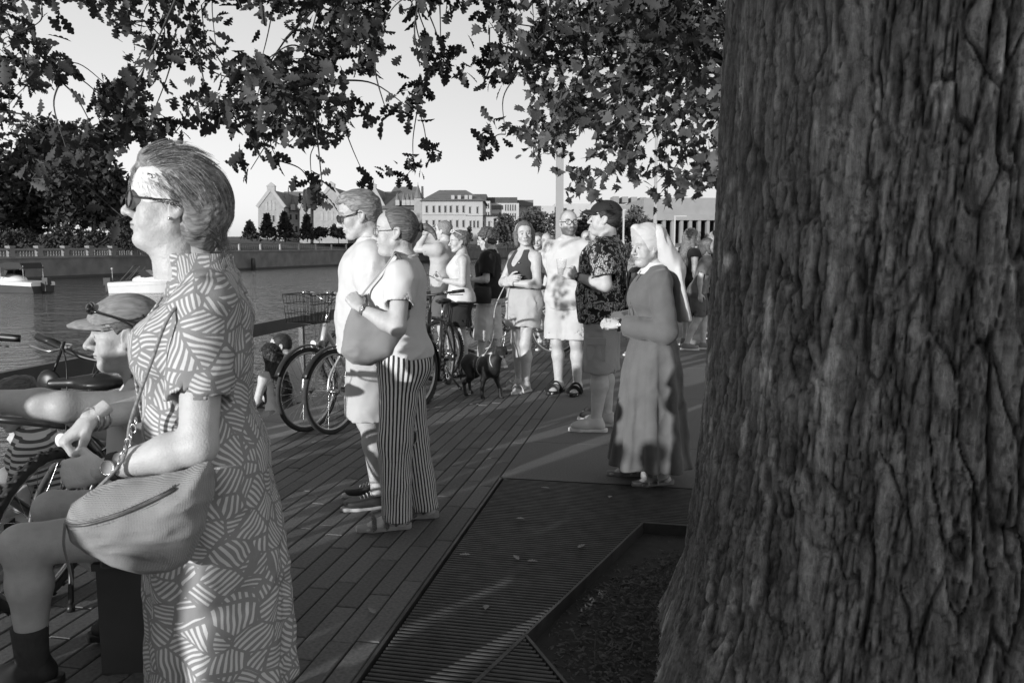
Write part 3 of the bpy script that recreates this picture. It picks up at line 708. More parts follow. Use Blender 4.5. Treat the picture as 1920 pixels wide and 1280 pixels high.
def hair_mesh(style, h=.0045, t=.008, seed=0):
    F = Field((-.26, -.18, -.46 if style == 'long' else -.26), (.15, .18, .2), h)
    def cap(t, up=0):
        F.ell((-.02, 0, .038 + up), (.098 + t, .077 + t, .086 + t)); F.ell((-.05, 0, -.002), (.06 + t, .064 + t * .9, .064 + t), .02)
    def face(top=.066, side=.012, rz=.1):
        F.ell((side + .083, 0, -.03), (.083, .13, top + .03), .006, True)
    def ears(r=.034): 
        for s in (-1, 1): F.ell((-.006, s * .085, -.01), (.025, .035, r), .006, True)
    if style == 'short':
        cap(t); face(.084, .0); ears(); F.plane((.18, 0, -1), .062); F.noise(.006, 40, seed, (.5, 1, 1))
    elif style == 'side':       # fuller on the crown, grey quiff forward
        cap(t); F.ell((.03, 0, .1), (.062, .062, .03), .03); F.cone((.045, .02, .112), (.088, .02, .092), .02, .01, .02); face(.080, -.002); ears(); F.plane((.18, 0, -1), .07); F.noise(.007, 34, seed, (.5, 1, 1))
    elif style == 'curly':
        cap(t + .012, .006); face(.075, .0); ears(.03); F.plane((.1, 0, -1), .075); F.noise(.02, 45, seed)
    elif style == 'tight':      # combed back to a ponytail
        cap(t); face(.098, -.006); ears(.03); F.plane((.25, 0, -1), .072)
        F.cone((-.11, 0, .02), (-.135, 0, .02), .026, .018, .01); F.noise(.0025, 40, seed, (.3, 1, 1))
    elif style == 'bob':        # thick hair swept back from the brow, down to the nape
        F.ell((-.03, 0, .044), (.108, .088, .092)); F.ell((-.062, 0, .0), (.072, .078, .095), .04); F.cone((-.065, 0, -.02), (-.058, 0, -.105), .062, .04, .05)
        F.cone((.0, 0, .122), (.062, 0, .118), .034, .026, .03); F.cone((.066, .0, .112), (.092, .0, .078), .024, .014, .02)
        F.ell((.088, 0, -.02), (.094, .14, .098), .01, True)
        for s in (-1, 1): F.ell((-.006, s * .1, -.018), (.03, .045, .046), .008, True); F.ell((.05, s * .1, .04), (.062, .04, .042), .012, True)
        F.ell((.03, 0, -.13), (.05, .14, .07), .02, True)
        F.noise(.008, 26, seed, (.6, 1.2, .6)); F.folds(.005, 44, seed + 3, (.35, 1.6, .35))
    elif style == 'bun':        # pinned up loosely
        cap(t + .004); face(.082, .0); ears(.03); F.plane((.2, 0, -1), .06); F.ell((-.09, 0, .07), (.05, .05, .045), .02); F.noise(.009, 40, seed)
    elif style == 'bobshort':   # chin-length bob both sides
        cap(t + .008); face(.078, .004)
        for s in (-1, 1): F.cone((-.02, s * .082, .02), (.004, s * .083, -.095), .03, .022, .02); F.ell((.01, s * .0, -.1), .0001, .001)
        F.cone((-.07, 0, -.02), (-.07, 0, -.09), .06, .05, .03); F.ell((.09, 0, -.05), (.082, .068, .12), .006, True); F.noise(.006, 40, seed, (1, 1, .4))
    elif style == 'long':
        cap(t + .008); face(.078, .002)
        F.cone((-.06, 0, -.02), (-.09, 0, -.29), .085, .07, .03, sq=(1.2, 1, 1))
        if seed == 4: F.cone((-.06, 0, -.02), (-.12, 0, -.38), .095, .115, .04, sq=(1.25, 1, 1)); F.noise(.016, 45, 2)
        for s in (-1, 1): F.cone((-.02, s * .075, .02), (-.03, s * .085, -.2), .034, .026, .02)
        F.noise(.012, 30, seed, (1, 1, .5 if seed % 2 == 0 else .3))
    V, Q = F.mesh(); return V, Q
def lens_ring(c, rx, rz, th=.0022, n=18):
    a = np.arange(n) * 2 * math.pi / n; return np.stack([np.full(n, c[0]), c[1] + rx * np.cos(a), c[2] + rz * np.sin(a)], 1)
def glasses(par, M, kind='clear', rx=.025, rz=.02, fr=.0022, z=.004, x=.106, frame=None):
    fm = frame or M_black; mb = MB(); g = MB(); spread = .0325
    for s in (-1, 1):
        ring = lens_ring((x, s * spread, z), rx, rz); ring[:, 0] -= (np.abs(ring[:, 1]) - .03) * .35
        mb.tube(ring, fr, 6, False, True); g.add(np.vstack([ring, [(x - .001, s * spread, z)]]), [(i, (i + 1) % 18, 18) for i in range(18)])
        mb.tube(curve([(x - .012, s * (spread + rx), z + .006), (.04, s * .076, z + .006), (-.012, s * .082, z + .008), (-.035, s * .08, z - .012)], 6), fr, 6)
    mb.tube(curve([(x, -spread + rx, z + .003), (x + .004, 0, z + .006), (x, spread - rx, z + .003)], 4), fr, 6)
    V = xf(M, np.vstack(mb.V)); o = link('glasses', mesh('glasses', V, mb.F, fm), par)
    link('lens', mesh('lens', xf(M, np.vstack(g.V)), g.F, M_shade if kind == 'dark' else M_glass), o); return o
def strands(par, M, mat_, roots, n, seed, L, r=.0009, name='hair_strands', k=6, c0=(-.035, 0, .02)):
    """loose strands that lie along the hair mass"""
    V0, flow = roots; rg = np.random.default_rng(seed); ids = rg.integers(0, len(V0), n); mb = MB(); c0 = np.array(c0)
    for i in ids:
        p = V0[i] * 1.0; pts = [p]; ln = L * rg.uniform(.5, 1.2); rad = np.linalg.norm(p - c0)
        for j in range(k):
            nv = nrm(p - c0); f = nrm(flow(p)) + rg.normal(0, .1, 3); f = f - nv * (f @ nv) * .9; p = p + nrm(f) * ln / k
            if p[2] > -.05: p = c0 + nrm(p - c0) * (rad * .3 + np.linalg.norm(p - c0) * .7)
            pts.append(p)
        mb.tube(np.array(pts), np.linspace(r, r * .4, k + 1), 3, False)
    return link(name, mesh(name, xf(M, np.vstack(mb.V)), mb.F, mat_), par)
# ================================================================== whole persons (local frame: x forward, y left, z up, 1.7 m tall)
ROWS_M = [(.76, 0, 0, .085, .14), (.86, -.005, 0, .115, .168), (.95, -.01, 0, .118, .172), (1.05, .0, 0, .108, .158), (1.14, .004, 0, .106, .155), (1.26, .004, 0, .118, .172), (1.34, -.005, 0, .112, .178), (1.40, -.015, 0, .086, .155), (1.44, -.022, 0, .062, .09), (1.47, -.022, 0, .05, .058)]
ROWS_F = [(.76, 0, 0, .085, .14), (.86, -.012, 0, .122, .182), (.95, -.012, 0, .12, .18), (1.05, .0, 0, .1, .15), (1.13, .004, 0, .094, .138), (1.22, .012, 0, .112, .148), (1.28, .012, 0, .112, .152), (1.36, -.008, 0, .092, .15), (1.40, -.016, 0, .074, .13), (1.435, -.02, 0, .055, .078), (1.47, -.022, 0, .045, .05)]
def rows_mod(rows, w=1.0, belly=0.0, lean=0.0, grow=0.0, z0=None, z1=None, bust=0, sway=0):
    out = []
    for z, cx, cy, b, a in rows:
        g = math.exp(-((z - 1.06) / .12) ** 2) * belly; bs = math.exp(-((z - 1.25) / .06) ** 2) * bust
        ww = w if z < 1.36 else 1 + (w - 1) * .5
        out.append((z, cx + g * .6 + bs * .6 + lean * max(z - .9, 0), cy + sway * (z - .9), b * ww + g * .5 + bs * .4 + grow, a * ww + g * .35 + grow))
    Rw = np.array(out)
    if z0 is not None or z1 is not None:
        z0 = Rw[0, 0] if z0 is None else z0; z1 = Rw[-1, 0] if z1 is None else z1
        zs = sorted([z0, z1] + [z for z in Rw[:, 0] if z0 < z < z1]); Rw = np.array([[z] + [np.interp(z, Rw[:, 0], Rw[:, c]) for c in range(1, 5)] for z in zs])
    return Rw
class Person:
    def __init__(s, label, loc, yaw, H=1.7, male=True, w=1.0, belly=0, bust=0, lean=0, head=(0, 0, 0), arms=None, legs=None, h=.011, skin=0, group=None, hd=None, headfwd=0, limb=1.0, sit=None, neckz=0, hh=None, name='person', cut=None, shod=False):
        s.H = H; s.sc = H / 1.7; s.male = male; s.lean = lean; s.h = h; s.limb = limb
        s.rows = ROWS_M if male else ROWS_F; s.w = w; s.belly = belly; s.bust = bust
        sw = .178 if male else .155; sw *= (1 + (w - 1) * .5); hip = .09
        J = s.J = {}
        lx = lambda z: lean * max(z - .9, 0)
        for sd, y in (('L', 1), ('R', -1)):
            J['sh' + sd] = np.array([-.012 + lx(1.38), y * sw, 1.355])
            J['el' + sd] = np.array([-.03 + lx(1.12), y * (sw + .045 * w), 1.11]); J['wr' + sd] = np.array([.03 + lx(.9), y * (sw + .05 * w), .87])
            J['hp' + sd] = np.array([0, y * hip, .90]); J['kn' + sd] = np.array([.012, y * .095, .49]); J['an' + sd] = np.array([-.035, y * .095, .085]); J['ft' + sd] = y * 8
            J['hd' + sd] = (np.array([.1, 0, -1.0]), np.array([0, y * 1.0, 0]), 'relax')
        for kx, v in (arms or {}).items():
            if kx[:2] == 'hd': J[kx] = (np.array(v[0], float), np.array(v[1], float), v[2])
            else: J[kx] = np.array(v, float)
        for kx, v in (legs or {}).items(): J[kx] = v if kx[:2] == 'ft' else np.array(v, float)
        J['nk'] = np.array([-.022 + lx(1.42), 0, 1.42]); J['hdp'] = np.array([-.012 + lx(1.48) + headfwd, 0, 1.48 + neckz])
        yw, pt, rl = [R(a) for a in head]
        Rh = rotz(yw) @ roty(-pt) @ np.array([[1, 0, 0], [0, math.cos(rl), -math.sin(rl)], [0, math.sin(rl), math.cos(rl)]])
        HM = np.eye(4); HM[:3, :3] = Rh; HM[:3, 3] = J['hdp'] + Rh @ np.array([.018, 0, .10]); s.HM = HM
        s.skin = M_skin[skin]; s.hdp = hd or {}; s.hh = hh or (.0032 if h < .0095 else .0045)
        s.barefeet = False
        # body
        F = Field((-.45, -.55, 0.02), (.6, .55, 1.56), h) if sit is None else Field(sit[0], sit[1], h)
        F.loft(rows_mod(s.rows, w, belly * .9, lean, 0, bust=bust), .02)
        F.cone(J['nk'], J['hdp'] + Rh @ np.array([-.015, 0, .03]), .06 if male else .052, .056 if male else .048, .03)
        lm = limb
        for sd in 'LR':
            sh, el, wr = J['sh' + sd], J['el' + sd], J['wr' + sd]
            F.ell(sh + np.array([0, 0, -.008]), .055 * lm, .04); F.cone(J['nk'] + np.array([0, 0, .0]), sh + np.array([0, 0, .012]), .042, .036, .04); F.cone(sh, el, .05 * lm, .041 * lm, .03); m = el + (wr - el) * .3
            F.cone(el, m, .04 * lm, .042 * lm, .02); F.cone(m, wr, .042 * lm, .0265, .02)
            hp, kn, an = J['hp' + sd], J['kn' + sd], J['an' + sd]
            F.cone(hp, kn, .088 * lm, .056 * lm, .03); c = kn + (an - kn) * .33 + np.array([-.012, 0, 0])
            F.cone(kn, c, .053 * lm, .057 * lm, .03); F.cone(c, an, .057 * lm, .037, .03); F.ell(kn + np.array([.022, 0, .0]), (.036, .038, .045), .03)
            F.cone(an, an + np.array([0, 0, -.04 if shod else -.03]), .037, .034, .02)
        if cut is not None: cut(F)
        V, Q = F.mesh(); V = relax(V, Q, 1, .4)
        parts = [(V, Q)]
        hv, hq, ht = head_mesh(s.hh, male, **s.hdp); parts.append((xf(HM, hv), hq, ht))
        for sd in 'LR':
            d, bk, po = J['hd' + sd]; parts.append(hand_at(J['wr' + sd], d, bk, sd == 'R', po, .0036 if h < .009 else .0055, .97 if not male else 1.04))
            if shod: continue
            yw = R(J['ft' + sd]); fv, fq = foot_mesh(.0055 if h < .0095 else .008); parts.append(place_foot2(fv, fq, J['an' + sd], yw, sd == 'R'))
        V, Q, T = joinm(parts)
        s.o = link(name, mesh('body', V, Q, s.skin, tint=T)); s.o.location = loc; s.o.rotation_euler = (0, 0, yaw); s.o.scale = (s.sc,) * 3
        tag(s.o, label, 'person', group)
    # ---- garments
    def field(s, h=None, lo=(-.45, -.55, .02), hi=(.6, .55, 1.56)): return Field(lo, hi, h or s.h)
    def R(s, grow=.015, z0=None, z1=None): return rows_mod(s.rows, s.w, s.belly, s.lean, grow, z0, z1, s.bust)
    def put(s, name, F, m, uv=None, rel=1, par=None):
        V, Q = F.mesh(); V = relax(V, Q, rel, .4); u = uv(V) if uv else np.stack([np.arctan2(V[:, 1], V[:, 0]) * .15, np.zeros(len(V)), V[:, 2]], 1)
        return link(name, mesh(name, V, Q, m, uvw=u), par or s.o)
    def shirt(s, m, hem=.86, sl_=.62, grow=.02, name='shirt', fold=.01, seed=1, neck=1.445, loose=0, sleeve_r=.068, hollow=True, extra=None, uv=None, k=.035, collar=0, hemflare=0, h=None):
        F = s.field(h); Rw = s.R(grow, hem, neck)
        for r in Rw:
            t = np.clip((1.2 - r[0]) / .3, 0, 1); r[3] += loose * t + hemflare * t * t; r[4] += loose * .8 * t + hemflare * t * t
            if r[0] > 1.38: r[3] -= grow * .5 * min(1, (r[0] - 1.38) / .05); r[4] -= grow * .4 * min(1, (r[0] - 1.38) / .05)
        F.loft(Rw, .01); J = s.J
        for sd in 'LR':
            sh, el = J['sh' + sd], J['el' + sd]
            F.ell(sh + np.array([0, 0, -.008]), .055 * s.limb + grow * .6, k); F.cone(J['nk'] + np.array([-.005, 0, -.012]), sh + np.array([0, 0, .006]), .044 + grow * .3, .042 + grow * .4, k)
            if sl_ <= 1: e = sh + (el - sh) * sl_; flatcone(F, sh, e, .054 * s.limb + grow * .8, sleeve_r * s.limb, k)
            else:
                wr = J['wr' + sd]; e = el + (wr - el) * (sl_ - 1); F.cone(sh, el, .055 + grow * .8, .05 + grow, k); flatcone(F, el, e, .05 + grow, sleeve_r, .03)
        if extra: extra(F)
        if fold: F.folds(fold, 7, seed, (1, 1, 1.1)); F.noise(fold * .5, 16, seed + 2)
        for sd in 'LR':
            if not hollow: break
            sh, el = J['sh' + sd], J['el' + sd]
            if sl_ <= 1: dv = el - sh; flatcone(F, sh + dv * (sl_ - .14), sh + dv * (sl_ + .25), sleeve_r * s.limb - .011, sleeve_r * s.limb - .009, .004, True)
        o = s.put(name, F, m, uv); a = np.arange(26) * 2 * math.pi / 26; rn = .074 if s.male else .066
        nb_ = MB(); nb_.tube(np.stack([s.J['nk'][0] + .004 + rn * 1.02 * np.cos(a), rn * np.sin(a), 1.437 - .022 * np.cos(a)], 1), .0085, 7, False, True); s.part('neckband', nb_, m, True, o); return o
    def tank(s, m, hem=.9, grow=.01, name='tank_top', seed=1, scoop=1.30, fold=.005, strap=.085, loose=0, h=None, uv=None, armz=1.30):
        F = s.field(h); Rw = s.R(grow, hem, 1.43)
        for r in Rw: t = np.clip((1.2 - r[0]) / .3, 0, 1); r[3] += loose * t; r[4] += loose * t
        F.loft(Rw, .01)
        for sd in 'LR': F.ell(s.J['sh' + sd] + np.array([0, 0, -.01]), .058 * s.limb + .006, .03)
        F.folds(fold, 10, seed) if fold else None; lx = s.lean * .45
        for y in (-1, 1): F.ell((lx, y * (strap + .105), 1.39), (.2, .08, 1.39 - armz), .008, True)
        F.ell((.16 + lx, 0, 1.45), (.14, strap - .018, 1.45 - scoop), .008, True); F.ell((-.16 + lx, 0, 1.46), (.12, strap - .018, .1), .008, True); F.ell((lx, 0, 1.47), (.12, strap - .02, .06), .008, True)
        return s.put(name, F, m, uv)
    def shorts(s, m, hem=.55, top=1.0, r=(.1, .108), grow=.018, name='shorts', seed=1, fold=.008, h=None, hollow=True, uv=None):
        F = s.field(h); Rw = s.R(grow, .80, top); F.loft(Rw, .01); J = s.J
        for sd in 'LR':
            hp, kn = J['hp' + sd], J['kn' + sd]; t = (hp[2] - hem) / (hp[2] - kn[2]) if hp[2] - kn[2] > .1 else .8
            e = hp + (kn - hp) * t if t <= 1 else kn + (J['an' + sd] - kn) * (t - 1) * (hp[2] - kn[2]) / (kn[2] - J['an' + sd][2])
            flatcone(F, hp, e, r[0], r[1], .03)
        if fold: F.folds(fold, 9, seed, (1, 1, .6)); F.noise(fold * .6, 18, seed + 1)
        for sd in 'LR':
            if hollow:
                hp, kn = J['hp' + sd], J['kn' + sd]; dv = nrm(kn - hp); t = (hp[2] - hem) / max(hp[2] - kn[2], .1); e = hp + (kn - hp) * t; flatcone(F, e - dv * .05, e + dv * .1, r[1] - .01, r[1] - .008, .004, True)
        return s.put(name, F, m, uv)
    def shoes(s, kind, m_up, m_sole=None, names=('shoe', 'sandal')):
        nm = 'sandal' if kind in ('sandal', 'slide') else 'shoe'; out = []
        for sd in 'LR':
            root = None
            for part, g in shoe_mesh(kind):
                if isinstance(g, MB): V, Q = np.vstack(g.V), g.F; Qn = [tuple(f) for f in Q]
                else: V, Q = g; Qn = Q
                if sd == 'L': V = V * (1, -1, 1); Qn = [f[::-1] for f in Qn] if isinstance(Qn, list) else Qn[:, ::-1]
                an = s.J['an' + sd]; V = V @ rotz(R(s.J['ft' + sd])).T + np.array([an[0] + .0, an[1], max(an[2] - .085, 0) if an[2] > .12 else 0])
                me = mesh(part, V, Qn, m_sole if part == 'sole' and m_sole else (M_white if part == 'laces' else m_up))
                if root is None: root = link(nm, me, s.o); out.append(root)
                else: link(part, me, root)
        return out
    def hair(s, style, m, t=.008, seed=0, h=None, nstr=0, L=.05):
        V, Q = hair_mesh(style, h or max(s.hh, .0034), t, seed); o = link('hair', mesh('hair', xf(s.HM, V), Q, m), s.o); s.hv = V
        return o
    def cap(s, m, under=None, bill_l=.075, name='cap', tilt=0, h=.004):
        F = Field((-.15, -.12, -.02), (.12, .12, .17), h)
        F.ell((-.016, 0, .042), (.119, .09, .1)); F.ell((.05, 0, .05), (.056, .066, .058), .02); F.plane((-.12, 0, -1), -.05); F.noise(.002, 30, 1)
        V, Q = F.mesh(); o = link(name, mesh(name, xf(s.HM, V), Q, m), s.o)
        n = 14; V = []; 
        for i in range(n + 1):
            a = -1.05 + 2.1 * i / n; x0, y0 = -.016 + .116 * math.cos(a), .088 * math.sin(a); ext = bill_l * math.cos(a * 1.25) if abs(a) < 1.2 else 0; ext = max(ext, .003)
            zc = .06 - 5.5 * y0 ** 2
            for z_ in (.0, .007): V += [(x0 - .006, y0, zc + z_), (x0 + ext * .6, y0 * 1.0, zc - ext * .08 + z_), (x0 + ext, y0 * .96, zc - ext * .26 + z_)]
        Fc = []
        for i in range(n):
            b0, b1 = i * 6, (i + 1) * 6
            for lay in (0, 3):
                for q in (0, 1): f = (b0 + lay + q, b1 + lay + q, b1 + lay + q + 1, b0 + lay + q + 1); Fc.append(f if lay == 0 else f[::-1])
            Fc.append((b0 + 2, b1 + 2, b1 + 5, b0 + 5))
        link('bill', mesh('bill', xf(s.HM, np.array(V)), Fc, m), o); return o
    def part(s, name, mb, m, smooth=True, par=None): return link(name, mesh(name, np.vstack(mb.V), mb.F, m, smooth), par or s.o)
    def watch(s, sd, face=.016, m_face=None, m_band=None, t=.86, out=None):
        wr, el = s.J['wr' + sd], s.J['el' + sd]; c = el + (wr - el) * t; ax = nrm(wr - el); _, back, _ = s.J['hd' + sd]; z = nrm(out if out is not None else back); z = nrm(z - ax * (z @ ax)); y = np.cross(z, ax)
        r = .0265 + (1 - t) * .05; a = np.arange(20) * 2 * math.pi / 20; ring = c + r * (np.cos(a)[:, None] * y + np.sin(a)[:, None] * z); mb = MB()
        V, Fc = tube(ring, .008, 6, False, True, .25); Tn = frames(ring, True)
        V = np.concatenate([(ring[:, None] + k_ * ax * .009 + q * .0022 * (np.cos(a)[:, None] * y + np.sin(a)[:, None] * z)[:, None]).reshape(20, 1, 3) for k_, q in ((-1, -1), (1, -1), (1, 1), (-1, 1))], 1).reshape(-1, 3)
        Fc = [(i * 4 + k_, i * 4 + (k_ + 1) % 4, ((i + 1) % 20) * 4 + (k_ + 1) % 4, ((i + 1) % 20) * 4 + k_) for i in range(20) for k_ in range(4)]
        mb.add(V, Fc); o = s.part('wrist_watch', mb, m_band or M_dark, False)
        M = np.eye(4); M[:3, 0] = ax; M[:3, 1] = y; M[:3, 2] = z; M[:3, 3] = c + z * (r + .001)
        d = MB(); d.lathe([(0, 0), (face, 0), (face, .007), (face * .86, .0085), (face * .84, .0075), (0, .0075)], 20, M); s.part('watch_case', d, m_face or M_metal, True, o)
        d = MB(); d.lathe([(0, .0078), (face * .83, .0078)], 20, M)
        for i in range(12):
            a = i * math.pi / 6; p = np.array([math.cos(a), math.sin(a), 0]) * face * .68; d.box((p[0] - .0009, p[1] - .0009, .008), (p[0] + .0009, p[1] + .0009, .0088), M)
        s.part('dial', d, mat('dial', .3, .3), False, o); return o
def place_foot2(V, Q, an, yaw, right):
    V = V.copy()
    if not right: V = V * (1, -1, 1); Q = Q[:, ::-1]
    dz = an[2] - .085 if an[2] > .12 else 0
    return V @ rotz(yaw).T + np.array([an[0], an[1], dz]), Q
def yaw_of(dx, dy): return math.atan2(dy, dx)
# ================================================================== bicycles
M_tyre = mat('tyre', .035, .85, .3, 30); M_rimm = mat('rim', .5, .3, .1, 10, metal=.9); M_chain = mat('greasy_steel', .12, .45, .4, 30, metal=.8)
M_lampg = mat('lamp_glass', .7, .1, .2, 60, spec=.8)
_wc = {}
def wheel_meshes(Rw, knob):
    key = (Rw, knob)
    if key in _wc: return _wc[key]
    n = 72; a = np.arange(n) * 2 * math.pi / n; tr = .024 if knob else .018; Rc = Rw - tr
    ring = np.stack([Rc * np.cos(a), np.zeros(n), Rc * np.sin(a)], 1)
    t = MB(); rad = np.where(np.arange(n) % 2 == 0, tr, tr * (.9 if knob else .985)); t.tube(ring, rad, 9, False, True)
    if knob:
        for i in range(n):
            for s in (-1, 0, 1):
                if (i + s) % 2: continue
                c_, s_ = math.cos(a[i]), math.sin(a[i]); rr_ = Rc + tr * (.97 if s == 0 else .8)
                M = np.eye(4); M[:3, 0] = (c_, 0, s_); M[:3, 1] = (0, 1, 0); M[:3, 2] = (-s_, 0, c_); M[:3, 3] = (rr_ * c_, s * tr * .62, rr_ * s_); t.box((-.002, -.006, -.008), (.004, .006, .008), M)
    r_ = MB(); V, Fc = tube(np.stack([(Rc - tr * 1.15) * np.cos(a), 0 * a, (Rc - tr * 1.15) * np.sin(a)], 1), .011, 8, False, True); r_.add(V * (1, .85, 1), Fc)
    sp = MB(); ns = 28
    for i in range(ns):
        b = 2 * math.pi * i / ns; sd = 1 if i % 2 else -1; hb = b + (.9 if (i // 2) % 2 else -.9); p = np.array([.024 * math.cos(hb), sd * .03, .024 * math.sin(hb)]); q = np.array([(Rc - tr * 1.5) * math.cos(b), 0, (Rc - tr * 1.5) * math.sin(b)])
        sp.tube([p, q], .0013, 4, False)
    hu = MB(); M = np.array([[1, 0, 0, 0], [0, 0, 1, 0], [0, -1, 0, 0], [0, 0, 0, 1.0]]); hu.lathe([(0, -.055), (.008, -.055), (.01, -.035), (.027, -.033), (.027, -.028), (.016, -.024), (.016, .024), (.027, .028), (.027, .033), (.01, .035), (.008, .055), (0, .055)], 14, M)
    _wc[key] = [m.me(nm, mm, sm) for m, nm, mm, sm in ((t, 'tyre', M_tyre, True), (r_, 'rim', M_rimm, True), (sp, 'spokes', M_metal, True), (hu, 'hub', M_metal, True))]; return _wc[key]
def bicycle(label, front=None, rear=None, heading=(0, -1), col=.03, steer=0, basket=False, guards=True, knob=False, lamp=True, Rw=.335, lean=0, stand=True, name='bicycle', group=None, bar='city', step=False, roll=0, mirror=False):
    hd = nrm(np.append(np.array(heading, float), 0)); wb = 1.06; yaw = math.atan2(hd[1], hd[0])
    org = np.array(rear, float) if rear is not None else np.array(front, float) - hd * wb
    o = empty(name, (org[0], org[1], 0), yaw); o.rotation_euler = (R(roll), 0, yaw); tag(o, label, 'bicycle', group)
    paint = mat('bike_paint', col, .3, .1, 10, coat=.5, metal=.1)
    RH = np.array([0, 0, Rw]); FH = np.array([wb, 0, Rw]); BB = np.array([.43, 0, Rw - .05]); ST = np.array([.285, 0, .76]); HB = np.array([.895, 0, .66]); HT = np.array([.845, 0, .82]); SAD = np.array([.25, 0, .90])
    f = MB()
    if step: f.tube(curve([HT - (0, 0, .03), (.62, 0, .47), BB + (0.02, 0, .06)], 8), .02, 10); f.tube(curve([HB, (.66, 0, .36), BB], 8), .022, 10)
    else: f.tube([ST - (-.01, 0, .04), HT - (0, 0, .03)], .017, 10); f.tube([BB, HB + (.005, 0, .02)], .021, 10)
    f.tube([BB, ST], .017, 10); f.tube([HB - (-.008, 0, .02), HT + (-.006, 0, .02)], .022, 10)
    for s in (-1, 1):
        f.tube([BB + (0, s * .03, 0), RH + (.02, s * .06, 0)], .0095, 8); f.tube([ST + (0, s * .015, -.05), RH + (0.01, s * .06, 0.01)], .008, 8)
    f.build('frame', paint, o, True)
    for M_, nm in ((RH, 'wheel'),):
        w = empty(nm, tuple(M_), 0, o)
        for me in wheel_meshes(Rw, knob): link(me.name.split('.')[0], me, w)
    # steering group about the head axis
    ax = nrm(HT - HB); Ms = Matrix.Translation(Vector(HB)) @ Matrix.Rotation(R(steer), 4, Vector(ax)) @ Matrix.Translation(-Vector(HB)); Mn = np.array(Ms)
    fw = empty('wheel', (0, 0, 0), 0, o); fw.matrix_local = Ms @ Matrix.Translation(Vector(FH))
    for me in wheel_meshes(Rw, knob): link(me.name.split('.')[0], me, fw)
    def sg(mb, nm, m, par=o): return link(nm, mesh(nm, xf(Mn, np.vstack(mb.V)), mb.F, m), par)
    g = MB(); g.tube([HB - ax * .02, HB - ax * .06], .024, 10)
    for s in (-1, 1): g.tube(curve([HB - ax * .03 + (0, s * .03, 0), HB - ax * .1 + (.01, s * .055, 0), FH + (-.03, s * .056, .12), FH + (0, s * .056, 0)], 6), .0135 if knob else .011, 8)
    sg(g, 'fork', mat('fork_paint', .45 if not knob else .1, .35, .1, 10, metal=.4))
    S0 = HT + ax * .19; g = MB(); g.tube([HT, S0], .013, 10)
    if bar == 'city':
        for s in (-1, 1): g.tube(curve([S0, S0 + (.03, s * .08, .05), S0 + (.0, s * .2, .08), S0 + (-.14, s * .28, .06)], 7), .011, 8)
        ends = [(S0 + (-.02, s * .245, .075), S0 + (-.14, s * .285, .06)) for s in (-1, 1)]
    else:
        g.tube(curve([S0 + (-.05, -.32, .03), S0 + (.02, -.12, .01), S0 + (.03, 0, 0), S0 + (.02, .12, .01), S0 + (-.05, .32, .03)], 6), .012, 8)
        ends = [(S0 + (-.02, s * .21, .02), S0 + (-.05, s * .325, .03)) for s in (-1, 1)]
    hb = sg(g, 'handlebar', M_metal if bar == 'city' else M_black)
    for p, q in ends:
        gg = MB(); gg.tube([p, q], .017, 10); sg(gg, 'grip', M_black, hb)
        d = nrm(q - p); bl = MB(); bl.tube(curve([p - d * .05 + (.03, 0, 0), p + (.06, 0, -.02), q + (.05, 0, -.035)], 5), .005, 6); bl.box(p - d * .06 - .012, p - d * .06 + np.array([.03, .012, .02])); sg(bl, 'brake_lever', M_metal, hb)
    cb = MB()
    for s in (-1, 1): cb.tube(curve([S0 + (.05, s * .14, .03), S0 + (.12, s * .06, -.04), HB + (.06, s * .01, .02), FH + (-.06, s * .03, .28)], 6), .003, 5)
    sg(cb, 'cables', M_black, hb)
    sd_ = MB(); sd_.tube([ST - (0, 0, .02), SAD - (0, 0, .03)], .0125, 8); sd_.build('seat_post', M_metal, o, True)
    F = Field((.05, -.12, .82), (.48, .12, .98), .009); F.ell((.2, 0, .905), (.1, .085, .03), .02).cone((.2, 0, .91), (.4, 0, .905), .03, .02, .03); V, Q = F.mesh(); link('saddle', mesh('saddle', V, Q, M_black), o)
    cr = MB(); M = np.array([[1, 0, 0, BB[0]], [0, 0, 1, 0], [0, -1, 0, BB[2]], [0, 0, 0, 1.0]])
    cr.lathe([(.07, -.048), (.09, -.048), (.09, -.043), (.07, -.043), (.07, -.048)], 26, M); cr.lathe([(0, -.05), (.02, -.05), (.02, .05), (0, .05)], 10, M)
    for i in range(5): t = i * 2 * math.pi / 5; cr.tube([BB + (0, -.046, 0), BB + (.078 * math.cos(t), -.046, .078 * math.sin(t))], .006, 5)
    ca = R(25)
    for s in (-1, 1): cr.tube([BB + (0, s * .06, 0), BB + np.array([.17 * math.cos(ca) * s, s * .075, .17 * math.sin(ca) * s])], .01, 6)
    cr.build('crankset', M_chain, o, True)
    for s in (-1, 1):
        c = BB + np.array([.17 * math.cos(ca) * s, s * .13, .17 * math.sin(ca) * s]); mb = MB(); mb.box(c - (.045, .045, .011), c + np.array([.045, .045, .011])); mb.build('pedal', M_black, o)
    ch = MB()
    for dz in (.085, -.085): ch.tube([BB + (0, -.046, dz), RH + (0, -.046, dz * .45)], .004, 5)
    ch.build('chain', M_chain, o)
    cs = MB(); M2 = M.copy(); M2[0, 3] = RH[0]; M2[2, 3] = RH[2]; cs.lathe([(0, -.062), (.02, -.06), (.03, -.055), (.052, -.036), (0, -.036)], 18, M2); cs.build('cassette', M_chain, o, True)
    if guards:
        for hub, a0, a1, nm, st in ((RH, 20, 200, 'mudguard', False), (FH, 25, 150, 'mudguard', True)):
            a = np.radians(np.linspace(a0, a1, 22)); P = hub + (Rw + .022) * np.stack([np.cos(a), 0 * a, np.sin(a)], 1); V, Fc = tube(P, .026, 8, True, False, .25); mb = MB(); mb.add(V, Fc)
            if st: sg(mb, nm, M_black)
            else: mb.build(nm, M_black, o, True)
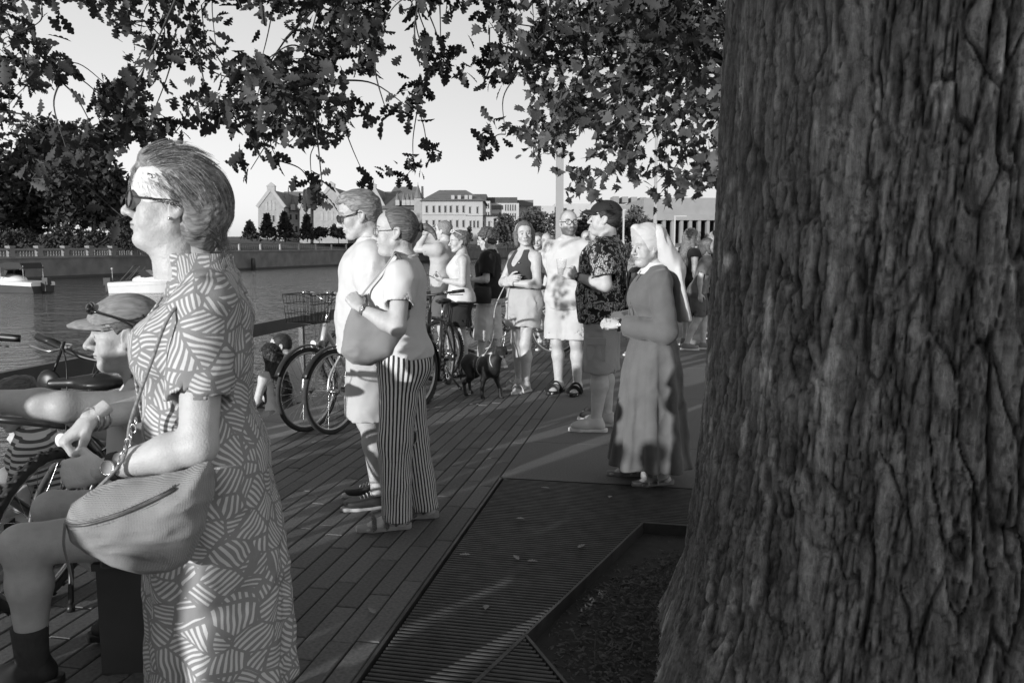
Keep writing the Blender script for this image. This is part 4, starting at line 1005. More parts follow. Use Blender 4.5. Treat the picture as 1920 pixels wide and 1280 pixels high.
    if lamp:
        c = HB + np.array([.075, 0, .03]); Mx = np.eye(4); Mx[:3, 0] = (0, 1, 0); Mx[:3, 1] = (0, 0, 1); Mx[:3, 2] = (1, 0, 0); Mx[:3, 3] = c
        g = MB(); g.lathe([(0, -.04), (.018, -.035), (.034, -.005), (.036, .018), (.032, .02)], 16, Mx); hl = sg(g, 'headlight', M_metal); g = MB(); g.lathe([(.033, .017), (.02, .024), (0, .027)], 16, Mx); sg(g, 'lamp_glass', M_lampg, hl)
    if basket:
        g = MB(); c = HT + np.array([.19, 0, .07]); w, dp, hh = .16, .12, .22
        for z, gr_ in ((0, .86), (.07, .9), (.15, .95), (.22, 1)):
            pts = []
            for sx, sy in ((1, 1), (-1, 1), (-1, -1), (1, -1)): pts += [c + np.array([sx * dp * gr_, sy * w * gr_ * .9, z - .02]), c + np.array([sx * dp * gr_ * .9, sy * w * gr_, z - .02])] if sx * sy > 0 else [c + np.array([sx * dp * gr_ * .9, sy * w * gr_, z - .02]), c + np.array([sx * dp * gr_, sy * w * gr_ * .9, z - .02])]
            g.tube(np.array(pts), .0045 if z > .2 else .0028, 5, False, True)
        for i in range(9):
            t = -1 + 2 * i / 8
            for sx in (-1, 1): g.tube([c + np.array([sx * dp * .86, t * w * .8, -.02]), c + np.array([sx * dp, t * w * .92, .2])], .0022, 4)
            g.tube([c + np.array([-dp * .86, t * w * .8, -.02]), c + np.array([dp * .86, t * w * .8, -.02])], .0022, 4)
        for i in range(7):
            t = -1 + 2 * i / 6
            for sy in (-1, 1): g.tube([c + np.array([t * dp * .8, sy * w * .86, -.02]), c + np.array([t * dp * .92, sy * w, .2])], .0022, 4)
        sg(g, 'basket', M_black)
    if stand:
        mb = MB(); mb.tube([(.38, .03, .27), (.33, .1, .14), (.30, .19, .012)], .011, 8); mb.tube([(.305, .178, .03), (.297, .197, .008)], .016, 8); mb.build('kickstand', M_black, o, True)
    if mirror:
        Mx = np.eye(4); c = S0 + np.array([.08, -.16, -.12]); Mx[:3, 0] = (0, 1, 0); Mx[:3, 1] = (0, 0, 1); Mx[:3, 2] = (1, 0, 0); Mx[:3, 3] = c
        g = MB(); g.lathe([(0, .02), (.03, .018), (.052, .008), (.056, 0), (0, -.004)], 18, Mx); g.tube([c, S0 + np.array([.02, -.15, .05])], .006, 6); sg(g, 'mirror', M_black, hb)
    return o
pB = gp(580, 808); pB2 = gp(627, 813)
bicycle('parked city bicycle with wire basket and pale frame nearer the river edge', front=pB, heading=(-.5, -.866), col=.5, basket=True, steer=0, step=True)
bicycle('parked pale city bicycle with headlight beside the man in white T-shirt', front=pB2, heading=(-.5, -.866), col=.6, steer=2, step=True)
bicycle('black knobby-tyred bicycle with headlight and round mirror behind the seated cyclist', front=np.array([-1.95, 3.12, 0]), heading=(-.22, -.97), col=.02, knob=True, steer=6, bar='flat', guards=False, mirror=True, roll=-8)
bicycle('black bicycle on kickstand standing sideways behind the seated cyclist', rear=np.array([-1.5, 3.28, 0]), heading=(-.99, -.1), col=.02, bar='city')
bicycle('black mountain bicycle with knobby tyres parked behind the woman in striped trousers', rear=gp(822, 714), heading=(-.78, -.62), col=.02, knob=True, bar='flat', guards=False, lamp=False)
bicycle('dark flat-barred bicycle standing beside the bare-armed woman with a phone', front=gp(798, 757), heading=(-.12, -.99), col=.03, steer=-8, bar='flat', knob=True, guards=False, lamp=False)
bicycle('black city bicycle parked behind the woman with folded arms', rear=gp(1040, 664), heading=(-.99, .1), col=.025)
bicycle('black bicycle parked behind the woman in black T-shirt', rear=gp(952, 662), heading=(-.98, -.2), col=.02, stand=False)
bicycle('dark bicycle leaning beyond the man in patterned shirt', rear=gp(1215, 620), heading=(-.98, .2), col=.06, lamp=False)
# ================================================================== the people in view
def deg(a): return R(a)
def stripes_mat(name, light, dark, freq, duty=.5, wob=.0, horizontal=False):
    m = mat(name, light, .88, .03, 6, .0012, 300, spec=.15); N, L, b = nodes(m)
    a = N.new('ShaderNodeAttribute'); a.attribute_name = 'uvw'; sp = N.new('ShaderNodeSeparateXYZ'); L.new(a.outputs['Vector'], sp.inputs[0])
    u = sp.outputs[2] if horizontal else sp.outputs[0]
    if wob:
        n = N.new('ShaderNodeTexNoise'); n.inputs['Scale'].default_value = 9; L.new(a.outputs['Vector'], n.inputs['Vector']); u = mathn(N, L, 'ADD', u, mathn(N, L, 'MULTIPLY', n.outputs[0], wob))
    fr = mathn(N, L, 'FRACT', mathn(N, L, 'MULTIPLY', u, freq)); st = mathn(N, L, 'LESS_THAN', fr, duty)
    L.new(mixv(N, L, st, light, dark), b.inputs['Base Color']); return m
def leafprint_mat(name, base, light, cell=15.0, freq=78, thr=.05):
    """fans of brush strokes: each Voronoi cell has strokes of its own direction"""
    m = mat(name, base, .85, .03, 6, .001, 300, spec=.15); N, L, b = nodes(m)
    a = N.new('ShaderNodeAttribute'); a.attribute_name = 'uvw'
    nz = N.new('ShaderNodeTexNoise'); nz.inputs['Scale'].default_value = 7; L.new(a.outputs['Vector'], nz.inputs['Vector'])
    ad = N.new('ShaderNodeVectorMath'); ad.operation = 'MULTIPLY_ADD'; L.new(nz.outputs['Color'], ad.inputs[0]); ad.inputs[1].default_value = (.05, .0, .05); L.new(a.outputs['Vector'], ad.inputs[2])
    v = N.new('ShaderNodeTexVoronoi'); v.feature = 'F1'; v.inputs['Scale'].default_value = cell; L.new(ad.outputs[0], v.inputs['Vector'])
    v2 = N.new('ShaderNodeTexVoronoi'); v2.feature = 'DISTANCE_TO_EDGE'; v2.inputs['Scale'].default_value = cell; L.new(ad.outputs[0], v2.inputs['Vector'])
    sc = N.new('ShaderNodeSeparateColor'); L.new(v.outputs['Color'], sc.inputs[0]); an = mathn(N, L, 'MULTIPLY', sc.outputs[0], math.pi)
    sp = N.new('ShaderNodeSeparateXYZ'); L.new(ad.outputs[0], sp.inputs[0]); sv = N.new('ShaderNodeSeparateXYZ'); L.new(v.outputs['Position'], sv.inputs[0])
    dx = mathn(N, L, 'SUBTRACT', sp.outputs[0], sv.outputs[0]); dz = mathn(N, L, 'SUBTRACT', sp.outputs[2], sv.outputs[2])
    s1 = mathn(N, L, 'ADD', mathn(N, L, 'MULTIPLY', dx, mathn(N, L, 'COSINE', an)), mathn(N, L, 'MULTIPLY', dz, mathn(N, L, 'SINE', an)))
    s2 = mathn(N, L, 'SUBTRACT', mathn(N, L, 'MULTIPLY', dz, mathn(N, L, 'COSINE', an)), mathn(N, L, 'MULTIPLY', dx, mathn(N, L, 'SINE', an)))
    # strokes fan out slightly
    fan = mathn(N, L, 'MULTIPLY', s1, mathn(N, L, 'ADD', 1.0, mathn(N, L, 'MULTIPLY', s2, -3.0)))
    w = mathn(N, L, 'SINE', mathn(N, L, 'MULTIPLY', fan, freq * 2 * math.pi))
    w = mathn(N, L, 'ADD', w, mathn(N, L, 'MULTIPLY', mathn(N, L, 'SUBTRACT', nz.outputs['Fac'], .5), 1.6))
    st = mathn(N, L, 'MULTIPLY', mathn(N, L, 'GREATER_THAN', w, .12), mathn(N, L, 'GREATER_THAN', v2.outputs['Distance'], thr))
    L.new(mixv(N, L, st, base, light), b.inputs['Base Color']); return m
def blotch_mat(name, base, light, scale=16, thr=.53):
    m = mat(name, base, .8, .05, 6, .001, 300, spec=.2); N, L, b = nodes(m)
    tc = N.new('ShaderNodeTexCoord'); n = N.new('ShaderNodeTexNoise'); n.inputs['Scale'].default_value = scale; n.inputs['Detail'].default_value = 2; L.new(tc.outputs['Object'], n.inputs['Vector'])
    n.inputs['Distortion'].default_value = 1.2; n.inputs['Scale'].default_value = scale * 1.5
    n2 = N.new('ShaderNodeTexNoise'); n2.inputs['Scale'].default_value = scale * 6; n2.inputs['Distortion'].default_value = .8; L.new(tc.outputs['Object'], n2.inputs['Vector'])
    w = N.new('ShaderNodeTexWave'); w.inputs['Scale'].default_value = scale * 2.2; w.inputs['Distortion'].default_value = 14; w.inputs['Detail'].default_value = 3; L.new(tc.outputs['Object'], w.inputs['Vector'])
    a = mathn(N, L, 'MULTIPLY', mathn(N, L, 'GREATER_THAN', n.outputs[0], .5), mathn(N, L, 'GREATER_THAN', mathn(N, L, 'ADD', mathn(N, L, 'MULTIPLY', n2.outputs[0], .7), mathn(N, L, 'MULTIPLY', w.outputs['Fac'], .4)), .5))
    L.new(mixv(N, L, a, base, mathn(N, L, 'MULTIPLY', n2.outputs[0], light * 1.8)), b.inputs['Base Color']); return m
def weave_mat(name, v, sc=420):
    m = mat(name, v, .9, .12, 14, 0, 0, spec=.1); N, L, b = nodes(m); tc = N.new('ShaderNodeTexCoord')
    outs = []
    for d in ('X', 'Z'):
        w = N.new('ShaderNodeTexWave'); w.bands_direction = d; w.inputs['Scale'].default_value = sc / 6.28; w.inputs['Distortion'].default_value = .6; L.new(tc.outputs['Object'], w.inputs['Vector']); outs.append(w.outputs['Fac'])
    hgt = mathn(N, L, 'MULTIPLY', outs[0], outs[1]); bp = N.new('ShaderNodeBump'); bp.inputs['Distance'].default_value = .0018; L.new(hgt, bp.inputs['Height']); L.new(bp.outputs[0], b.inputs['Normal'])
    src = b.inputs['Base Color'].links[0].from_socket; L.new(mathn(N, L, 'MULTIPLY', src, mathn(N, L, 'ADD', .8, mathn(N, L, 'MULTIPLY', hgt, .45))), b.inputs['Base Color']); return m

# ---------------------------------------------------------------- woman in the leaf-print dress (nearest)
M_dress = leafprint_mat('leaf_print_cotton', .22, .52)
w1 = Person('woman in leaf-print shirt dress with headscarf and sunglasses clutching her bag', (-.825, 2.12, 0), deg(198), 1.645, False, w=1.12, belly=.035, bust=.03, head=(0, 7, 0), h=.0075, hh=.0027,
    arms={'elL': (.01, .265, 1.025), 'wrL': (.245, .2, .965), 'hdL': ((1, -.25, -.12), (.1, 1, .15), 'fist'), 'elR': (.03, -.25, 1.06), 'wrR': (.29, .03, 1.06), 'hdR': ((.75, .35, -.6), (.6, .1, .8), 'fist')},
    hd=dict(eyes=False, fat=.8, nose=1.0, brow=.7, lip=.7, old=1, neck=1.2), limb=1.13, skin=0, headfwd=.068, neckz=.042, cut=lambda F: F.ell((-.095, 0, 1.475), (.075, .13, .055), .02, True))
F = w1.field(.0068, (-.36, -.4, .25), (.36, .42, 1.5))
Rw = w1.R(.018, .86, 1.43); Rw = [list(r) for r in Rw]; sk = [(.28, -.01, 0, .2, .235), (.5, -.01, 0, .19, .23), (.7, -.01, 0, .178, .222)]
for r in Rw:
    if r[0] > 1.36: r[3] -= .012; r[4] -= .008
F.loft(sk + [tuple(r) for r in Rw], .01, mod=lambda an, Z, x, y: 1 + .045 * np.clip((.95 - Z) / .4, 0, 1) * np.sin(an * 9 + np.sin(Z * 5)))
for sd in 'LR':
    sh, el = w1.J['sh' + sd], w1.J['el' + sd]; F.ell(sh + np.array([0, 0, -.008]), .07, .04); F.cone(w1.J['nk'], sh, .056, .055, .04); flatcone(F, sh, sh + (el - sh) * .66, .066, .079, .03)
F.folds(.009, 8, 4, (1, 1, .8)); F.noise(.006, 15, 6)
for sd in 'LR':
    sh, el = w1.J['sh' + sd], w1.J['el' + sd]; dv = el - sh; flatcone(F, sh + dv * .54, sh + dv * .9, .069, .07, .004, True)
F.ell((.115, 0, 1.44), (.115, .06, .13), .012, True)
def uv_w1(V): return np.stack([np.arctan2(V[:, 0] * -1 + .0, V[:, 1] + .02) * .21, np.zeros(len(V)), V[:, 2]], 1)
dress = w1.put('dress', F, M_dress, uv_w1)
# open shirt collar
cl = MB(); 
F = Field((-.16, -.14, 1.34), (.16, .14, 1.53), .005)
F.loft([(1.385, -.008, 0, .115, .1), (1.43, .0, 0, .1, .084), (1.5, .01, 0, .094, .08)], .006); F.loft([(1.3, -.008, 0, .106, .092), (1.43, .0, 0, .09, .075), (1.6, .012, 0, .084, .07)], .004, sub=True); F.plane((.6, 0, 1), 1.452); F.ell((.13, 0, 1.45), (.11, .05, .14), .008, True)
w1.put('collar', F, M_dress, uv_w1, par=dress)
# sleeve tab and button
sh, el = w1.J['shL'], w1.J['elL']; p0 = sh + (el - sh) * .22 + np.array([-.004, .066, 0]); p1 = sh + (el - sh) * .63 + np.array([-.004, .078, 0]); tb = MB(); V, Fc = tube([p0, p0 * .5 + p1 * .5 + (0, .006, 0), p1], .017, 8, True, False, .2); tb.add(V, Fc); o = link('sleeve_tab', mesh('sleeve_tab', V, Fc, M_dress, uvw=uv_w1(V)), dress)
bt = MB(); bt.sphere(p0 + np.array([0, .006, -.012]), (.008, .004, .008), 10, 6); w1.part('button', bt, M_dark, par=dress)
# placket down the front
pk = MB(); pk.tube(curve([(.10, .012, 1.38), (.175, .014, 1.27), (.178, .014, 1.18), (.165, .014, 1.05)], 8), .012, 6, True, False, .3); V = np.vstack(pk.V); link('placket', mesh('placket', V, pk.F, M_dress, uvw=uv_w1(V)), dress)
for z_, x_ in ((1.33, .15), (1.25, .185), (1.17, .187), (1.09, .178)): bt = MB(); bt.sphere((x_, .014, z_), (.004, .006, .006), 8, 5); w1.part('button', bt, M_dark, par=dress)
M_hair1 = hair_mat(.19, (5, 60, 26), (0, R(40), 0), .75)
ho = w1.hair('bob', M_hair1, .02, 3, .0036)
def flow1(p):
    c = np.array([-.04, 0, .03]); r = p - c; return np.array([-.75 + p[0] * 2, r[1] * 1.5, -.55 - (.05 - p[0]) * 3.5 + (.5 if p[2] > .09 and p[0] > -.02 else 0)])
hv = w1.hv[np.abs(w1.hv[:, 1]) > -1]; hv = hv[(hv[:, 2] > -.08)]; hv = hv + nrm(np.array([0, 0, 0]))
st_ = strands(ho, w1.HM, M_hair1, (hv * 1.0, flow1), 2600, 4, .075, .0007)
st_ = strands(ho, w1.HM, hair_mat(.42, (3, 40, 14)), (hv * 1.0, flow1), 900, 9, .07, .0007)
# headscarf
F = Field((-.14, -.12, -.06), (.14, .12, .16), .0034); F.ell((-.012, 0, .035), (.108, .084, .097)); F.ell((.045, 0, .045), (.054, .066, .06), .02)
F.plane((.50, 0, 1), .128); F.plane((-.24, 0, -1), -.012); F.noise(.003, 30, 2, (1, 1, 3)); F.folds(.003, 22, 8, (.4, .4, 2)); F.plane((-1, 0, .2), .05)
V, Q = F.mesh(); scf = link('headscarf', mesh('headscarf', xf(w1.HM, V), Q, M_white), w1.o)
pd = MB()
for i in range(9):
    pd = MB(); t = i / 8; x_ = .06 - t * .085; y_ = .0875 * math.sqrt(max(0, 1 - ((x_ + .012) / .112) ** 2)) + .002; a = np.arange(8) * math.pi / 4; pd.tube(np.stack([x_ + .004 * np.cos(a), np.full(8, y_), .0115 - t * .012 + .003 * np.sin(a)], 1), .0009, 4, False, True); link('scarf_motif', mesh('scarf_motif', xf(w1.HM, np.vstack(pd.V)), pd.F, M_dark), scf)
for x_, z_ in ((.078, .062), (.055, .068)):
    pd = MB(); a = np.arange(12) * math.pi / 6; y_ = .048 if x_ > .07 else .072; pd.tube(np.stack([x_ + .006 * np.cos(a) + .003 * np.sin(a), np.full(12, y_) - .008 * np.cos(a), z_ + .005 * np.sin(a)], 1), .0012, 4, False, True); link('scarf_motif', mesh('scarf_motif', xf(w1.HM, np.vstack(pd.V)), pd.F, M_dark), scf)
glasses(w1.o, w1.HM, 'dark', .028, .023, .0028, .004, .106)
er = MB(); er.sphere((.0, .086, -.035), .0045, 10, 6); link('earring', mesh('earring', xf(w1.HM, np.vstack(er.V)), er.F, M_metal), w1.o)
w1.watch('L', .0185, M_metal, M_dark, .84, out=np.array([.1, 1, .25]))
br = MB(); wr, el = w1.J['wrR'], w1.J['elR']; axv = nrm(wr - el); y_ = nrm(np.cross(axv, (0, 0, 1))); z_ = np.cross(y_, axv)
for k_ in range(3):
    c = el + (wr - el) * (.9 + .045 * k_); a = np.arange(22) * 2 * math.pi / 22; ring = c + .0315 * (np.cos(a)[:, None] * y_ + np.sin(a)[:, None] * z_); br.tube(ring, np.where(np.arange(22) % 2, .0024, .004), 6, False, True)
w1.part('bracelet', br, mat('bead', .3, .3, .5, 90, metal=.5))
rg_ = MB(); hp_ = w1.J['wrL'] + np.array([.09, -.03, -.03]); a = np.arange(14) * 2 * math.pi / 14; rg_.tube(hp_ + np.stack([0 * a, .012 * np.cos(a), .012 * np.sin(a)], 1), .002, 5, False, True); w1.part('ring', rg_, M_metal)
w1.shoes('sandal', M_dark, M_dark)
# her crescent bag, slung on a cord
M_bag = weave_mat('woven_linen', .33, 620)
bc = at(266, 968, 1.80); px2 = 1.80 / FPX
outl = [((x - 266) * px2, (968 - y) * px2) for x, y in ((131, 968), (140, 940), (170, 915), (230, 898), (300, 890), (352, 878), (396, 862), (404, 880), (398, 930), (378, 995), (350, 1055), (318, 1078), (270, 1082), (215, 1062), (165, 1030), (140, 1003))]
F = Field((-.2, -.11, -.17), (.2, .12, .17), .0058); F.pillow(outl, .068, .095, .01); F.folds(.008, 9, 12, (.8, 1, 2.2)); F.noise(.004, 14, 3)
V, Q = F.mesh(); V = relax(V, Q, 2, .5); bag = link('crescent_bag', mesh('bag', V, Q, M_bag), None, tuple(bc), R(8)); tag(bag, 'beige woven crescent bag with zip held against the leaf-print dress', 'bag')
def bag_front(x, z):       # front skin of the bag at x,z
    d2 = np.hypot(V[:, 0] - x, V[:, 2] - z) + (V[:, 1] > .03) * 1; i = np.argsort(d2)[:6]; return np.array([x, V[i, 1].mean() - .002, z])
zp = [bag_front(x, z) for x, z in zip(np.linspace(-.153, .095, 14), .005 + np.linspace(0, 1, 14) ** 1.7 * .076)]; mb = MB(); mb.tube(np.array(zp), .0042, 6); mb.build('zip', mat('zip_metal', .07, .4, .4, 200), bag, True)
for dz in (.009, -.009): mb = MB(); mb.tube(np.array(zp) + (0, .001, dz), .0022, 5); mb.build('seam', M_bag, bag, True)
mb = MB(); z0 = zp[0]; mb.tube(curve([z0 + (0, -.004, 0), z0 + (-.004, -.008, -.05), z0 + (.002, -.004, -.10), z0 + (.006, -.002, -.145)], 5), .0075, 6, True, False, .25); mb.build('zip_pull', mat('leather', .13, .6), bag, True)
mb = MB(); mb.tube(curve([(-.115, -.0, .05), (-.045, .03, .13), (-.03, .06, .22), (.02, .075, .36), (.06, .085, .46), (.1, .16, .52)], 8), .0045, 6); mb.build('cord', mat('cord', .2, .7, .5, 120), bag, True)
mb = MB()
for i in range(7):
    a = np.arange(10) * 2 * math.pi / 10; c = np.array([-.052 + i * .006, .028 + i * .003, .12 + i * .016]); r1 = np.stack([.006 * np.cos(a), 0 * a, .011 * np.sin(a)], 1) if i % 2 else np.stack([0 * a, .006 * np.cos(a), .011 * np.sin(a)], 1); mb.tube(c + r1, .0017, 5, False, True)
mb.build('chain', M_metal, bag, True)
# ---------------------------------------------------------------- woman in striped trousers
pf = (gp(690, 1003) + gp(752, 972)) / 2
w2 = Person('woman in striped wide trousers with grey ponytail, glasses and canvas tote', (pf[0] + .10, pf[1] + .06, 0), deg(183), 1.655, False, w=1.1, belly=.03, bust=.02, head=(0, -1, 0), h=.0085,
    arms={'elL': (.0, .285, 1.105), 'wrL': (.195, .2, 1.195), 'hdL': ((.55, -.3, .75), (-.3, 1, .3), 'fist')}, legs={'anL': (.05, .09, .085), 'anR': (-.09, -.09, .085), 'knL': (.04, .09, .49), 'knR': (-.035, -.09, .49), 'ftL': 10, 'ftR': 0}, hd=dict(fat=.5, nose=.95, old=1), limb=1.06, headfwd=.02)
w2.shirt(cloth('pale_jersey', .58), .93, .55, .018, fold=.007, seed=3, sleeve_r=.07, name='t_shirt')
def uv_legs(V, J=w2.J):
    cl_ = np.where(V[:, 1] > 0, 1, -1); out = np.zeros((len(V), 3)); top = sstep(.72, .86, V[:, 2])
    for sd, sgn in (('L', 1), ('R', -1)):
        m = cl_ == sgn; t = np.clip((.9 - V[m, 2]) / .82, 0, 1)[:, None]; c = J['hp' + sd] * (1 - t) + J['an' + sd] * t
        cx = c[:, 0]; cy = c[:, 1] * (1 - 0); out[m, 0] = np.arctan2(V[m, 0] - cx, np.abs(V[m, 1] - cy) + .004) * .115 * np.interp(V[m, 2], [.1, .5, .95], [1, 1, 1])
    out[:, 2] = V[:, 2]; return out
F = w2.field(.0085); F.loft(w2.R(.012, .78, 1.03), .01)
for sd in 'LR':
    hp, kn, an = w2.J['hp' + sd], w2.J['kn' + sd], w2.J['an' + sd]; F.cone(hp, kn, .108, .086, .03); flatcone(F, kn, an + np.array([-.012, 0, -.03]), .084, .077, .03)
F.folds(.007, 8, 31, (1, 1, .4)); F.noise(.004, 14, 2)
w2.put('trousers', F, stripes_mat('striped_cotton', .62, .035, 46, .48, .006), uv_legs)
w2.hair('tight', hair_mat(.11, (3, 40, 40), (0, R(-10), 0), .7), .006, 2, .0034)
tl = MB(); tl.tube(curve([(-.13, 0, .02), (-.16, 0, .022), (-.195, 0, -.002), (-.215, 0, -.045)], 6), np.interp(np.arange(19), [0, 6, 18], [.014, .022, .006]), 8); link('ponytail', mesh('ponytail', xf(w2.HM, np.vstack(tl.V)), tl.F, hair_mat(.13, (10, 60, 20))), w2.o)
tb_ = MB(); a = np.arange(14) * 2 * math.pi / 14; tb_.tube(np.stack([np.full(14, -.137), .019 * np.cos(a), .021 + .019 * np.sin(a)], 1), .008, 7, False, True); link('hair_tie', mesh('hair_tie', xf(w2.HM, np.vstack(tb_.V)), tb_.F, M_dark), w2.o)
glasses(w2.o, w2.HM, 'clear', .026, .019, .002, .002, .107, mat('horn', .12, .3))
w2.watch('L', .012, M_metal, mat('leather_band', .1, .6), .88, out=np.array([-.2, 1, .1]))
w2.shoes('sandal', mat('studded_leather', .12, .5, .9, 140, .002, 160), mat('cork', .3))
# tote bag hanging at her left side
Yt = pf[1] - .13; tc_ = at(702, 625, Yt); pxt = Yt / FPX
outl = [((x - 702) * pxt, (625 - y) * pxt) for x, y in ((662, 568), (652, 600), (642, 640), (643, 660), (662, 679), (692, 684), (735, 668), (752, 640), (762, 605), (772, 574), (748, 590), (700, 584))]
F = Field((-.22, -.12, -.2), (.22, .12, .2), .007); F.pillow(outl, .055, .09, .01); F.folds(.013, 6, 5, (1, 1, 1.3)); F.noise(.006, 11, 8)
V, Q = F.mesh(); V = relax(V, Q, 2, .5); tote = link('tote_bag', mesh('tote', V, Q, cloth('canvas', .23, .1)), None, tuple(tc_), R(6)); tag(tote, 'slouchy grey canvas tote bag on the striped-trouser woman\'s shoulder', 'bag')
def tpt(px, py, dy): q = at(px, py, Yt + dy) - tc_; return rotz(R(-6)) @ q
mb = MB(); mb.tube(curve([tpt(663, 575, 0), tpt(685, 545, .03), tpt(722, 500, .04), tpt(738, 478, .08), tpt(745, 474, .16)], 6), .010, 6, True, False, .3); mb.build('strap', cloth('canvas_strap', .3), tote, True)
mb = MB(); mb.tube(curve([tpt(768, 580, 0), tpt(762, 540, -.01), tpt(757, 500, .02), tpt(745, 478, .08), tpt(738, 474, .16)], 6), .011, 6, True, False, .3); mb.build('strap', mat('dark_strap', .06, .7), tote, True)
# ---------------------------------------------------------------- man in white T-shirt
p = gp(672, 952); m2 = Person('man in white T-shirt with dark sunglasses and pale knee shorts', (p[0] + .06, p[1] + .1, 0), deg(190), 1.765, True, w=1.0, belly=.025, lean=-.02, head=(0, -13, 0), h=.0085, shod=True, arms={'elL': (-.05, .25, 1.12), 'wrL': (.0, .25, .95), 'hdL': ((.4, -.1, -.8), (0, 1, 0), 'relax')}, hd=dict(eyes=False, nose=1.1, old=1, brow=.5), headfwd=.02)
m2.shirt(cloth('white_jersey', .53), .86, .8, .026, fold=.013, seed=7, sleeve_r=.085, loose=.02, name='t_shirt')
m2.shorts(cloth('pale_twill', .42), .5, 1.02, (.108, .118), fold=.010)
m2.hair('side', hair_mat(.22, (5, 40, 40), (0, R(20), 0), .7), .012, 5, .0034); glasses(m2.o, m2.HM, 'dark', .026, .019, .0028, .003, .108)
m2.shoes('moccasin', mat('dark_leather', .035, .45, .3, 30), mat('white_sole', .35))
pr_ = MB()
for i, (y_, z_, ang) in enumerate(((.02, 1.30, 0), (-.02, 1.30, 1), (-.06, 1.29, 0))): 
    a = np.linspace(.6, 5.6, 10); pr_.tube(np.stack([np.full(10, -.142), y_ + .016 * np.cos(a), z_ + .022 * np.sin(a)], 1), .004, 5)
m2.part('shirt_print', pr_, M_dark)
# ---------------------------------------------------------------- nun
p = (gp(1245, 912) + gp(1192, 895)) / 2; M_habit = mat('habit_wool', .12, .9, .12, 9, .0012, 400, spec=.1, sheen=.15)
nun = Person('nun in long grey habit and white veil, hands clasped', (p[0], p[1] + .05, 0), deg(184), 1.575, False, w=.97, belly=.0, bust=.01, head=(26, -7, 0), h=.0085,
    arms={'elL': (-.03, .25, 1.04), 'wrL': (.24, .06, 1.07), 'hdL': ((.8, -.5, .05), (.4, .7, .6), 'fist'), 'elR': (-.02, -.255, 1.10), 'wrR': (.255, -.05, 1.07), 'hdR': ((.85, .45, .1), (.4, -.6, .6), 'fist')}, hd=dict(fat=1.0, nose=.95, smile=.6, old=1, brow=.75, gaze=-8), headfwd=.035, legs={'anL': (-.06, .11, .085), 'anR': (.06, -.11, .085)})
F = nun.field(.0085, (-.4, -.5, .05), (.5, .5, 1.5)); up = [list(r) for r in nun.R(.024, .96, 1.44)]
sk = [(.125, -.01, 0, .262, .29), (.3, -.008, 0, .235, .265), (.6, -.006, 0, .198, .238), (.82, -.008, 0, .17, .218)]
for r in up:
    if r[0] > 1.36: r[3] -= .01; r[4] -= .01
F.loft(sk + [tuple(r) for r in up], .01, mod=lambda an, Z, x, y: 1 + np.clip((1.0 - Z) / .5, 0, 1) ** .6 * .075 * np.sign(np.sin(an * 10 + .6)) * np.abs(np.sin(an * 10 + .6)) ** .6)
for sd in 'LR':
    sh, el, wr = nun.J['sh' + sd], nun.J['el' + sd], nun.J['wr' + sd]; F.ell(sh, .066, .03); F.cone(nun.J['nk'] + np.array([0, 0, -.01]), sh, .052, .055, .04); F.cone(sh, el, .064, .072, .012); flatcone(F, el, el + (wr - el) * .82, .07, .064, .012)
F.folds(.012, 7, 14, (1, 1, .6)); F.noise(.004, 14, 6)
hb_ = nun.put('habit', F, M_habit)
cp = MB(); cp.tube(curve([(.088, .03, 1.42), (.15, .05, 1.28), (.165, .045, 1.12), (.16, .04, 1.0)], 8), .006, 6, True, False, .5); nun.part('placket', cp, M_habit, par=hb_)
for i in range(4): bt = MB(); bt.sphere((.178 + (.012 if i < 3 else 0), .03, 1.3 - i * .11), .006, 8, 5); nun.part('button', bt, M_dark, par=hb_)
F = Field((-.14, -.14, 1.36), (.16, .14, 1.52), .005); F.loft([(1.40, .0, 0, .105, .1), (1.445, -.01, 0, .08, .078), (1.475, -.012, 0, .072, .07)], .006); F.plane((.25, 0, 1), 1.462); V, Q = F.mesh(); link('white_collar', mesh('white_collar', V, Q, M_white), nun.o)
M_veil = cloth('veil_linen', .56, .03)
F = Field((-.2, -.13, -.1), (.14, .13, .19), .0038); F.ell((-.018, 0, .048), (.113, .092, .108)); F.cone((.04, 0, .085), (.078, 0, .125), .05, .03, .04); F.ell((-.06, 0, .01), (.075, .085, .085), .03); F.folds(.003, 16, 3, (1, 1, 2)); F.plane((.9, 0, -.43), .037, .004); F.plane((.35, 0, -1), .06); V, Q = F.mesh(); vb = link('coif', mesh('coif', xf(nun.HM, V), Q, M_veil), nun.o)
F = Field((-.42, -.22, .9), (.1, .22, 1.72), .0075); hm = nun.HM[:3, 3]
F.cone(hm + (-.075, 0, .06), (-.15, 0, 1.42), .085, .095, .03, sq=(1.5, 1, 1)); flatcone(F, (-.15, 0, 1.42), (-.205, 0, 1.1), .095, .13, .03, sq=(2.6, 1, 1)); F.folds(.012, 10, 9, (1, 1.6, .25)); V, Q = F.mesh(); link('veil', mesh('veil', V, Q, M_veil), vb)
nun.watch('L', .012, M_metal, M_black, .93, out=np.array([.2, 1, .1])); nun.shoes('sandal', mat('tan_leather', .28, .6), mat('tan_sole', .2))
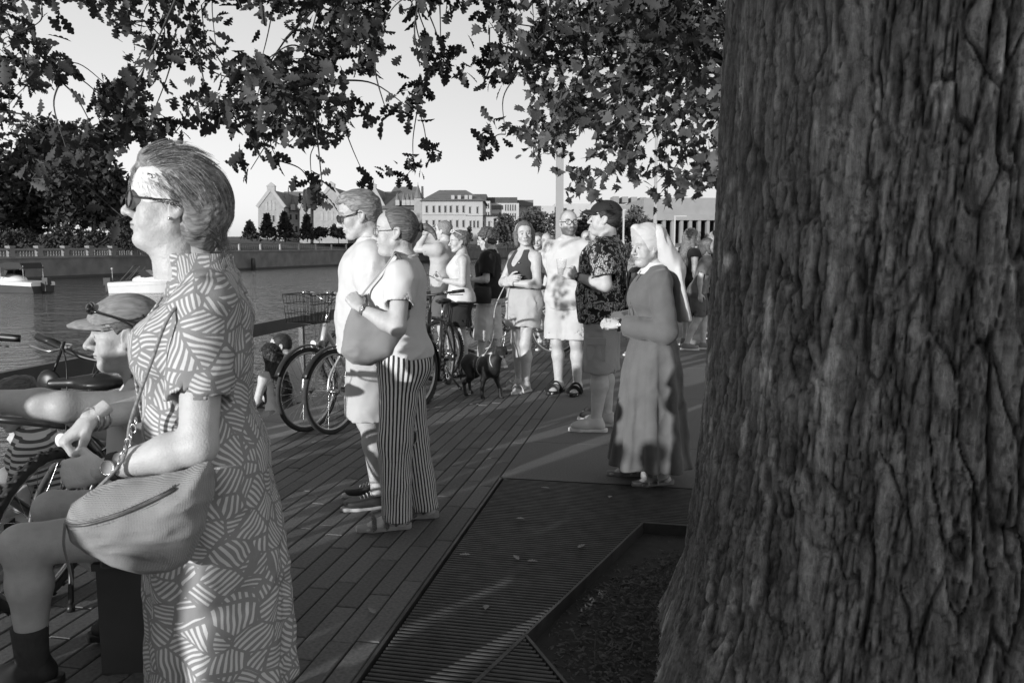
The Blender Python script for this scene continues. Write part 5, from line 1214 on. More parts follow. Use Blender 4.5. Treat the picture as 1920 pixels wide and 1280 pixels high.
# ---------------------------------------------------------------- man in dark patterned shirt and cap
p = gp(1128, 803); m5 = Person('young man in dark patterned shirt and black cap holding a plastic cup', (p[0] - .0, p[1], 0), deg(166), 1.80, True, w=1.2, belly=.03, head=(0, 3, 0), h=.0095, shod=True, hh=.0034,
    arms={'elL': (-.05, .285, 1.105), 'wrL': (.185, .17, 1.165), 'hdL': ((.9, -.25, .3), (-.2, .95, .1), 'hold')}, legs={'anL': (.03, .11, .085), 'anR': (-.03, -.1, .085)}, hd=dict(nose=1.0, brow=.25, jaw=1.05, fat=.3), limb=1.14)
m5.shirt(blotch_mat('print_shirt', .018, .42, 15), .82, .78, .03, fold=.009, seed=11, sleeve_r=.082, loose=.02)
m5.shorts(cloth('khaki_twill', .3), .45, 1.0, (.115, .125), fold=.008, seed=4, name='cargo_shorts')
pk = MB(); pk.box((-.05, .195, .55), (.085, .219, .69)); pk.box((-.055, .2, .67), (.09, .225, .72)); m5.part('cargo_pocket', pk, cloth('khaki_twill', .3), False)
m5.hair('short', hair_mat(.03), .01, 3); cp_ = m5.cap(mat('black_cap', .014, .8, .2, 20, .001, 200))
mb = MB()
for s in (-1, 1): mb.sphere((.045, s * .032, .135), (.03, .026, .01), 12, 8); mb.tube(curve([(.03, s * .058, .13), (-.03, s * .088, .11), (-.06, s * .09, .08)], 5), .003, 6)
link('sunglasses', mesh('sunglasses', xf(m5.HM, np.vstack(mb.V)), mb.F, M_shade), cp_)
m5.watch('L', .016, M_black, M_black, .88, out=np.array([-.2, 1, .1])); m5.shoes('sneaker', cloth('mesh_knit', .42, .15), mat('light_sole', .55))
sp_ = MB(); sp_.tube(curve([(-.04, .13, 1.45), (-.17, .09, 1.25), (-.19, .17, 1.05), (-.14, .22, .92)], 8), .012, 6, True, False, .35); m5.part('bag_strap', sp_, M_black)
cw = m5.o.matrix_basis @ Vector((.295, .135, 1.175)); M_cup = mat('clear_plastic', .85, .1, 0, 1, alpha=.28, spec=.6)
cup = MB(); cup.lathe([(0, 0), (.030, 0), (.0435, .118), (.0455, .12), (.0425, .116), (.029, .004), (0, .004)], 22); cup = cup.build('plastic_cup', M_cup, None, True, tuple(cw)); tag(cup, 'clear plastic beer cup held by the man in patterned shirt', 'cup')
mb = MB(); mb.lathe([(0, .005), (.0285, .005), (.0335, .05), (0, .05)], 22); mb.build('beer', mat('pale_beer', .5, .2, .1, 20, alpha=.75), cup, True)
bp_ = m5.o.matrix_basis @ Vector((-.25, .02, 1.02)); F = Field((-.16, -.2, -.28), (.16, .2, .22), .011); F.loft([(-.22, 0, 0, .06, .13), (-.15, 0, 0, .085, .16), (.05, .01, 0, .07, .14), (.17, .02, 0, .03, .06)], .03, 2.6); F.folds(.014, 8, 2); V, Q = F.mesh(); o = link('shoulder_bag', mesh('shoulder_bag', V, Q, mat('black_nylon', .02, .6, .3, 20)), None, tuple(bp_), deg(171)); tag(o, 'limp black bag hanging behind the man in patterned shirt', 'bag')
# ---------------------------------------------------------------- bald bearded man
p = gp(1062, 737); m4 = Person('bald bearded man with round glasses in plain pale T-shirt and shorts', (p[0], p[1], 0), deg(244), 1.81, True, w=.97, belly=.0, head=(38, 2, 0), h=.0105, hh=.0042 - .0001, hd=dict(beard=.72, brow=.4, jaw=1.0, eyes=True, gaze=8), arms={'elR': (-.03, -.29, 1.11), 'wrR': (.03, -.315, .87), 'elL': (-.02, .28, 1.11), 'wrL': (.06, .29, .88)})
m4.shirt(cloth('pale_grey_jersey', .5), .80, .86, .024, fold=.011, seed=21, sleeve_r=.082, loose=.025, name='t_shirt'); m4.shorts(cloth('cream_cotton', .46), .52, 1.0, (.112, .122), fold=.009, seed=6)
glasses(m4.o, m4.HM, 'clear', .024, .021, .0028, .004, .107); m4.shoes('sandal', M_black, M_black)
F = Field((-.14, -.12, -.02), (.12, .12, .15), .005); F.ell((-.017, 0, .037), (.0985, .0775, .0875)); F.ell((.09, 0, .04), (.1, .1, .075), .01, True); F.plane((.1, 0, -1), .03); V, Q = F.mesh(); link('stubble', mesh('stubble', xf(m4.HM, V), Q, mat('shaved_hair', .25, .7)), m4.o)
# ---------------------------------------------------------------- woman with folded arms
p = gp(982, 731); w5 = Person('woman in dark tank top with folded arms and headband above loose shorts', (p[0], p[1], 0), deg(222), 1.70, False, w=1.02, bust=.02, head=(52, 0, 4), h=.0105, hh=.0041, hd=dict(gaze=12, brow=.35),
    arms={'elL': (.06, .255, 1.09), 'wrL': (.21, .02, 1.10), 'hdL': ((.1, -1, .05), (1, .1, .2), 'relax'), 'elR': (.06, -.255, 1.09), 'wrR': (.2, .0, 1.14), 'hdR': ((.1, 1, .1), (1, -.1, .1), 'relax')}, legs={'anL': (.06, .09, .085), 'anR': (-.03, -.1, .085), 'knL': (.06, .09, .49)})
w5.tank(cloth('black_jersey', .05), .95, .01, scoop=1.26, strap=.09); w5.shorts(cloth('pale_crepe', .38), .66, 1.03, (.105, .128), fold=.012, seed=9)
w5.hair('bobshort', hair_mat(.12), .006, 4, .0045)
hbn = MB(); a = np.linspace(-.2, math.pi + .2, 20); hbn.tube(np.stack([np.full(20, .0), .09 * np.cos(a), .04 + .092 * np.sin(a)], 1), .008, 6, True, False, .35); link('headband', mesh('headband', xf(w5.HM, np.vstack(hbn.V)), hbn.F, M_white), w5.o)
w5.shoes('slide', mat('tan_strap', .45, .6), mat('slide_sole', .5))
for kx in (0,):
    tt = MB(); tt.tube([(.15, .08, 1.3), (.155, .1, 1.3)], .004, 5); w5.part('shirt_logo', tt, M_white)
# ---------------------------------------------------------------- woman with phone
p = gp(864, 703); w3 = Person('woman in white vest and black shorts, white sunglasses on her head, holding a phone', (p[0], p[1], 0), deg(192), 1.63, False, w=1.02, bust=.02, head=(8, -6, 0), h=.0105, hd=dict(smile=.6), arms={'elL': (.0, .23, 1.1), 'wrL': (.21, .08, 1.13), 'hdL': ((.9, -.3, .2), (0, .5, -.8), 'hold'), 'elR': (.0, -.23, 1.1), 'wrR': (.21, -.05, 1.14), 'hdR': ((.9, .2, .2), (0, -.5, -.8), 'hold')}, hh=.0042 - .0001)
w3.tank(cloth('white_vest', .55), .88, .014, scoop=1.3, strap=.09, loose=.03); w3.shorts(cloth('black_shorts', .02), .6, 1.0, (.108, .125), seed=3); w3.hair('bun', hair_mat(.14), .008, 6)
glasses(w3.o, w3.HM @ np.array([[.82, 0, -.57, -.02], [0, 1, 0, 0], [.57, 0, .82, .062], [0, 0, 0, 1]]), 'clear', .027, .022, .004, .004, .108, M_white); w3.shoes('sandal', M_dark, M_dark)
tt = MB(); kn, an = w3.J['knL'], w3.J['anL']
rg3 = np.random.default_rng(2)
for i in range(5):
    t = .1 + .16 * i; c = kn + (an - kn) * t + np.array([.01, .05 - .012 * t, 0]); a = np.linspace(0, 5.5, 12); tt.tube(np.stack([c[0] + .02 * np.cos(a), np.full(12, c[1] + .003), c[2] + .025 * np.sin(a)], 1), .003, 4)
w3.part('tattoo', tt, M_dark)
ph = w3.o.matrix_basis @ Vector((.33, .01, 1.17)); mb = MB(); mb.box((-.075, -.036, -.004), (.075, .036, .004)); ph = mb.build('phone', M_black, None, False, tuple(ph), deg(192)); ph.rotation_euler = (0, R(-25), deg(192)); tag(ph, 'dark mobile phone held by the woman in white vest', 'phone')
# ---------------------------------------------------------------- woman in black T-shirt
p = gp(918, 690); w4 = Person('curly-haired woman in black T-shirt with glasses and pale cropped trousers', (p[0], p[1], 0), deg(168), 1.66, False, w=1.08, belly=.02, head=(0, -14, 0), h=.0115, arms={'elL': (-.02, .24, 1.1), 'wrL': (.17, .15, 1.09), 'hdL': ((1, -.2, 0), (0, 1, 0), 'relax')}, legs={'anL': (.1, .1, .085), 'anR': (-.12, -.1, .085), 'knL': (.07, .1, .49)})
w4.shirt(cloth('black_tee', .016), .88, .75, .026, fold=.01, seed=5, loose=.03, sleeve_r=.08, name='t_shirt'); w4.shorts(cloth('cream_linen', .5), .36, 1.0, (.108, .1), fold=.014, seed=8, name='cropped_trousers'); w4.hair('curly', hair_mat(.07, (25, 25, 25)), .01, 8); glasses(w4.o, w4.HM, 'clear', frame=M_white); w4.shoes('sneaker', cloth('pale_mesh', .4), M_white)
hb4 = w4.o.matrix_basis @ Vector((.03, .23, .93)); F = Field((-.16, -.08, -.14), (.16, .08, .16), .011); F.loft([(-.11, 0, 0, .1, .045), (0, 0, 0, .115, .05), (.09, 0, 0, .1, .03)], .02, 3); V, Q = F.mesh(); o = link('hip_bag', mesh('hip_bag', V, Q, mat('black_leather', .02, .5)), None, tuple(hb4), deg(168)); tag(o, 'small black bag at the hip of the woman in black T-shirt', 'bag')
# ---------------------------------------------------------------- man shading his eyes
p = gp(834, 668); m3 = Person('man in pale T-shirt and dark shorts shading his eyes with a hand', (p[0], p[1], 0), deg(158), 1.78, True, w=1.06, belly=.02, head=(0, 0, 0), h=.0115, arms={'elL': (.27, .2, 1.35), 'wrL': (.17, .12, 1.56), 'hdL': ((-.1, -.6, .5), (.5, .6, .6), 'flat')})
m3.shirt(cloth('sand_jersey', .4), .9, .62, .022, fold=.01, seed=6, name='t_shirt'); m3.shorts(cloth('slate_cotton', .1), .52, 1.02, (.11, .12)); m3.hair('short', hair_mat(.2), .01, 2); m3.shoes('sandal', M_dark, M_black)
# ---------------------------------------------------------------- shaven-headed man behind the patterned shirt
p = gp(1112, 783); m6 = Person('shaven-headed man in dark T-shirt standing behind the patterned shirt', (p[0] + .05, p[1], 0), deg(165), 1.68, True, w=1.05, head=(0, -4, 0), h=.0115, skin=1, shod=True); m6.shirt(cloth('grey_tee', .1), .88, .7, .022, seed=3, name='t_shirt'); m6.shorts(cloth('dark_shorts', .06), .5, 1.0); m6.shoes('sneaker', M_dark, M_white)
# ---------------------------------------------------------------- distant bystanders
def far(label, px, py, Hpx_top, yaw, male, top, bottom, hairst, hv_, head=(0, 0, 0), sl=.7, shorts=True, **kw):
    p = gp(px, py); t = at(px, Hpx_top, p[1]); H = t[2]; q = Person(label, (p[0], p[1], 0), deg(yaw), H, male, head=head, h=.014, hh=.0055, shod=True, **kw)
    q.shirt(cloth('top', top), .88, sl, .022, fold=.01, seed=int(px) % 17, name='shirt', loose=.02)
    q.shorts(cloth('bottom', bottom), .52 if shorts else .14, 1.0, (.11, .115 if shorts else .085), name='shorts' if shorts else 'trousers')
    if hairst: q.hair(hairst, hair_mat(hv_), .008, int(px) % 7, .006)
    q.shoes('sneaker', cloth('shoe_cloth', .2), M_white); return q
far('balding man in pale T-shirt looking on behind the woman with folded arms', 1024, 655, 437, 262, True, .5, .3, None, .2, w=1.0)
far('woman with short hair in black top beside the balding onlooker', 1008, 645, 438, 255, False, .02, .1, 'bobshort', .1)
far('fair woman in pale top with swept-back hair behind the bald bearded man', 1098, 648, 433, 268, False, .6, .4, 'tight', .25)
q = far('dark-haired woman in black top standing by the far shrubs', 1046, 640, 452, 250, False, .03, .05, 'short', .03)
far('person in black top behind the nun\'s shoulder', 1190, 668, 470, 185, True, .02, .03, 'short', .05, w=1.05)
far('long-haired woman in black sleeveless top beyond the nun', 1292, 648, 430, 10, False, .015, .1, 'long', .16, sl=.2)
far('person in grey T-shirt and short shorts walking beside the oak trunk', 1306, 655, 448, -14, False, .13, .1, 'bobshort', .15, lean=.25, head=(0, 10, 0), legs={'anL': (.1, .08, .085), 'anR': (-.16, -.08, .085), 'knL': (.1, .09, .49)})
far('person in black half hidden by the oak trunk', 1336, 634, 432, 170, True, .03, .03, 'short', .04)
# ---------------------------------------------------------------- seated people
SIT = ((-.45, -.5, .3), (.75, .5, 1.56))
def sit_legs(k=.42, kz=.93, ax=.42, az=.5, sp=.13): return {'knL': (k, sp, kz), 'knR': (k, -sp, kz), 'anL': (ax, sp, az), 'anR': (ax, -sp, az), 'ftL': 5, 'ftR': -5}
# seated cyclist with cap
lg = sit_legs(); lg['anL'] = (.45, .13, .52); lg['anR'] = (.12, -.12, .53); lg['knR'] = (.40, -.14, .95); lg['knL'] = (.45, .15, .93)
m1 = Person('seated man in cap and vest resting his arm on a handlebar', (-1.225, 2.80, -.435), deg(202), 1.72, True, w=1.12, belly=.05, lean=.12, head=(0, -3, 0), h=.0085, shod=True, hd=dict(nose=1.15, old=1, fat=.4, eyes=True, brow=.7), headfwd=.05, skin=1, limb=1.14, sit=SIT,
    arms={'elL': (.29, .27, 1.39), 'wrL': (.52, .2, 1.42), 'hdL': ((1, -.2, 0), (0, .4, 1), 'grip'), 'elR': (.22, -.2, 1.22), 'wrR': (.44, -.16, 1.345), 'hdR': ((1, 0, .1), (0, -.4, 1), 'grip')}, legs=lg)
m1.tank(cloth('pale_vest', .5), .95, .014, scoop=1.3, strap=.1, armz=1.22, loose=.02)
F = Field(*SIT, .0085); F.loft(m1.R(.016, .80, 1.02), .01)
for sd in 'LR': flatcone(F, m1.J['hp' + sd], m1.J['hp' + sd] + (m1.J['kn' + sd] - m1.J['hp' + sd]) * .5, .11, .1, .03)
F.folds(.008, 9, 3); m1.put('shorts', F, cloth('dark_cotton', .08))
m1.hair('short', hair_mat(.1), .005, 3); cc = m1.cap(mat('denim_cap', .26, .9, .35, 9, .002, 120, stretch=(2, 12, 12)), bill_l=.07)
mb = MB()
for s in (-1, 1): mb.sphere((.092, s * .035, .098), (.012, .03, .019), 12, 8); mb.tube(curve([(.086, s * .064, .094), (.0, s * .097, .06), (-.05, s * .095, .02)], 5), .004, 6)
link('sunglasses', mesh('sunglasses', xf(m1.HM, np.vstack(mb.V)), mb.F, mat('dark_shiny', .015, .12, spec=.6)), cc)
so = m1.shoes('shoe', mat('black_shoe', .015, .6), M_black)
sx = MB()
for sd in 'LR':
    sx = MB(); an, kn = m1.J['an' + sd], m1.J['kn' + sd]; sx.tube([an + (0, 0, -.06), an + (0, 0, -.01), an + nrm(kn - an) * .06, an + nrm(kn - an) * .13], [.05, .05, .052, .056], 16); m1.part('sock', sx, M_dark)
sb = MB(); sb.box((-.2, -.25, 0), (.2, .25, .375)); sb = sb.build('seat_block', M_rail, None, False, (-1.24, 2.86, 0), .1); tag(sb, 'low dark block seat under the man in cap', 'seat')
mb = MB(); mb.box((-.21, -.26, .376), (.21, .26, .40)); mb.build('seat_slab', M_rail, sb)
# person in striped shirt sitting on the edge
st = Person('person in striped shirt sitting low behind the bicycles', (-2.17, 3.8, -.77), deg(205), 1.62, False, w=1.08, lean=.3, head=(0, -25, 0), h=.011, sit=SIT, legs=sit_legs(.36, 1.08, .5, .76), arms={'elL': (.2, .24, 1.12), 'wrL': (.42, .16, 1.05), 'elR': (.2, -.24, 1.12), 'wrR': (.42, -.12, 1.05)})
st.shirt(stripes_mat('striped_jersey', .62, .1, 34, .45, .004, True), .86, .6, .022, fold=.01, seed=5, name='striped_shirt'); st.hair('bun', hair_mat(.1), .01, 2)
F = Field(*SIT, .011); F.loft(st.R(.02, .78, 1.02), .01)
for sd in 'LR': flatcone(F, st.J['hp' + sd], st.J['hp' + sd] + (st.J['kn' + sd] - st.J['hp' + sd]) * .85, .11, .1, .03)
st.put('shorts', F, cloth('white_cotton', .6)); st.shoes('sneaker', M_white, M_white)
# couple on the river steps
def step_pos(px, depth): return np.array([(px - 960) / FPX * depth, depth])
pc = step_pos(519, 8.2); c1 = Person('woman with long dark curly hair sitting on the river steps', (pc[0], pc[1], -.42 + .1 - .9 * .94), deg(150), 1.60, False, lean=.2, head=(0, -8, 0), h=.012, sit=SIT, legs=sit_legs(), arms={'elL': (.1, .24, 1.12), 'wrL': (.3, .15, 1.0)}); c1.tank(cloth('grey_vest', .08), .86, .012); c1.hair('long', hair_mat(.015, (20, 20, 20)), .014, 4, .006)
F = Field(*SIT, .012); F.loft(c1.R(.014, .78, 1.02), .01)
for sd in 'LR': F.cone(c1.J['hp' + sd], c1.J['kn' + sd], .1, .075, .03); F.cone(c1.J['kn' + sd], c1.J['an' + sd], .075, .06, .03)
c1.put('trousers', F, M_dark); c1.shoes('sneaker', M_white, M_white)
pc = step_pos(552, 8.6); c2 = Person('bare-shouldered man sitting beside the curly-haired woman on the steps', (pc[0], pc[1], -.42 + .1 - .9 * 1.03), deg(170), 1.76, True, lean=.25, head=(20, -12, 0), h=.012, sit=SIT, legs=sit_legs(), arms={'elL': (.2, .24, 1.1), 'wrL': (.36, .12, .98)}); c2.hair('short', hair_mat(.03), .008, 5, .006)
F = Field(*SIT, .012); F.loft(c2.R(.014, .78, 1.0), .01)
for sd in 'LR': F.cone(c2.J['hp' + sd], c2.J['kn' + sd], .105, .08, .03); F.cone(c2.J['kn' + sd], c2.J['an' + sd], .08, .065, .03)
c2.put('trousers', F, cloth('dark_denim', .05)); c2.shoes('sneaker', M_white, M_white)
tw = MB(); F = Field((-.2, -.2, -.1), (.2, .2, .15), .012); F.ell((0, 0, 0), (.15, .13, .07)); F.noise(.03, 14, 3); V, Q = F.mesh(); o = link('folded_cloth', mesh('folded_cloth', V, Q, M_white), None, tuple(pr(2.6, EDGE - .25, -.36))); tag(o, 'crumpled white cloth lying on the river step beside the couple', 'cloth')
# ================================================================== leaves, trees
M_oakleaf = mat('oak_leaf', .03, .6, .35, 3, spec=.3); M_plane = mat('plane_leaf', .065, .6, .35, 2, spec=.3)
M_far = [mat('far_foliage', v, .8, .5, .6) for v in (.03, .05, .07)]
def leaf_shape(half, L, curl=.12, fold=.25):
    """half outline: (x along, y out) -> verts, quads about a midrib"""
    h = np.array(half, float) * L; n = len(h); V = []
    for x, y in h:
        zc = -curl * x * x / L; V += [(x, y, zc + fold * y), (x, 0, zc), (x, -y, zc + fold * y)]
    Fc = []
    for i in range(n - 1): a, b = 3 * i, 3 * i + 3; Fc += [(a, b, b + 1, a + 1), (a + 1, b + 1, b + 2, a + 2)]
    return np.array(V), np.array(Fc)
OAK = leaf_shape([(0, .004), (.1, .014), (.15, .09), (.2, .11), (.25, .095), (.28, .055), (.35, .17), (.41, .2), (.46, .17), (.49, .09), (.56, .24), (.63, .27), (.68, .22), (.71, .12), (.79, .2), (.86, .18), (.9, .1), (.96, .08), (1, .004)], .125)
PLN = leaf_shape([(-.0, .004), (.08, .1), (.05, .34), (.2, .28), (.22, .5), (.38, .3), (.52, .36), (.56, .18), (.72, .2), (.78, .09), (1, .004)], .17, .2, .15)
SMP = (np.array([(0, 0, 0), (.5, .3, .05), (1, 0, -.1), (.5, -.3, .05)]), np.array([(0, 1, 2, 3)]))
def rand_rot(n, rg, droop=None):
    A = rg.normal(size=(n, 3)); A /= np.linalg.norm(A, axis=1)[:, None]
    if droop is not None: A = A * (1 - droop[3]) + np.array(droop[:3]) * droop[3]; A /= np.linalg.norm(A, axis=1)[:, None]
    B = rg.normal(size=(n, 3)); B -= A * (A * B).sum(1)[:, None]; B /= np.linalg.norm(B, axis=1)[:, None]; C = np.cross(A, B); return np.stack([A, B, C], 2)
def scatter(shape, P, Rm, S):
    V0, Q0 = shape; n = len(P); V = np.einsum('nij,vj->nvi', Rm, V0) * S[:, None, None] + P[:, None]; Q = Q0[None] + (np.arange(n) * len(V0))[:, None, None]
    return V.reshape(-1, 3), Q.reshape(-1, 4)
def leaves_to(root, shape, P, Rm, S, m, nsep, key, names=('leaf', 'leaves')):
    """the leaves that show largest become single objects, the others one mesh"""
    order = np.argsort(key); base = np.array(root.location); me = mesh('leaf', shape[0], shape[1], m)
    for i in order[:nsep]:
        o = link(names[0], me, root); M = np.eye(4); M[:3, :3] = Rm[i] * S[i]; M[:3, 3] = P[i] - base; o.matrix_local = Matrix(M.tolist())
    r = order[nsep:]
    if len(r): V, Q = scatter(shape, P[r], Rm[r], S[r]); o = link(names[1], mesh(names[1], V - base, Q, m), root); o['kind'] = 'stuff'
rg = np.random.default_rng(12)
# main limbs of the oak, above the picture
T3 = lambda x, y, z: np.array([x, y, z], float)
limbs = [curve([T3(1.3, 2.7, 3.2), T3(.6, 3.1, 3.5), T3(-.4, 3.6, 3.45), T3(-1.5, 4.0, 3.2), T3(-2.7, 4.3, 2.75), T3(-3.3, 4.5, 2.3)], 10),
         curve([T3(1.2, 2.8, 3.5), T3(.5, 3.8, 3.9), T3(-.2, 4.8, 3.8), T3(-1.0, 5.6, 3.4), T3(-1.7, 6.2, 3.0)], 10),
         curve([T3(1.5, 3.2, 3.4), T3(1.0, 4.2, 3.5), T3(.5, 5.0, 3.4), T3(.1, 5.8, 3.1)], 10),
         curve([T3(1.2, 2.4, 3.6), T3(0, 2.4, 4.0), T3(-1.2, 2.9, 3.5), T3(-2.2, 3.4, 2.9), T3(-2.9, 3.6, 2.35)], 10),
         curve([T3(1.7, 3.2, 3.6), T3(1.6, 4.4, 3.5), T3(1.2, 5.4, 3.3)], 10), curve([T3(1.3, 2.2, 3.4), T3(.2, .8, 3.9), T3(-1.2, -.4, 3.6), T3(-2.2, -1.2, 2.9)], 10)]
ob = np.array([TC[0], TC[1], 0])
for P in limbs: mb = MB(); mb.tube(P - ob, np.interp(np.arange(len(P)), [0, len(P) * .5, len(P)], [.07, .028, .009]), 9); mb.build('limb', M_limb, oak, True)
allimb = np.vstack([P[8:] for P in limbs[:5]])
ylow = [(0, 300), (60, 330), (120, 325), (180, 290), (240, 320), (300, 285), (360, 275), (420, 250), (470, 300), (530, 300), (560, 245), (600, 320), (640, 325), (665, 235), (700, 285), (720, 240), (780, 245), (800, 285), (830, 165), (880, 145), (905, 60)]
yl = np.array(ylow, float); sprigs = []
while len(sprigs) < 420:
    x = rg.uniform(-60, 890); yb = np.interp(x, yl[:, 0], yl[:, 1]); y = rg.uniform(-130, yb - 22)
    g = vnoise(np.array([[x / 75, y / 75, 3.0]]), 5)[0]
    if g < .40 and y > 10: continue
    if abs(y - (190 - x * .08)) < 42 and 290 < x < 440 and rg.random() < .8: continue
    sprigs.append((x, y, rg.uniform(3.3, 5.6)))
while len(sprigs) < 550:
    x = rg.uniform(905, 1345); y = rg.uniform(-140, 110 + 120 * (vnoise(np.array([[x / 60, 0, 9.]]), 2)[0] - .3))
    sprigs.append((x, y, rg.uniform(3.6, 5.4)))
sprigs += [(590, 366, 3.6), (586, 350, 3.6), (596, 384, 3.6), (604, 346, 3.65), (765, 326, 5.5), (752, 336, 5.5), (776, 318, 5.5), (688, 340, 4.5), (802, 288, 4.5), (918, 268, 4.4), (948, 252, 4.4), (910, 275, 4.4), (222, 425, 4.4), (208, 440, 4.4), (238, 414, 4.4), (90, 345, 4.2), (60, 335, 4.3), (140, 330, 4.3), (1075, 200, 4.6), (1090, 225, 4.6), (1065, 235, 4.6), (1010, 150, 4.6), (470, 318, 4.6), (520, 300, 4.6), (905, 165, 4.6)]
P_, R_, S_ = [], [], []; tw = MB()
FACES = [np.array(q.o.matrix_basis @ Vector(q.HM[:3, 3] + q.HM[:3, 0] * .07)) for q in (w1, w2, m2, m5, nun, m4, w5, m1, w3)] + [np.array(q.o.matrix_basis @ Vector((.05, .1, 1.28))) for q in (w2, m4, m2, nun)]; tsv = np.array(tosun)
def lit(q):
    c = at(*q)
    for f in FACES:
        d_ = c - f; t_ = d_ @ tsv
        if t_ > 0 and np.linalg.norm(d_ - t_ * tsv) < .27: return False
    return True
for i, q in enumerate(sprigs):
    for k in range(25):
        if lit(sprigs[i]): break
        sprigs[i] = (q[0], q[1], rg.uniform(3.0, 6.2))
sc3 = [at(*q) for q in sprigs]; sc3.sort(key=lambda c: np.linalg.norm(allimb - c, axis=1).min()); nodes_ = [p for p in allimb]
for c in sc3:
    A = np.array(nodes_); dd_ = A - c; j = np.argmin(np.linalg.norm(dd_ * np.array([1, 1, .8]), axis=1) + 1.2 * np.clip(-dd_[:, 2], 0, 9)); a = A[j]; ln = np.linalg.norm(a - c)
    mid = (a + c) / 2 + rg.normal(0, .08, 3) * ln + np.array([0, 0, .1 * ln]); th = .002 + .004 * min(ln, 1); tw.tube(curve([a, mid, c], 6) - ob, np.linspace(th * 1.4, .0022, 13), 4, False); nodes_.append(c)
    n = rg.integers(8, 13); ax = nrm(np.array([rg.normal(0, .6), rg.normal(0, .6), -.6]))
    for k in range(n):
        P_.append(c + rg.normal(0, .028, 3) - ax * rg.uniform(0, .14)); d = nrm(ax * .55 + rg.normal(0, .75, 3) + np.array([0, 0, -.25])); b = nrm(np.cross(d, rg.normal(size=3))); R_.append(np.stack([d, b, np.cross(d, b)], 1)); S_.append(rg.uniform(.5, .9))
tw.build('twigs', M_limb, oak, True)['kind'] = 'stuff'
P_, R_, S_ = np.array(P_), np.array(R_), np.array(S_)
leaves_to(oak, OAK, P_, R_, S_, M_oakleaf, 300, P_[:, 1] + 10 * ((P_[:, 2] - CAM_H) / P_[:, 1] > .28))
# leaf mass added out of view, left of and behind the camera, to shade the trunk
nsh = 3600; s_ = rg.uniform(1.5, 2.6, nsh); c_ = rg.uniform(-1.45, 1.1, nsh); z_ = rg.uniform(1.3, 3.5, nsh); sh_h = np.append(SUN_H, 0); pp = np.array([-SUN_H[1], SUN_H[0], 0])
Pp = s_[:, None] * sh_h + c_[:, None] * pp + z_[:, None] * np.array([0, 0, 1])
V, Q = scatter(SMP, Pp, rand_rot(nsh, rg), rg.uniform(.2, .3, nsh)); o = link('leaves', mesh('leaves', V - ob, Q, M_oakleaf), oak); o['kind'] = 'stuff'
# ---------------------------------------------------------------- plane tree beyond
pt = np.array([4.0, 12.5, 0]); plane = empty('plane_tree', tuple(pt)); tag(plane, 'plane tree with broad pointed leaves behind the oak, over the lamp post', 'tree')
mb = MB(); mb.tube(curve([T3(0, 0, 0), T3(.05, 0, 1.5), T3(-.05, .1, 3.2), T3(0, 0, 6)], 8), np.interp(np.arange(25), [0, 3, 24], [.3, .2, .1]), 14); mb.build('trunk', M_limb, plane, True)
yl2 = np.array([(905, 60), (930, 200), (960, 240), (975, 330), (1000, 330), (1030, 280), (1060, 350), (1090, 385), (1120, 360), (1160, 340), (1200, 330), (1235, 375), (1270, 365), (1300, 350), (1345, 345)], float)
P_, R_, S_, cl = [], [], [], []
while len(cl) < 470:
    x = rg.uniform(905, 1420); y = rg.uniform(-160, np.interp(x, yl2[:, 0], yl2[:, 1]) - 8)
    if vnoise(np.array([[x / 45, y / 45, 7.0]]), 8)[0] < (.48 if x < 1060 else .3): continue
    if x < 1000 and y > 60 and rg.random() < .45: continue
    cl.append(at(x, y, rg.uniform(9.5, 13.5)))
tw = MB()
for i, c in enumerate(cl):
    for k in range(rg.integers(6, 10)):
        P_.append(c + rg.normal(0, .11, 3)); d = nrm(rg.normal(0, .7, 3) + np.array([-.25, -.2, -.75])); b = nrm(np.cross(d, rg.normal(size=3))); R_.append(np.stack([d, b, np.cross(d, b)], 1)); S_.append(rg.uniform(.7, 1.25))
    if i % 6 == 0: a = pt + np.array([0, 0, rg.uniform(3, 5)]); tw.tube(curve([a, (a + c) / 2 + np.array([0, 0, .5]), c], 6) - pt, np.linspace(.035, .006, 13), 5, False)
tw.build('limbs', M_limb, plane, True)
P_, R_, S_ = np.array(P_), np.array(R_), np.array(S_); leaves_to(plane, PLN, P_, R_, S_, M_plane, 300, P_[:, 1] + 20 * ((P_[:, 0] / P_[:, 1]) > .25))
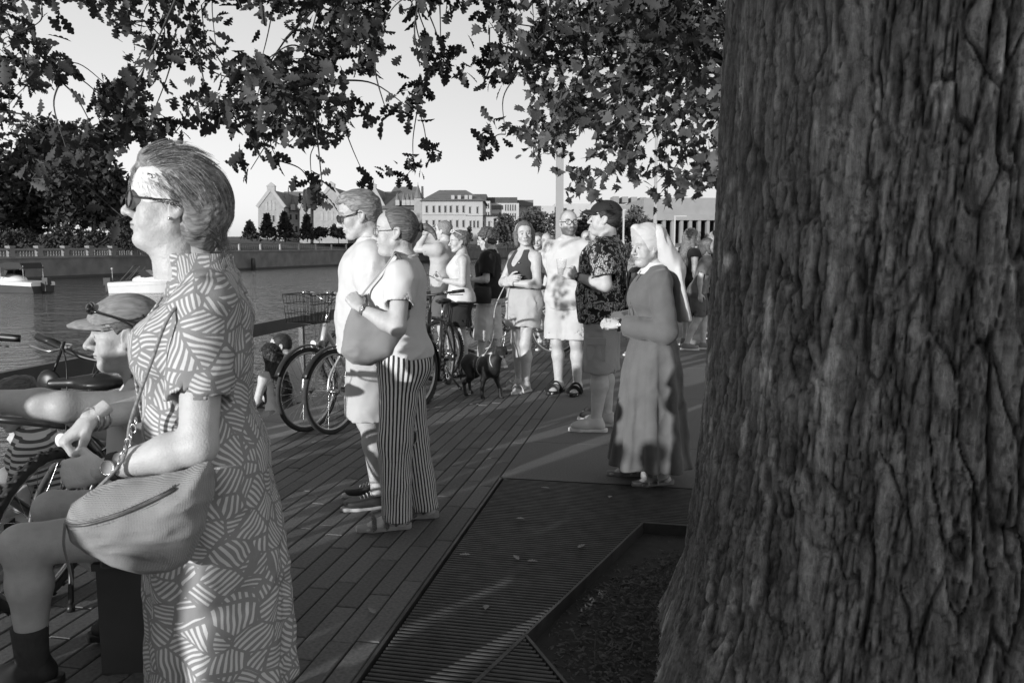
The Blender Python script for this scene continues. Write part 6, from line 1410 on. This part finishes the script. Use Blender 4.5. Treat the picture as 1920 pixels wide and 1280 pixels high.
# ---------------------------------------------------------------- far trees
def far_tree(label, px, ytop, ybase, Y, wpx, m, n=900, leaf=.5, conifer=False, group=None, name='tree', cat='tree', blobs=7, trunk_f=.2):
    top = at(px, ytop, Y); z0 = at(px, ybase, Y)[2]; Hh = top[2] - z0; w = wpx / FPX * Y / 2; e = empty(name, (top[0], Y, z0)); tag(e, label, cat, group)
    mb = MB(); mb.tube([(0, 0, -.5), (0, 0, Hh * .6)], [max(.05, Hh * .025), Hh * .012], 7); mb.build('trunk', M_limb, e, True); g = np.random.default_rng(int(px) + 500)
    if conifer:
        t = g.random(n) ** .7; r = w * (1 - t) * (.75 + .35 * g.random(n)) * (.8 + .3 * np.sin(t * 40)); a = g.uniform(0, 2 * math.pi, n); P = np.stack([r * np.cos(a), r * np.sin(a), .05 * Hh + t * Hh * .95 - r * .25], 1)
    else:
        P = []; cen = [(g.uniform(-.5, .5) * w, g.uniform(-.5, .5) * w, Hh * g.uniform(.38, .75), w * g.uniform(.4, .65)) for _ in range(blobs)] + [(0, 0, Hh * .62, w * .72), (0, 0, Hh * .82, w * .42)]
        for k in range(n):
            x, y, z, r = cen[g.integers(len(cen))]; d = g.normal(size=3); d /= np.linalg.norm(d); q = np.array([x, y, z]) + d * r * g.random() ** .28 * np.array([1, 1, min(1.3, Hh * .3 / max(w * .5, .1))]); q[2] = np.clip(q[2], Hh * .03, Hh); P.append(q)
        P = np.array(P)
    V, Q = scatter(SMP, P, rand_rot(len(P), g), g.uniform(.6, 1.3, len(P)) * leaf); o = link('crown', mesh('crown', V, Q, m), e); return e
LT = ['tall dark tree behind the balustrade, beyond the dark-hulled boat', 'lower rounded dark tree between two taller ones behind the balustrade', 'tallest dense dark tree behind the far balustrade', 'tall dark tree behind the small white cabin boat', 'shorter dark tree beside the face of the woman in headscarf']
G1 = 'dense trees behind the far balustrade'
for i, (px, yt, w) in enumerate(((-60, 230, 190), (40, 290, 130), (95, 225, 170), (165, 250, 150), (215, 330, 90))): far_tree(LT[i], px, yt, 478, 112 + 6 * (i % 3), w, M_far[0], 6000, 1.0, group=G1)
for i, px in enumerate((-20, 45, 110, 170, 225, 285, 330)): far_tree('low dark shrub along the far balustrade', px, 425 + 8 * (i % 2), 474, 100, 80, M_far[0], 800, .5, name='shrub', cat='shrub', group='shrubs along the far balustrade')
for (px, yt, w, b), lb in zip(((468, 418, 34, 446), (500, 403, 36, 447), (533, 400, 46, 449), (575, 406, 34, 449)), ('short conifer standing clear of the pointed gable', 'slim conifer right below the pointed gable', 'widest conifer beside the pointed gable', 'narrow conifer below the small gable next to the bushes')): far_tree(lb, px, yt, b, 158, w, M_far[0], 1100, .7, True, group='conifers below the gables', name='conifer')
for (px, yt, w, b), lb in zip(((598, 427, 40, 451), (634, 422, 44, 452), (668, 432, 34, 453)), ('round bush next to the narrow conifer', 'larger round bush beside the man in white T-shirt', 'small bush half hidden by the man in white T-shirt')): far_tree(lb, px, yt, b, 154, w, M_far[0], 700, .6, name='bush', cat='bush', group='bushes below the gables')
for px, yt, w, b in ((880, 428, 16, 452), (905, 430, 18, 452), (862, 434, 14, 452)): far_tree('small dark conifer before the cream building', px, yt, b, 150, w, M_far[1], 350, .5, True, group='small conifers before the cream building', name='conifer')
for i, (px, yt, w) in enumerate(((950, 405, 56), (1000, 390, 80), (1052, 396, 60), (1100, 398, 70), (1150, 402, 60), (1192, 388, 62))): far_tree(('small bushy tree beside the cream building', 'widest bushy tree behind the woman with folded arms', 'bushy tree right behind the square lamp post', 'bushy tree behind the young man\'s cap', 'low bushy tree between the cap and the hall', 'feathery pale tree at the corner of the column hall')[i], px, yt, 466, 125 + 5 * (i % 2), w, M_far[2 if i in (1, 5) else 1], 1500, .6, group='row of trees before the column-fronted hall')
for i, px in enumerate((1180, 1212, 1246, 1280, 1316)): far_tree('low hedge shrub at the end of the promenade', px, 462 + (i % 2) * 5, 505, 34, 46, M_far[1], 700, .16, name='shrub', cat='shrub', group='shrubs at the end of the promenade')
# ================================================================== buildings across the river
M_brick = mat('pale_brick', .28, .9, .15, 1.5); M_cream = mat('cream_stucco', .36, .9, .08, .4); M_roof = mat('slate_roof', .13, .7, .25, .8); M_win = mat('dark_window', .03, .2, .3, .5, spec=.6); M_winl = mat('pale_pane', .35, .2, .3, .5, spec=.6); M_trim = mat('stone_trim', .33, .9, .1, 1)  # some gable panes are simply a paler tone than the dark ones
M_conc = mat('hall_concrete', .23, .9, .12, .5); M_wht = mat('white_panel', .4, .8, .05, .5); M_drk = mat('dark_band', .05, .6, .2, .5)
def bbox(e, name, px0, px1, y0, y1, Y, dep, m, o=None):
    """box whose front stands at depth Y, given picture extents of the front"""
    a = at(px0, y0, Y); b = at(px1, y1, Y); org = np.array(e.location); mb = MB(); mb.box((a[0] - org[0], Y - org[1], min(a[2], b[2]) - org[2]), (b[0] - org[0], Y - org[1] + dep, max(a[2], b[2]) - org[2])); return mb.build(name, m, o or e)
_wm = {}
def window(e, px, y0, y1, wpx, Y, m=None, arch=False):
    a = at(px - wpx / 2, y1, Y); b = at(px + wpx / 2, y0, Y); w = b[0] - a[0]; hh = b[2] - a[2]; k = (round(w, 2), round(hh, 2), id(m))
    if k not in _wm:
        mb = MB(); mb.box((-w * .68, -.10, -.15), (w * .68, .02, -.01)); mb.box((-w * .64, -.06, 0), (-w / 2, .02, hh)); mb.box((w / 2, -.06, 0), (w * .64, .02, hh)); mb.box((-w * .68, -.1, hh), (w * .68, .02, hh + .16))
        g = MB(); g.box((-w / 2, -.03, .0), (w / 2, .02, hh)); _wm[k] = (mb.me('window', M_trim), g.me('pane', m or M_win))
    o = link('window', _wm[k][0], e, tuple(np.array([(a[0] + b[0]) / 2, Y - .004, a[2]]) - np.array(e.location))); link('pane', _wm[k][1], o)
def gable(e, px0, px1, yeave, yapex, ybase, Y, dep, fin=6, wall=M_brick, roof=M_roof):
    org = np.array(e.location); A, B, C, D, E = [at(*q, Y) - org for q in ((px0, ybase), (px1, ybase), (px1, yeave), ((px0 + px1) / 2, yapex), (px0, yeave))]
    mb = MB(); mb.prism([A, B, C, D, E], np.zeros(3), np.array([0, dep, 0])); mb.build('gable_wall', wall, e)
    for P, Q in ((E, D), (D, C)):
        d = nrm(Q - P); nv = np.array([-d[2], 0, d[0]]) * .35
        if nv[2] < 0: nv = -nv
        mb = MB(); mb.prism([P, Q, Q + nv, P + nv], np.array([0, .7, 0]), np.array([0, dep + .2, 0])); mb.build('roof', roof, e)
        mb = MB(); mb.prism([P, Q, Q + nv * 2, P + nv * 2], np.array([0, -.15, 0]), np.array([0, .65, 0])); mb.build('gable_coping', M_trim, e)
    if fin:
        mb = MB(); w = .9; mb.box(D + (-w, -.1, -.3), D + np.array([w, .8, fin * .12 * .7])); mb.add(np.array([D + (-w * 1.2, -.2, fin * .085), D + (w * 1.2, -.2, fin * .085), D + (w * 1.2, .9, fin * .085), D + (-w * 1.2, .9, fin * .085), D + (0, .35, fin * .17)]), [(0, 1, 4), (1, 2, 4), (2, 3, 4), (3, 0, 4), (3, 2, 1, 0)]); mb.build('pinnacle', M_trim, e)
def hip(e, px0, px1, ye, yr, rx0, rx1, Y, dep, m=M_roof, over=.6):
    org = np.array(e.location); a = at(px0, ye, Y) - org; b = at(px1, ye, Y) - org; r0 = at(rx0, yr, Y) - org; r1 = at(rx1, yr, Y) - org
    V = [a + (-over, -over, 0), b + (over, -over, 0), b + (over, dep + over, 0), a + (-over, dep + over, 0), r0 + (0, dep / 2, 0), r1 + (0, dep / 2, 0)]
    mb = MB(); mb.add(np.array(V), [(0, 1, 5, 4), (1, 2, 5), (2, 3, 4, 5), (3, 0, 4), (3, 2, 1, 0)]); return mb.build('roof', m, e)
# gabled brick range
Y = 185; e = empty('gabled_building', tuple(at(640, 452, Y))); tag(e, 'long brick building with stepped gables and steep slate roofs across the river', 'building')
bbox(e, 'wall', 500, 782, 456, 396, Y + 5, 24, M_brick); hip(e, 500, 722, 396, 353, 506, 726, Y + 5, 24)
gable(e, 484, 532, 390, 358, 456, Y, 26, 12); gable(e, 588, 652, 392, 352, 456, Y + .5, 22, 9); gable(e, 562, 582, 392, 366, 456, Y + 3, 8, 4); gable(e, 677, 718, 390, 352, 456, Y, 22, 8)
hip(e, 716, 792, 392, 344, 728, 772, Y - 1, 20); bbox(e, 'wall', 718, 790, 456, 392, Y - 1 + .3, 19, M_brick)
def cone_roof(e, px, y0, y1, wpx, Y, n=8, m=M_roof):
    a = at(px, y0, Y) - np.array(e.location); b = at(px, y1, Y) - np.array(e.location); mb = MB(); mb.lathe([(wpx / FPX * Y / 2, 0), (.06, b[2] - a[2]), (.04, (b[2] - a[2]) * 1.15), (0, (b[2] - a[2]) * 1.15)], n); mb.build('spire', m, e, loc=tuple(a))
cone_roof(e, 693, 366, 336, 9, Y + 10); cone_roof(e, 784, 372, 346, 17, Y - 3); bbox(e, 'turret', 777.5, 790.5, 456, 372, Y - 4, 2, M_brick)
for px in (534, 549): bbox(e, 'dormer', px - 4, px + 4, 394, 383, Y + 4, 5, M_trim); cone_roof(e, px, 383, 366, 10, Y + 6)
for px in (745, 757, 765, 773): bbox(e, 'dormer', px - 3.5, px + 3.5, 385, 375, Y - 1.5, 5, M_trim); cone_roof(e, px, 375, 362, 9, Y + .5)
for px in (499, 506, 513): window(e, px, 380 if px != 506 else 377, 393, 3.4, Y, M_winl)
for px in (493, 500, 506, 513, 521): window(e, px, 404, 416, 3.6, Y, M_win if px in (500, 506, 513) else M_winl)
for px in (603, 612, 622, 632): window(e, px, 398, 412, 4, Y + .5, M_winl); window(e, px, 423, 435, 4, Y + .5, M_winl)
for px in (690, 697, 704): window(e, px, 373, 383, 3.2, Y)
for px in (688, 697, 706): window(e, px, 398, 411, 4, Y, M_win); window(e, px, 422, 435, 4, Y)
for px in (545, 556): window(e, px, 402, 412, 4, Y + 5); window(e, px, 424, 436, 4, Y + 5)
for px in (728, 738, 748, 758, 768): window(e, px, 398, 410, 4, Y - .7); window(e, px, 420, 434, 4, Y - .7)
# cream building
Y = 175; e = empty('cream_building', tuple(at(860, 452, Y))); tag(e, 'cream stucco building with rows of narrow windows and hipped roof across the river', 'building')
bbox(e, 'wall', 792, 905, 458, 377, Y, 22, M_cream); hip(e, 792, 905, 377, 350, 815, 868, Y, 22); bbox(e, 'wing', 905.2, 934, 458, 405, Y + .4, 20, M_cream); hip(e, 875, 934, 404.5, 400, 880, 930, Y - .3, 18, M_roof, .3); bbox(e, 'wing', 875, 905, 458, 405, Y - .5, 4, M_cream)
for px in (800, 813, 824, 835, 845, 857, 869): window(e, px, 386, 398.5, 3.6, Y); window(e, px, 413, 426, 3.6, Y)
for px in (881, 895): window(e, px, 388, 400, 3, Y)
for px in (882, 889, 896): window(e, px, 414, 427, 3, Y - .5)
for px in (906, 917, 927): window(e, px, 415, 427, 3, Y + .4)
for y in (402, 431): bbox(e, 'string_course', 792, 875, y + 1, y, Y - .25, .3, M_trim)
for px in (849, 861, 874, 882): bbox(e, 'dormer', px - 3, px + 3, 374, 366, Y + 1.2, 4, M_trim)
bbox(e, 'chimney', 790, 793, 372, 349, Y + 8, 1.2, M_trim)
# modern blocks
Y = 235; e = empty('modern_block', tuple(at(950, 452, Y))); tag(e, 'white modern block with dark flat roof storeys beside the cream building', 'building')
bbox(e, 'wall', 893, 919, 455, 377, Y - 4, 20, M_wht); bbox(e, 'roof_storey', 880, 912, 377, 364, Y - 2, 14, M_drk); bbox(e, 'wall', 919.2, 973, 455, 381, Y, 20, M_wht); bbox(e, 'roof_storey', 913, 970, 381, 370, Y + 1, 16, M_drk); bbox(e, 'roof_storey', 966, 1000, 386, 375, Y + 8, 14, mat('mid_band', .12)); bbox(e, 'wall', 973.2, 1040, 455, 386, Y + 10, 14, M_wht); bbox(e, 'wall', 1040, 1175, 455, 382, Y + 14, 14, M_wht)
for y0, y1 in ((385, 393), (401, 409)):
    bbox(e, 'strip_window', 922, 943, y1, y0, Y - .15, .3, M_win)
    for px in (948, 952.5, 957, 961.5, 966): window(e, px, y0 - 1, y1 + 2, 2, Y)
for px in (908, 912, 916): window(e, px, 382, 391, 2, Y - 4); window(e, px, 398, 407, 2, Y - 4)
bbox(e, 'plant_room', 990, 999, 386, 380, Y + 9, 3, M_wht)
# column-fronted hall
Y = 150; e = empty('column_hall', tuple(at(1270, 456, Y))); tag(e, 'long modern hall with tall concrete piers and blank upper wall', 'building')
bbox(e, 'upper_wall', 1207, 1440, 409, 371, Y, 40, M_conc); bbox(e, 'core', 1212, 1440, 458, 409, Y + 3, 36, M_drk); bbox(e, 'fascia', 1204, 1440, 413, 402, Y - .8, .7, M_conc)
for i in range(14): bbox(e, 'pier', 1209 + i * 16.5, 1215.5 + i * 16.5, 456, 413, Y - .5, 3.4, M_conc)
bbox(e, 'plinth', 1196, 1440, 462, 456, Y - 5, 10, M_wht); bbox(e, 'side_wing', 1160, 1206.8, 458, 384, Y + 6, 30, M_conc)
for i in range(8): bbox(e, 'roof_block', 1150 + i * 17, 1161 + i * 17, 380, 368 + i * .6, Y + 20, 6, M_conc)
# ================================================================== lamp posts
def lamp(label, px, pyb, ytop, w, z_arm, Yd, m, arm=.4):
    p = np.array([(px - 960) / FPX * Yd, Yd, 0]); top = at(px, ytop, Yd)[2]; o = empty('street_lamp', tuple(p)); tag(o, label, 'lamp post')
    mb = MB(); mb.box((-w / 2, -w / 2, 0), (w / 2, w / 2, top)); mb.build('post', m, o); mb = MB(); mb.box((-w * .75, -w * .75, 0), (w * .75, w * .75, .25)); mb.build('base', m, o)
    mb = MB(); mb.box((w / 2 + .002, -w * .4, top - .16), (arm, w * .4, top - .02)); mb.build('lamp_head', m, o); return o
M_post = mat('grey_post', .3, .6, .1, 2); lamp('square grey lamp post rising behind the bald bearded man', 1048, 0, 178, .14, 0, 15.5, M_post, .5)
lamp('slim pale pole beyond the nun', 1225, 0, 120, .09, 0, 26, M_post, .6)
lamp('thin far lamp post before the column-fronted hall', 1262, 0, 404, .18, 0, 110, M_wht, 1.6)
lamp('slender far lamp post among the trees', 1167, 0, 392, .2, 0, 105, M_wht, .3)
for px in (80, 183): lamp('small park lamp behind the far balustrade', px, 0, 446, .14, 0, 100, M_wht, .3)['group'] = 'park lamps behind the balustrade'
# low parapet at the promenade's end
pw = MB(); pw.box((-1, 26, 0), (14, 26.4, .75)); pw.box((-1.1, 25.9, .751), (14.1, 26.5, .87)); o = pw.build('end_parapet', M_edge, None, loc=J0, rz=PRZ); tag(o, 'low pale stone parapet closing the promenade beyond the nun', 'wall')
# ================================================================== boats
def boat(label, pos, yaw, L=6.2, beam=2.3, canopy=True, dark=True):
    o = empty('motor_boat', tuple(pos), yaw); tag(o, label, 'boat'); n = 14
    def hull(z_of, b_sc, name, m, lid=True):
        V = []; 
        for i in range(n):
            t = i / (n - 1); b = beam / 2 * (1 - max(0, (t - .45) / .55) ** 2.4) * b_sc
            for z, k in z_of(t): V.append((t * L - L * .45 + z * .18 * (t > .9), b * k, z)); V.append((t * L - L * .45 + z * .18 * (t > .9), -b * k, z))
        m_ = len(z_of(0)); Fc = []
        for i in range(n - 1):
            a, c = i * 2 * m_, (i + 1) * 2 * m_
            for j in range(m_ - 1): Fc += [(a + 2 * j, c + 2 * j, c + 2 * j + 2, a + 2 * j + 2), (a + 2 * j + 3, c + 2 * j + 3, c + 2 * j + 1, a + 2 * j + 1)]
            Fc.append((a + 2 * m_ - 2, c + 2 * m_ - 2, c + 2 * m_ - 1, a + 2 * m_ - 1))
        Fc.append(tuple([2 * j for j in range(m_)] + [2 * j + 1 for j in range(m_)][::-1]))
        return link(name, mesh(name, V, Fc, m, False), o)
    M_gel = mat('gelcoat', .7, .25, .03, 1); hull(lambda t: [(-.3, .3), (.0, .85), (.5 + .22 * t, .97)], 1, 'hull', M_drk if dark else M_gel); hull(lambda t: [(.51 + .22 * t, 1.0), (.74 + .25 * t - .1 * t * t, 1.03), (.82 + .25 * t - .1 * t * t, .9)], 1, 'topsides', M_gel)
    F = Field((-L * .5, -beam / 2, .8), (L * .5, beam / 2, 1.9), .07); F.ell((L * .12, 0, .95), (L * .3, beam * .38, .5), .1); V, Q = F.mesh(); link('cabin', mesh('cabin', V, Q, M_gel), o)
    ws = MB(); ws.add([(-.1, -beam * .4, 1.2), (.75, -beam * .33, 1.25), (.2, -beam * .3, 1.75), (-.3, -beam * .36, 1.7), (-.1, beam * .4, 1.2), (.75, beam * .33, 1.25), (.2, beam * .3, 1.75), (-.3, beam * .36, 1.7)], [(0, 1, 2, 3), (4, 7, 6, 5), (1, 5, 6, 2)]); ws.build('windscreen', M_win, o)
    if canopy:
        c = MB(); c.prism([(-2.0, 0, 1.85), (.5, 0, 1.95), (.35, 0, 2.2), (-.4, 0, 2.38), (-1.7, 0, 2.3)], np.array([0, -1.0, 0]), np.array([0, 1.0, 0])); c.build('canopy', M_dark, o)
        for x in (-1.9, .3):
            for s in (-1, 1): c = MB(); c.tube([(x, s * .95, .95), (x, s * .94, 2.1)], .025, 6); c.build('canopy_pole', M_metal, o)
    else:
        c = MB()
        for s in (-1, 1): c.tube(curve([(-1.6, s * .95, .95), (-1.0, s * .9, 1.6), (-.6, s * .85, 2.1)], 5), .04, 6); c.tube([(-1.2, s * .9, 1.0), (-.2, s * .85, 2.0)], .03, 6)
        c.tube([(-.6, -.85, 2.1), (-.6, .85, 2.1)], .04, 6); c.build('arch', M_drk, o)
        c = MB(); c.tube([(-2.6, .3, .9), (-2.6, .3, 1.8)], .02, 6); c.sphere((-2.6, .3, 1.85), .09); c.build('stern_light', M_wht, o)
    c = MB(); c.box((-L * .45 - .45, -.25, .1), (-L * .45 - .02, .25, .85)); c.box((-L * .45 - .6, -.2, .6), (-L * .45 - .1, .2, 1.15)); c.build('outboard', M_drk, o); return o
p = gp(28, 547, WZ); boat('white motor boat with dark hull and black canopy on the river', (p[0], p[1], WZ), math.pi - .25)
p = gp(275, 548, WZ); boat('small white cabin boat with dark arch beyond the man in cap', (p[0], p[1], WZ), .12, 5.6, 2.1, False, False)
# ================================================================== dog and its lead
def dog():
    F = Field((-.42, -.16, 0.0), (.52, .2, .62), .0075)
    F.ell((.13, 0, .335), (.13, .082, .115), .04).cone((.1, 0, .33), (-.15, 0, .355), .09, .072, .06).ell((-.17, 0, .35), (.085, .072, .085), .05).cone((.17, 0, .38), (.265, 0, .475), .068, .052, .05)
    q = np.array([.30, -.015, .515]); hd = nrm((.78, -.55, -.22)); F.ell(q, (.062, .052, .05), .03).cone(q + hd * .03 - (0, 0, .012), q + hd * .125 - (0, 0, .012), .034, .022, .02)
    sd = np.array([-hd[1], hd[0], 0])
    for s in (-1, 1): F.cone(q + nrm(sd) * s * .045 + (0, 0, .03) - hd * .02, q + nrm(sd) * s * .062 - (0, 0, .035) - hd * .03, .016, .02, .012)
    for s in (-1, 1):
        fx = .03 * s; F.cone((.16, s * .06, .31), (.13 + fx, s * .068, .2), .042, .03, .04).cone((.13 + fx, s * .068, .2), (.145 + fx * 2, s * .07, .1), .025, .018, .02).cone((.145 + fx * 2, s * .07, .1), (.15 + fx * 2.2, s * .07, .022), .017, .017, .012).ell((.165 + fx * 2.2, s * .07, .016), (.03, .02, .015), .012)
        gx = -.03 * s; F.cone((-.17, s * .05, .34), (-.11 + gx, s * .068, .22), .058, .04, .04).cone((-.11 + gx, s * .068, .22), (-.215 + gx, s * .068, .135), .034, .02, .025).cone((-.215 + gx, s * .068, .135), (-.195 + gx, s * .068, .022), .018, .016, .015).ell((-.18 + gx, s * .068, .016), (.03, .02, .015), .012)
    F.cone((-.24, 0, .37), (-.31, 0, .25), .022, .015, .03).cone((-.31, 0, .25), (-.3, 0, .15), .015, .008, .02)
    V, Q = F.mesh(); V = relax(V, Q, 1, .4); c = q + hd * .11 - np.array([0, 0, .02]); t = np.where((np.linalg.norm(V - c, axis=1) < .055) & (V[:, 2] < c[2] + .012), 9.0, 1.0)
    o = link('dog', mesh('dog', V, Q, mat('black_fur', .014, .55, .4, 40, .002, 200, tint=True), tint=t)); 
    M_h = mat('harness_web', .55, .8, .3, 60); mb = MB(); a = np.arange(20) * 2 * math.pi / 20
    mb.tube(np.stack([np.full(20, .02), .086 * np.cos(a), .338 + .1 * np.sin(a)], 1), .009, 6, False, True, .4); mb.tube(np.stack([.205 - .03 * np.sin(a), .069 * np.cos(a), .395 + .075 * np.sin(a)], 1), .01, 6, False, True, .4); mb.tube([(.02, 0, .44), (.16, 0, .48)], .012, 6); link('harness', mesh('harness', np.vstack(mb.V), mb.F, M_h), o)
    mb = MB(); e_ = q + hd * .05 + nrm(sd) * -.036 + np.array([0, 0, .015]); mb.sphere(e_, .009); link('eye', mesh('eye', np.vstack(mb.V), mb.F, M_black), o); mb = MB(); mb.sphere(q + hd * .147 - (0, 0, .006), .012); link('nose', mesh('nose', np.vstack(mb.V), mb.F, M_black), o)
    return o, V
dg, _ = dog(); p = (gp(886, 750) + gp(905, 742)) / 2; dg.location = (p[0] + .03, p[1] + .06, 0); dg.rotation_euler = (0, 0, R(-42)); dg.scale = (.93,) * 3; tag(dg, 'black dog with greying muzzle and pale harness standing on the paving', 'dog')
a = dg.matrix_basis @ Vector((.05, 0, .45)); b = w5.o.matrix_basis @ Vector((.2, -.06, 1.08)); b = np.array(b); a = np.array(a); mb = MB(); mb.tube(curve([a, a * .6 + b * .4 + (0, .02, -.12), a * .2 + b * .8 + (-.06, 0, -.1), b], 8), .006, 5, True, False, .4); o = mb.build('dog_lead', mat('lead_web', .35, .8, .6, 90), None, True); tag(o, 'patterned lead running from the dog to the woman with folded arms', 'dog lead')
# fallen leaves on the grate and paving
for i, (px, py) in enumerate(((1013, 918), (1142, 938), (985, 978), (1098, 1025), (962, 1045), (860, 1045), (910, 1150), (1010, 1058), (595, 830), (690, 1145), (1330, 682))):
    p = gp(px, py); o = link('fallen_leaf', mesh('fallen_leaf', OAK[0] * np.array([1, 1, .6]), OAK[1], mat('dry_leaf', .22 + .03 * (i % 3), .8)), None, (p[0], p[1], .016), i * 1.3); o.scale = (.45,) * 3; tag(o, 'small dry oak leaf lying on the grate or paving', 'leaf', 'fallen leaves')
# bystanders added out of view for the shadows they cast into it
def by(px_, py_, H, yaw, male=True, top=.3):
    q = Person('onlooker added outside the view to cast shade into it', (px_, py_, 0), deg(yaw), H, male, h=.02, hh=.007, group='onlookers outside the view'); q.shirt(cloth('top', top), .86, .7, .025, name='shirt'); q.shorts(cloth('bottom', .1), .5, 1.0)
by(-2.71, -.21, 1.5, 120); by(-2.73, .93, 1.48, 110, False); by(-2.94, 1.1, 1.5, 100)
def clone(src, loc, rz, sc):
    c = src.copy(); COL.objects.link(c); c.location = loc; c.rotation_euler = (0, 0, rz); c.scale = (sc,) * 3
    for ch in list(src.children): d = ch.copy(); COL.objects.link(d); d.parent = c
ons = [o for o in bpy.data.objects if o.get('group') == 'onlookers outside the view']
for k, (c, s) in enumerate(((-1.33, 2.4), (-1.05, 2.1), (-.7, 2.3), (-.35, 2.0), (0, 2.3), (.35, 2.1), (-1.2, 3.1), (-.85, 3.0), (-.5, 3.2), (-.15, 3.0), (.2, 3.1), (.7, 2.6))): clone(ons[k % len(ons)], (s * SUN_H[0] - c * SUN_H[1], s * SUN_H[1] + c * SUN_H[0], 0), R(90 + 13 * k), (1.7 + .05 * (k % 3)) / 1.7)
for c, s, H in ((-2.28, 1.5, 1.25), (-2.5, 1.7, 1.25), (-1.56, 2.6, 1.62)): clone(ons[1], (s * SUN_H[0] - c * SUN_H[1], s * SUN_H[1] + c * SUN_H[0], 0), 1.2 + s, H / 1.7)
for a_, b_, z_, H in ((-2.9, -2.62, -.42, 1.78), (-2.35, -2.6, -.42, 1.7)): clone(ons[0], tuple(pr(a_, b_, z_)), 1.8, H / 1.7)
# sitters added along the steps to shade the paving, mostly hidden behind nearer figures
def sitter(a_, label, top, hairv, male):
    p = pr(a_, -2.55, 0); H = 1.72 if male else 1.62; q = Person(label, (p[0], p[1], -.42 + .1 - .9 * H / 1.7), deg(165), H, male, lean=.15, head=(10, 0, 0), h=.014, hh=.0055, sit=SIT, legs=sit_legs(), group='people added along the river steps for shade')
    q.shirt(cloth('top', top), .84, .7, .022, name='shirt'); q.hair('short' if male else 'bun', hair_mat(hairv), .008, 3, .006)
    F = Field(*SIT, .014); F.loft(q.R(.014, .78, 1.0), .01)
    for sd in 'LR': F.cone(q.J['hp' + sd], q.J['kn' + sd], .105, .08, .03); F.cone(q.J['kn' + sd], q.J['an' + sd], .08, .065, .03)
    q.put('trousers', F, M_dark)
for k, a_ in enumerate((-3.4, -1.6, -.9, -.25, .45, 1.15)): sitter(a_, 'onlooker added on the river steps behind the man in cap to shade the paving', (.1, .4, .25)[k % 3], .05, k % 2 == 0)
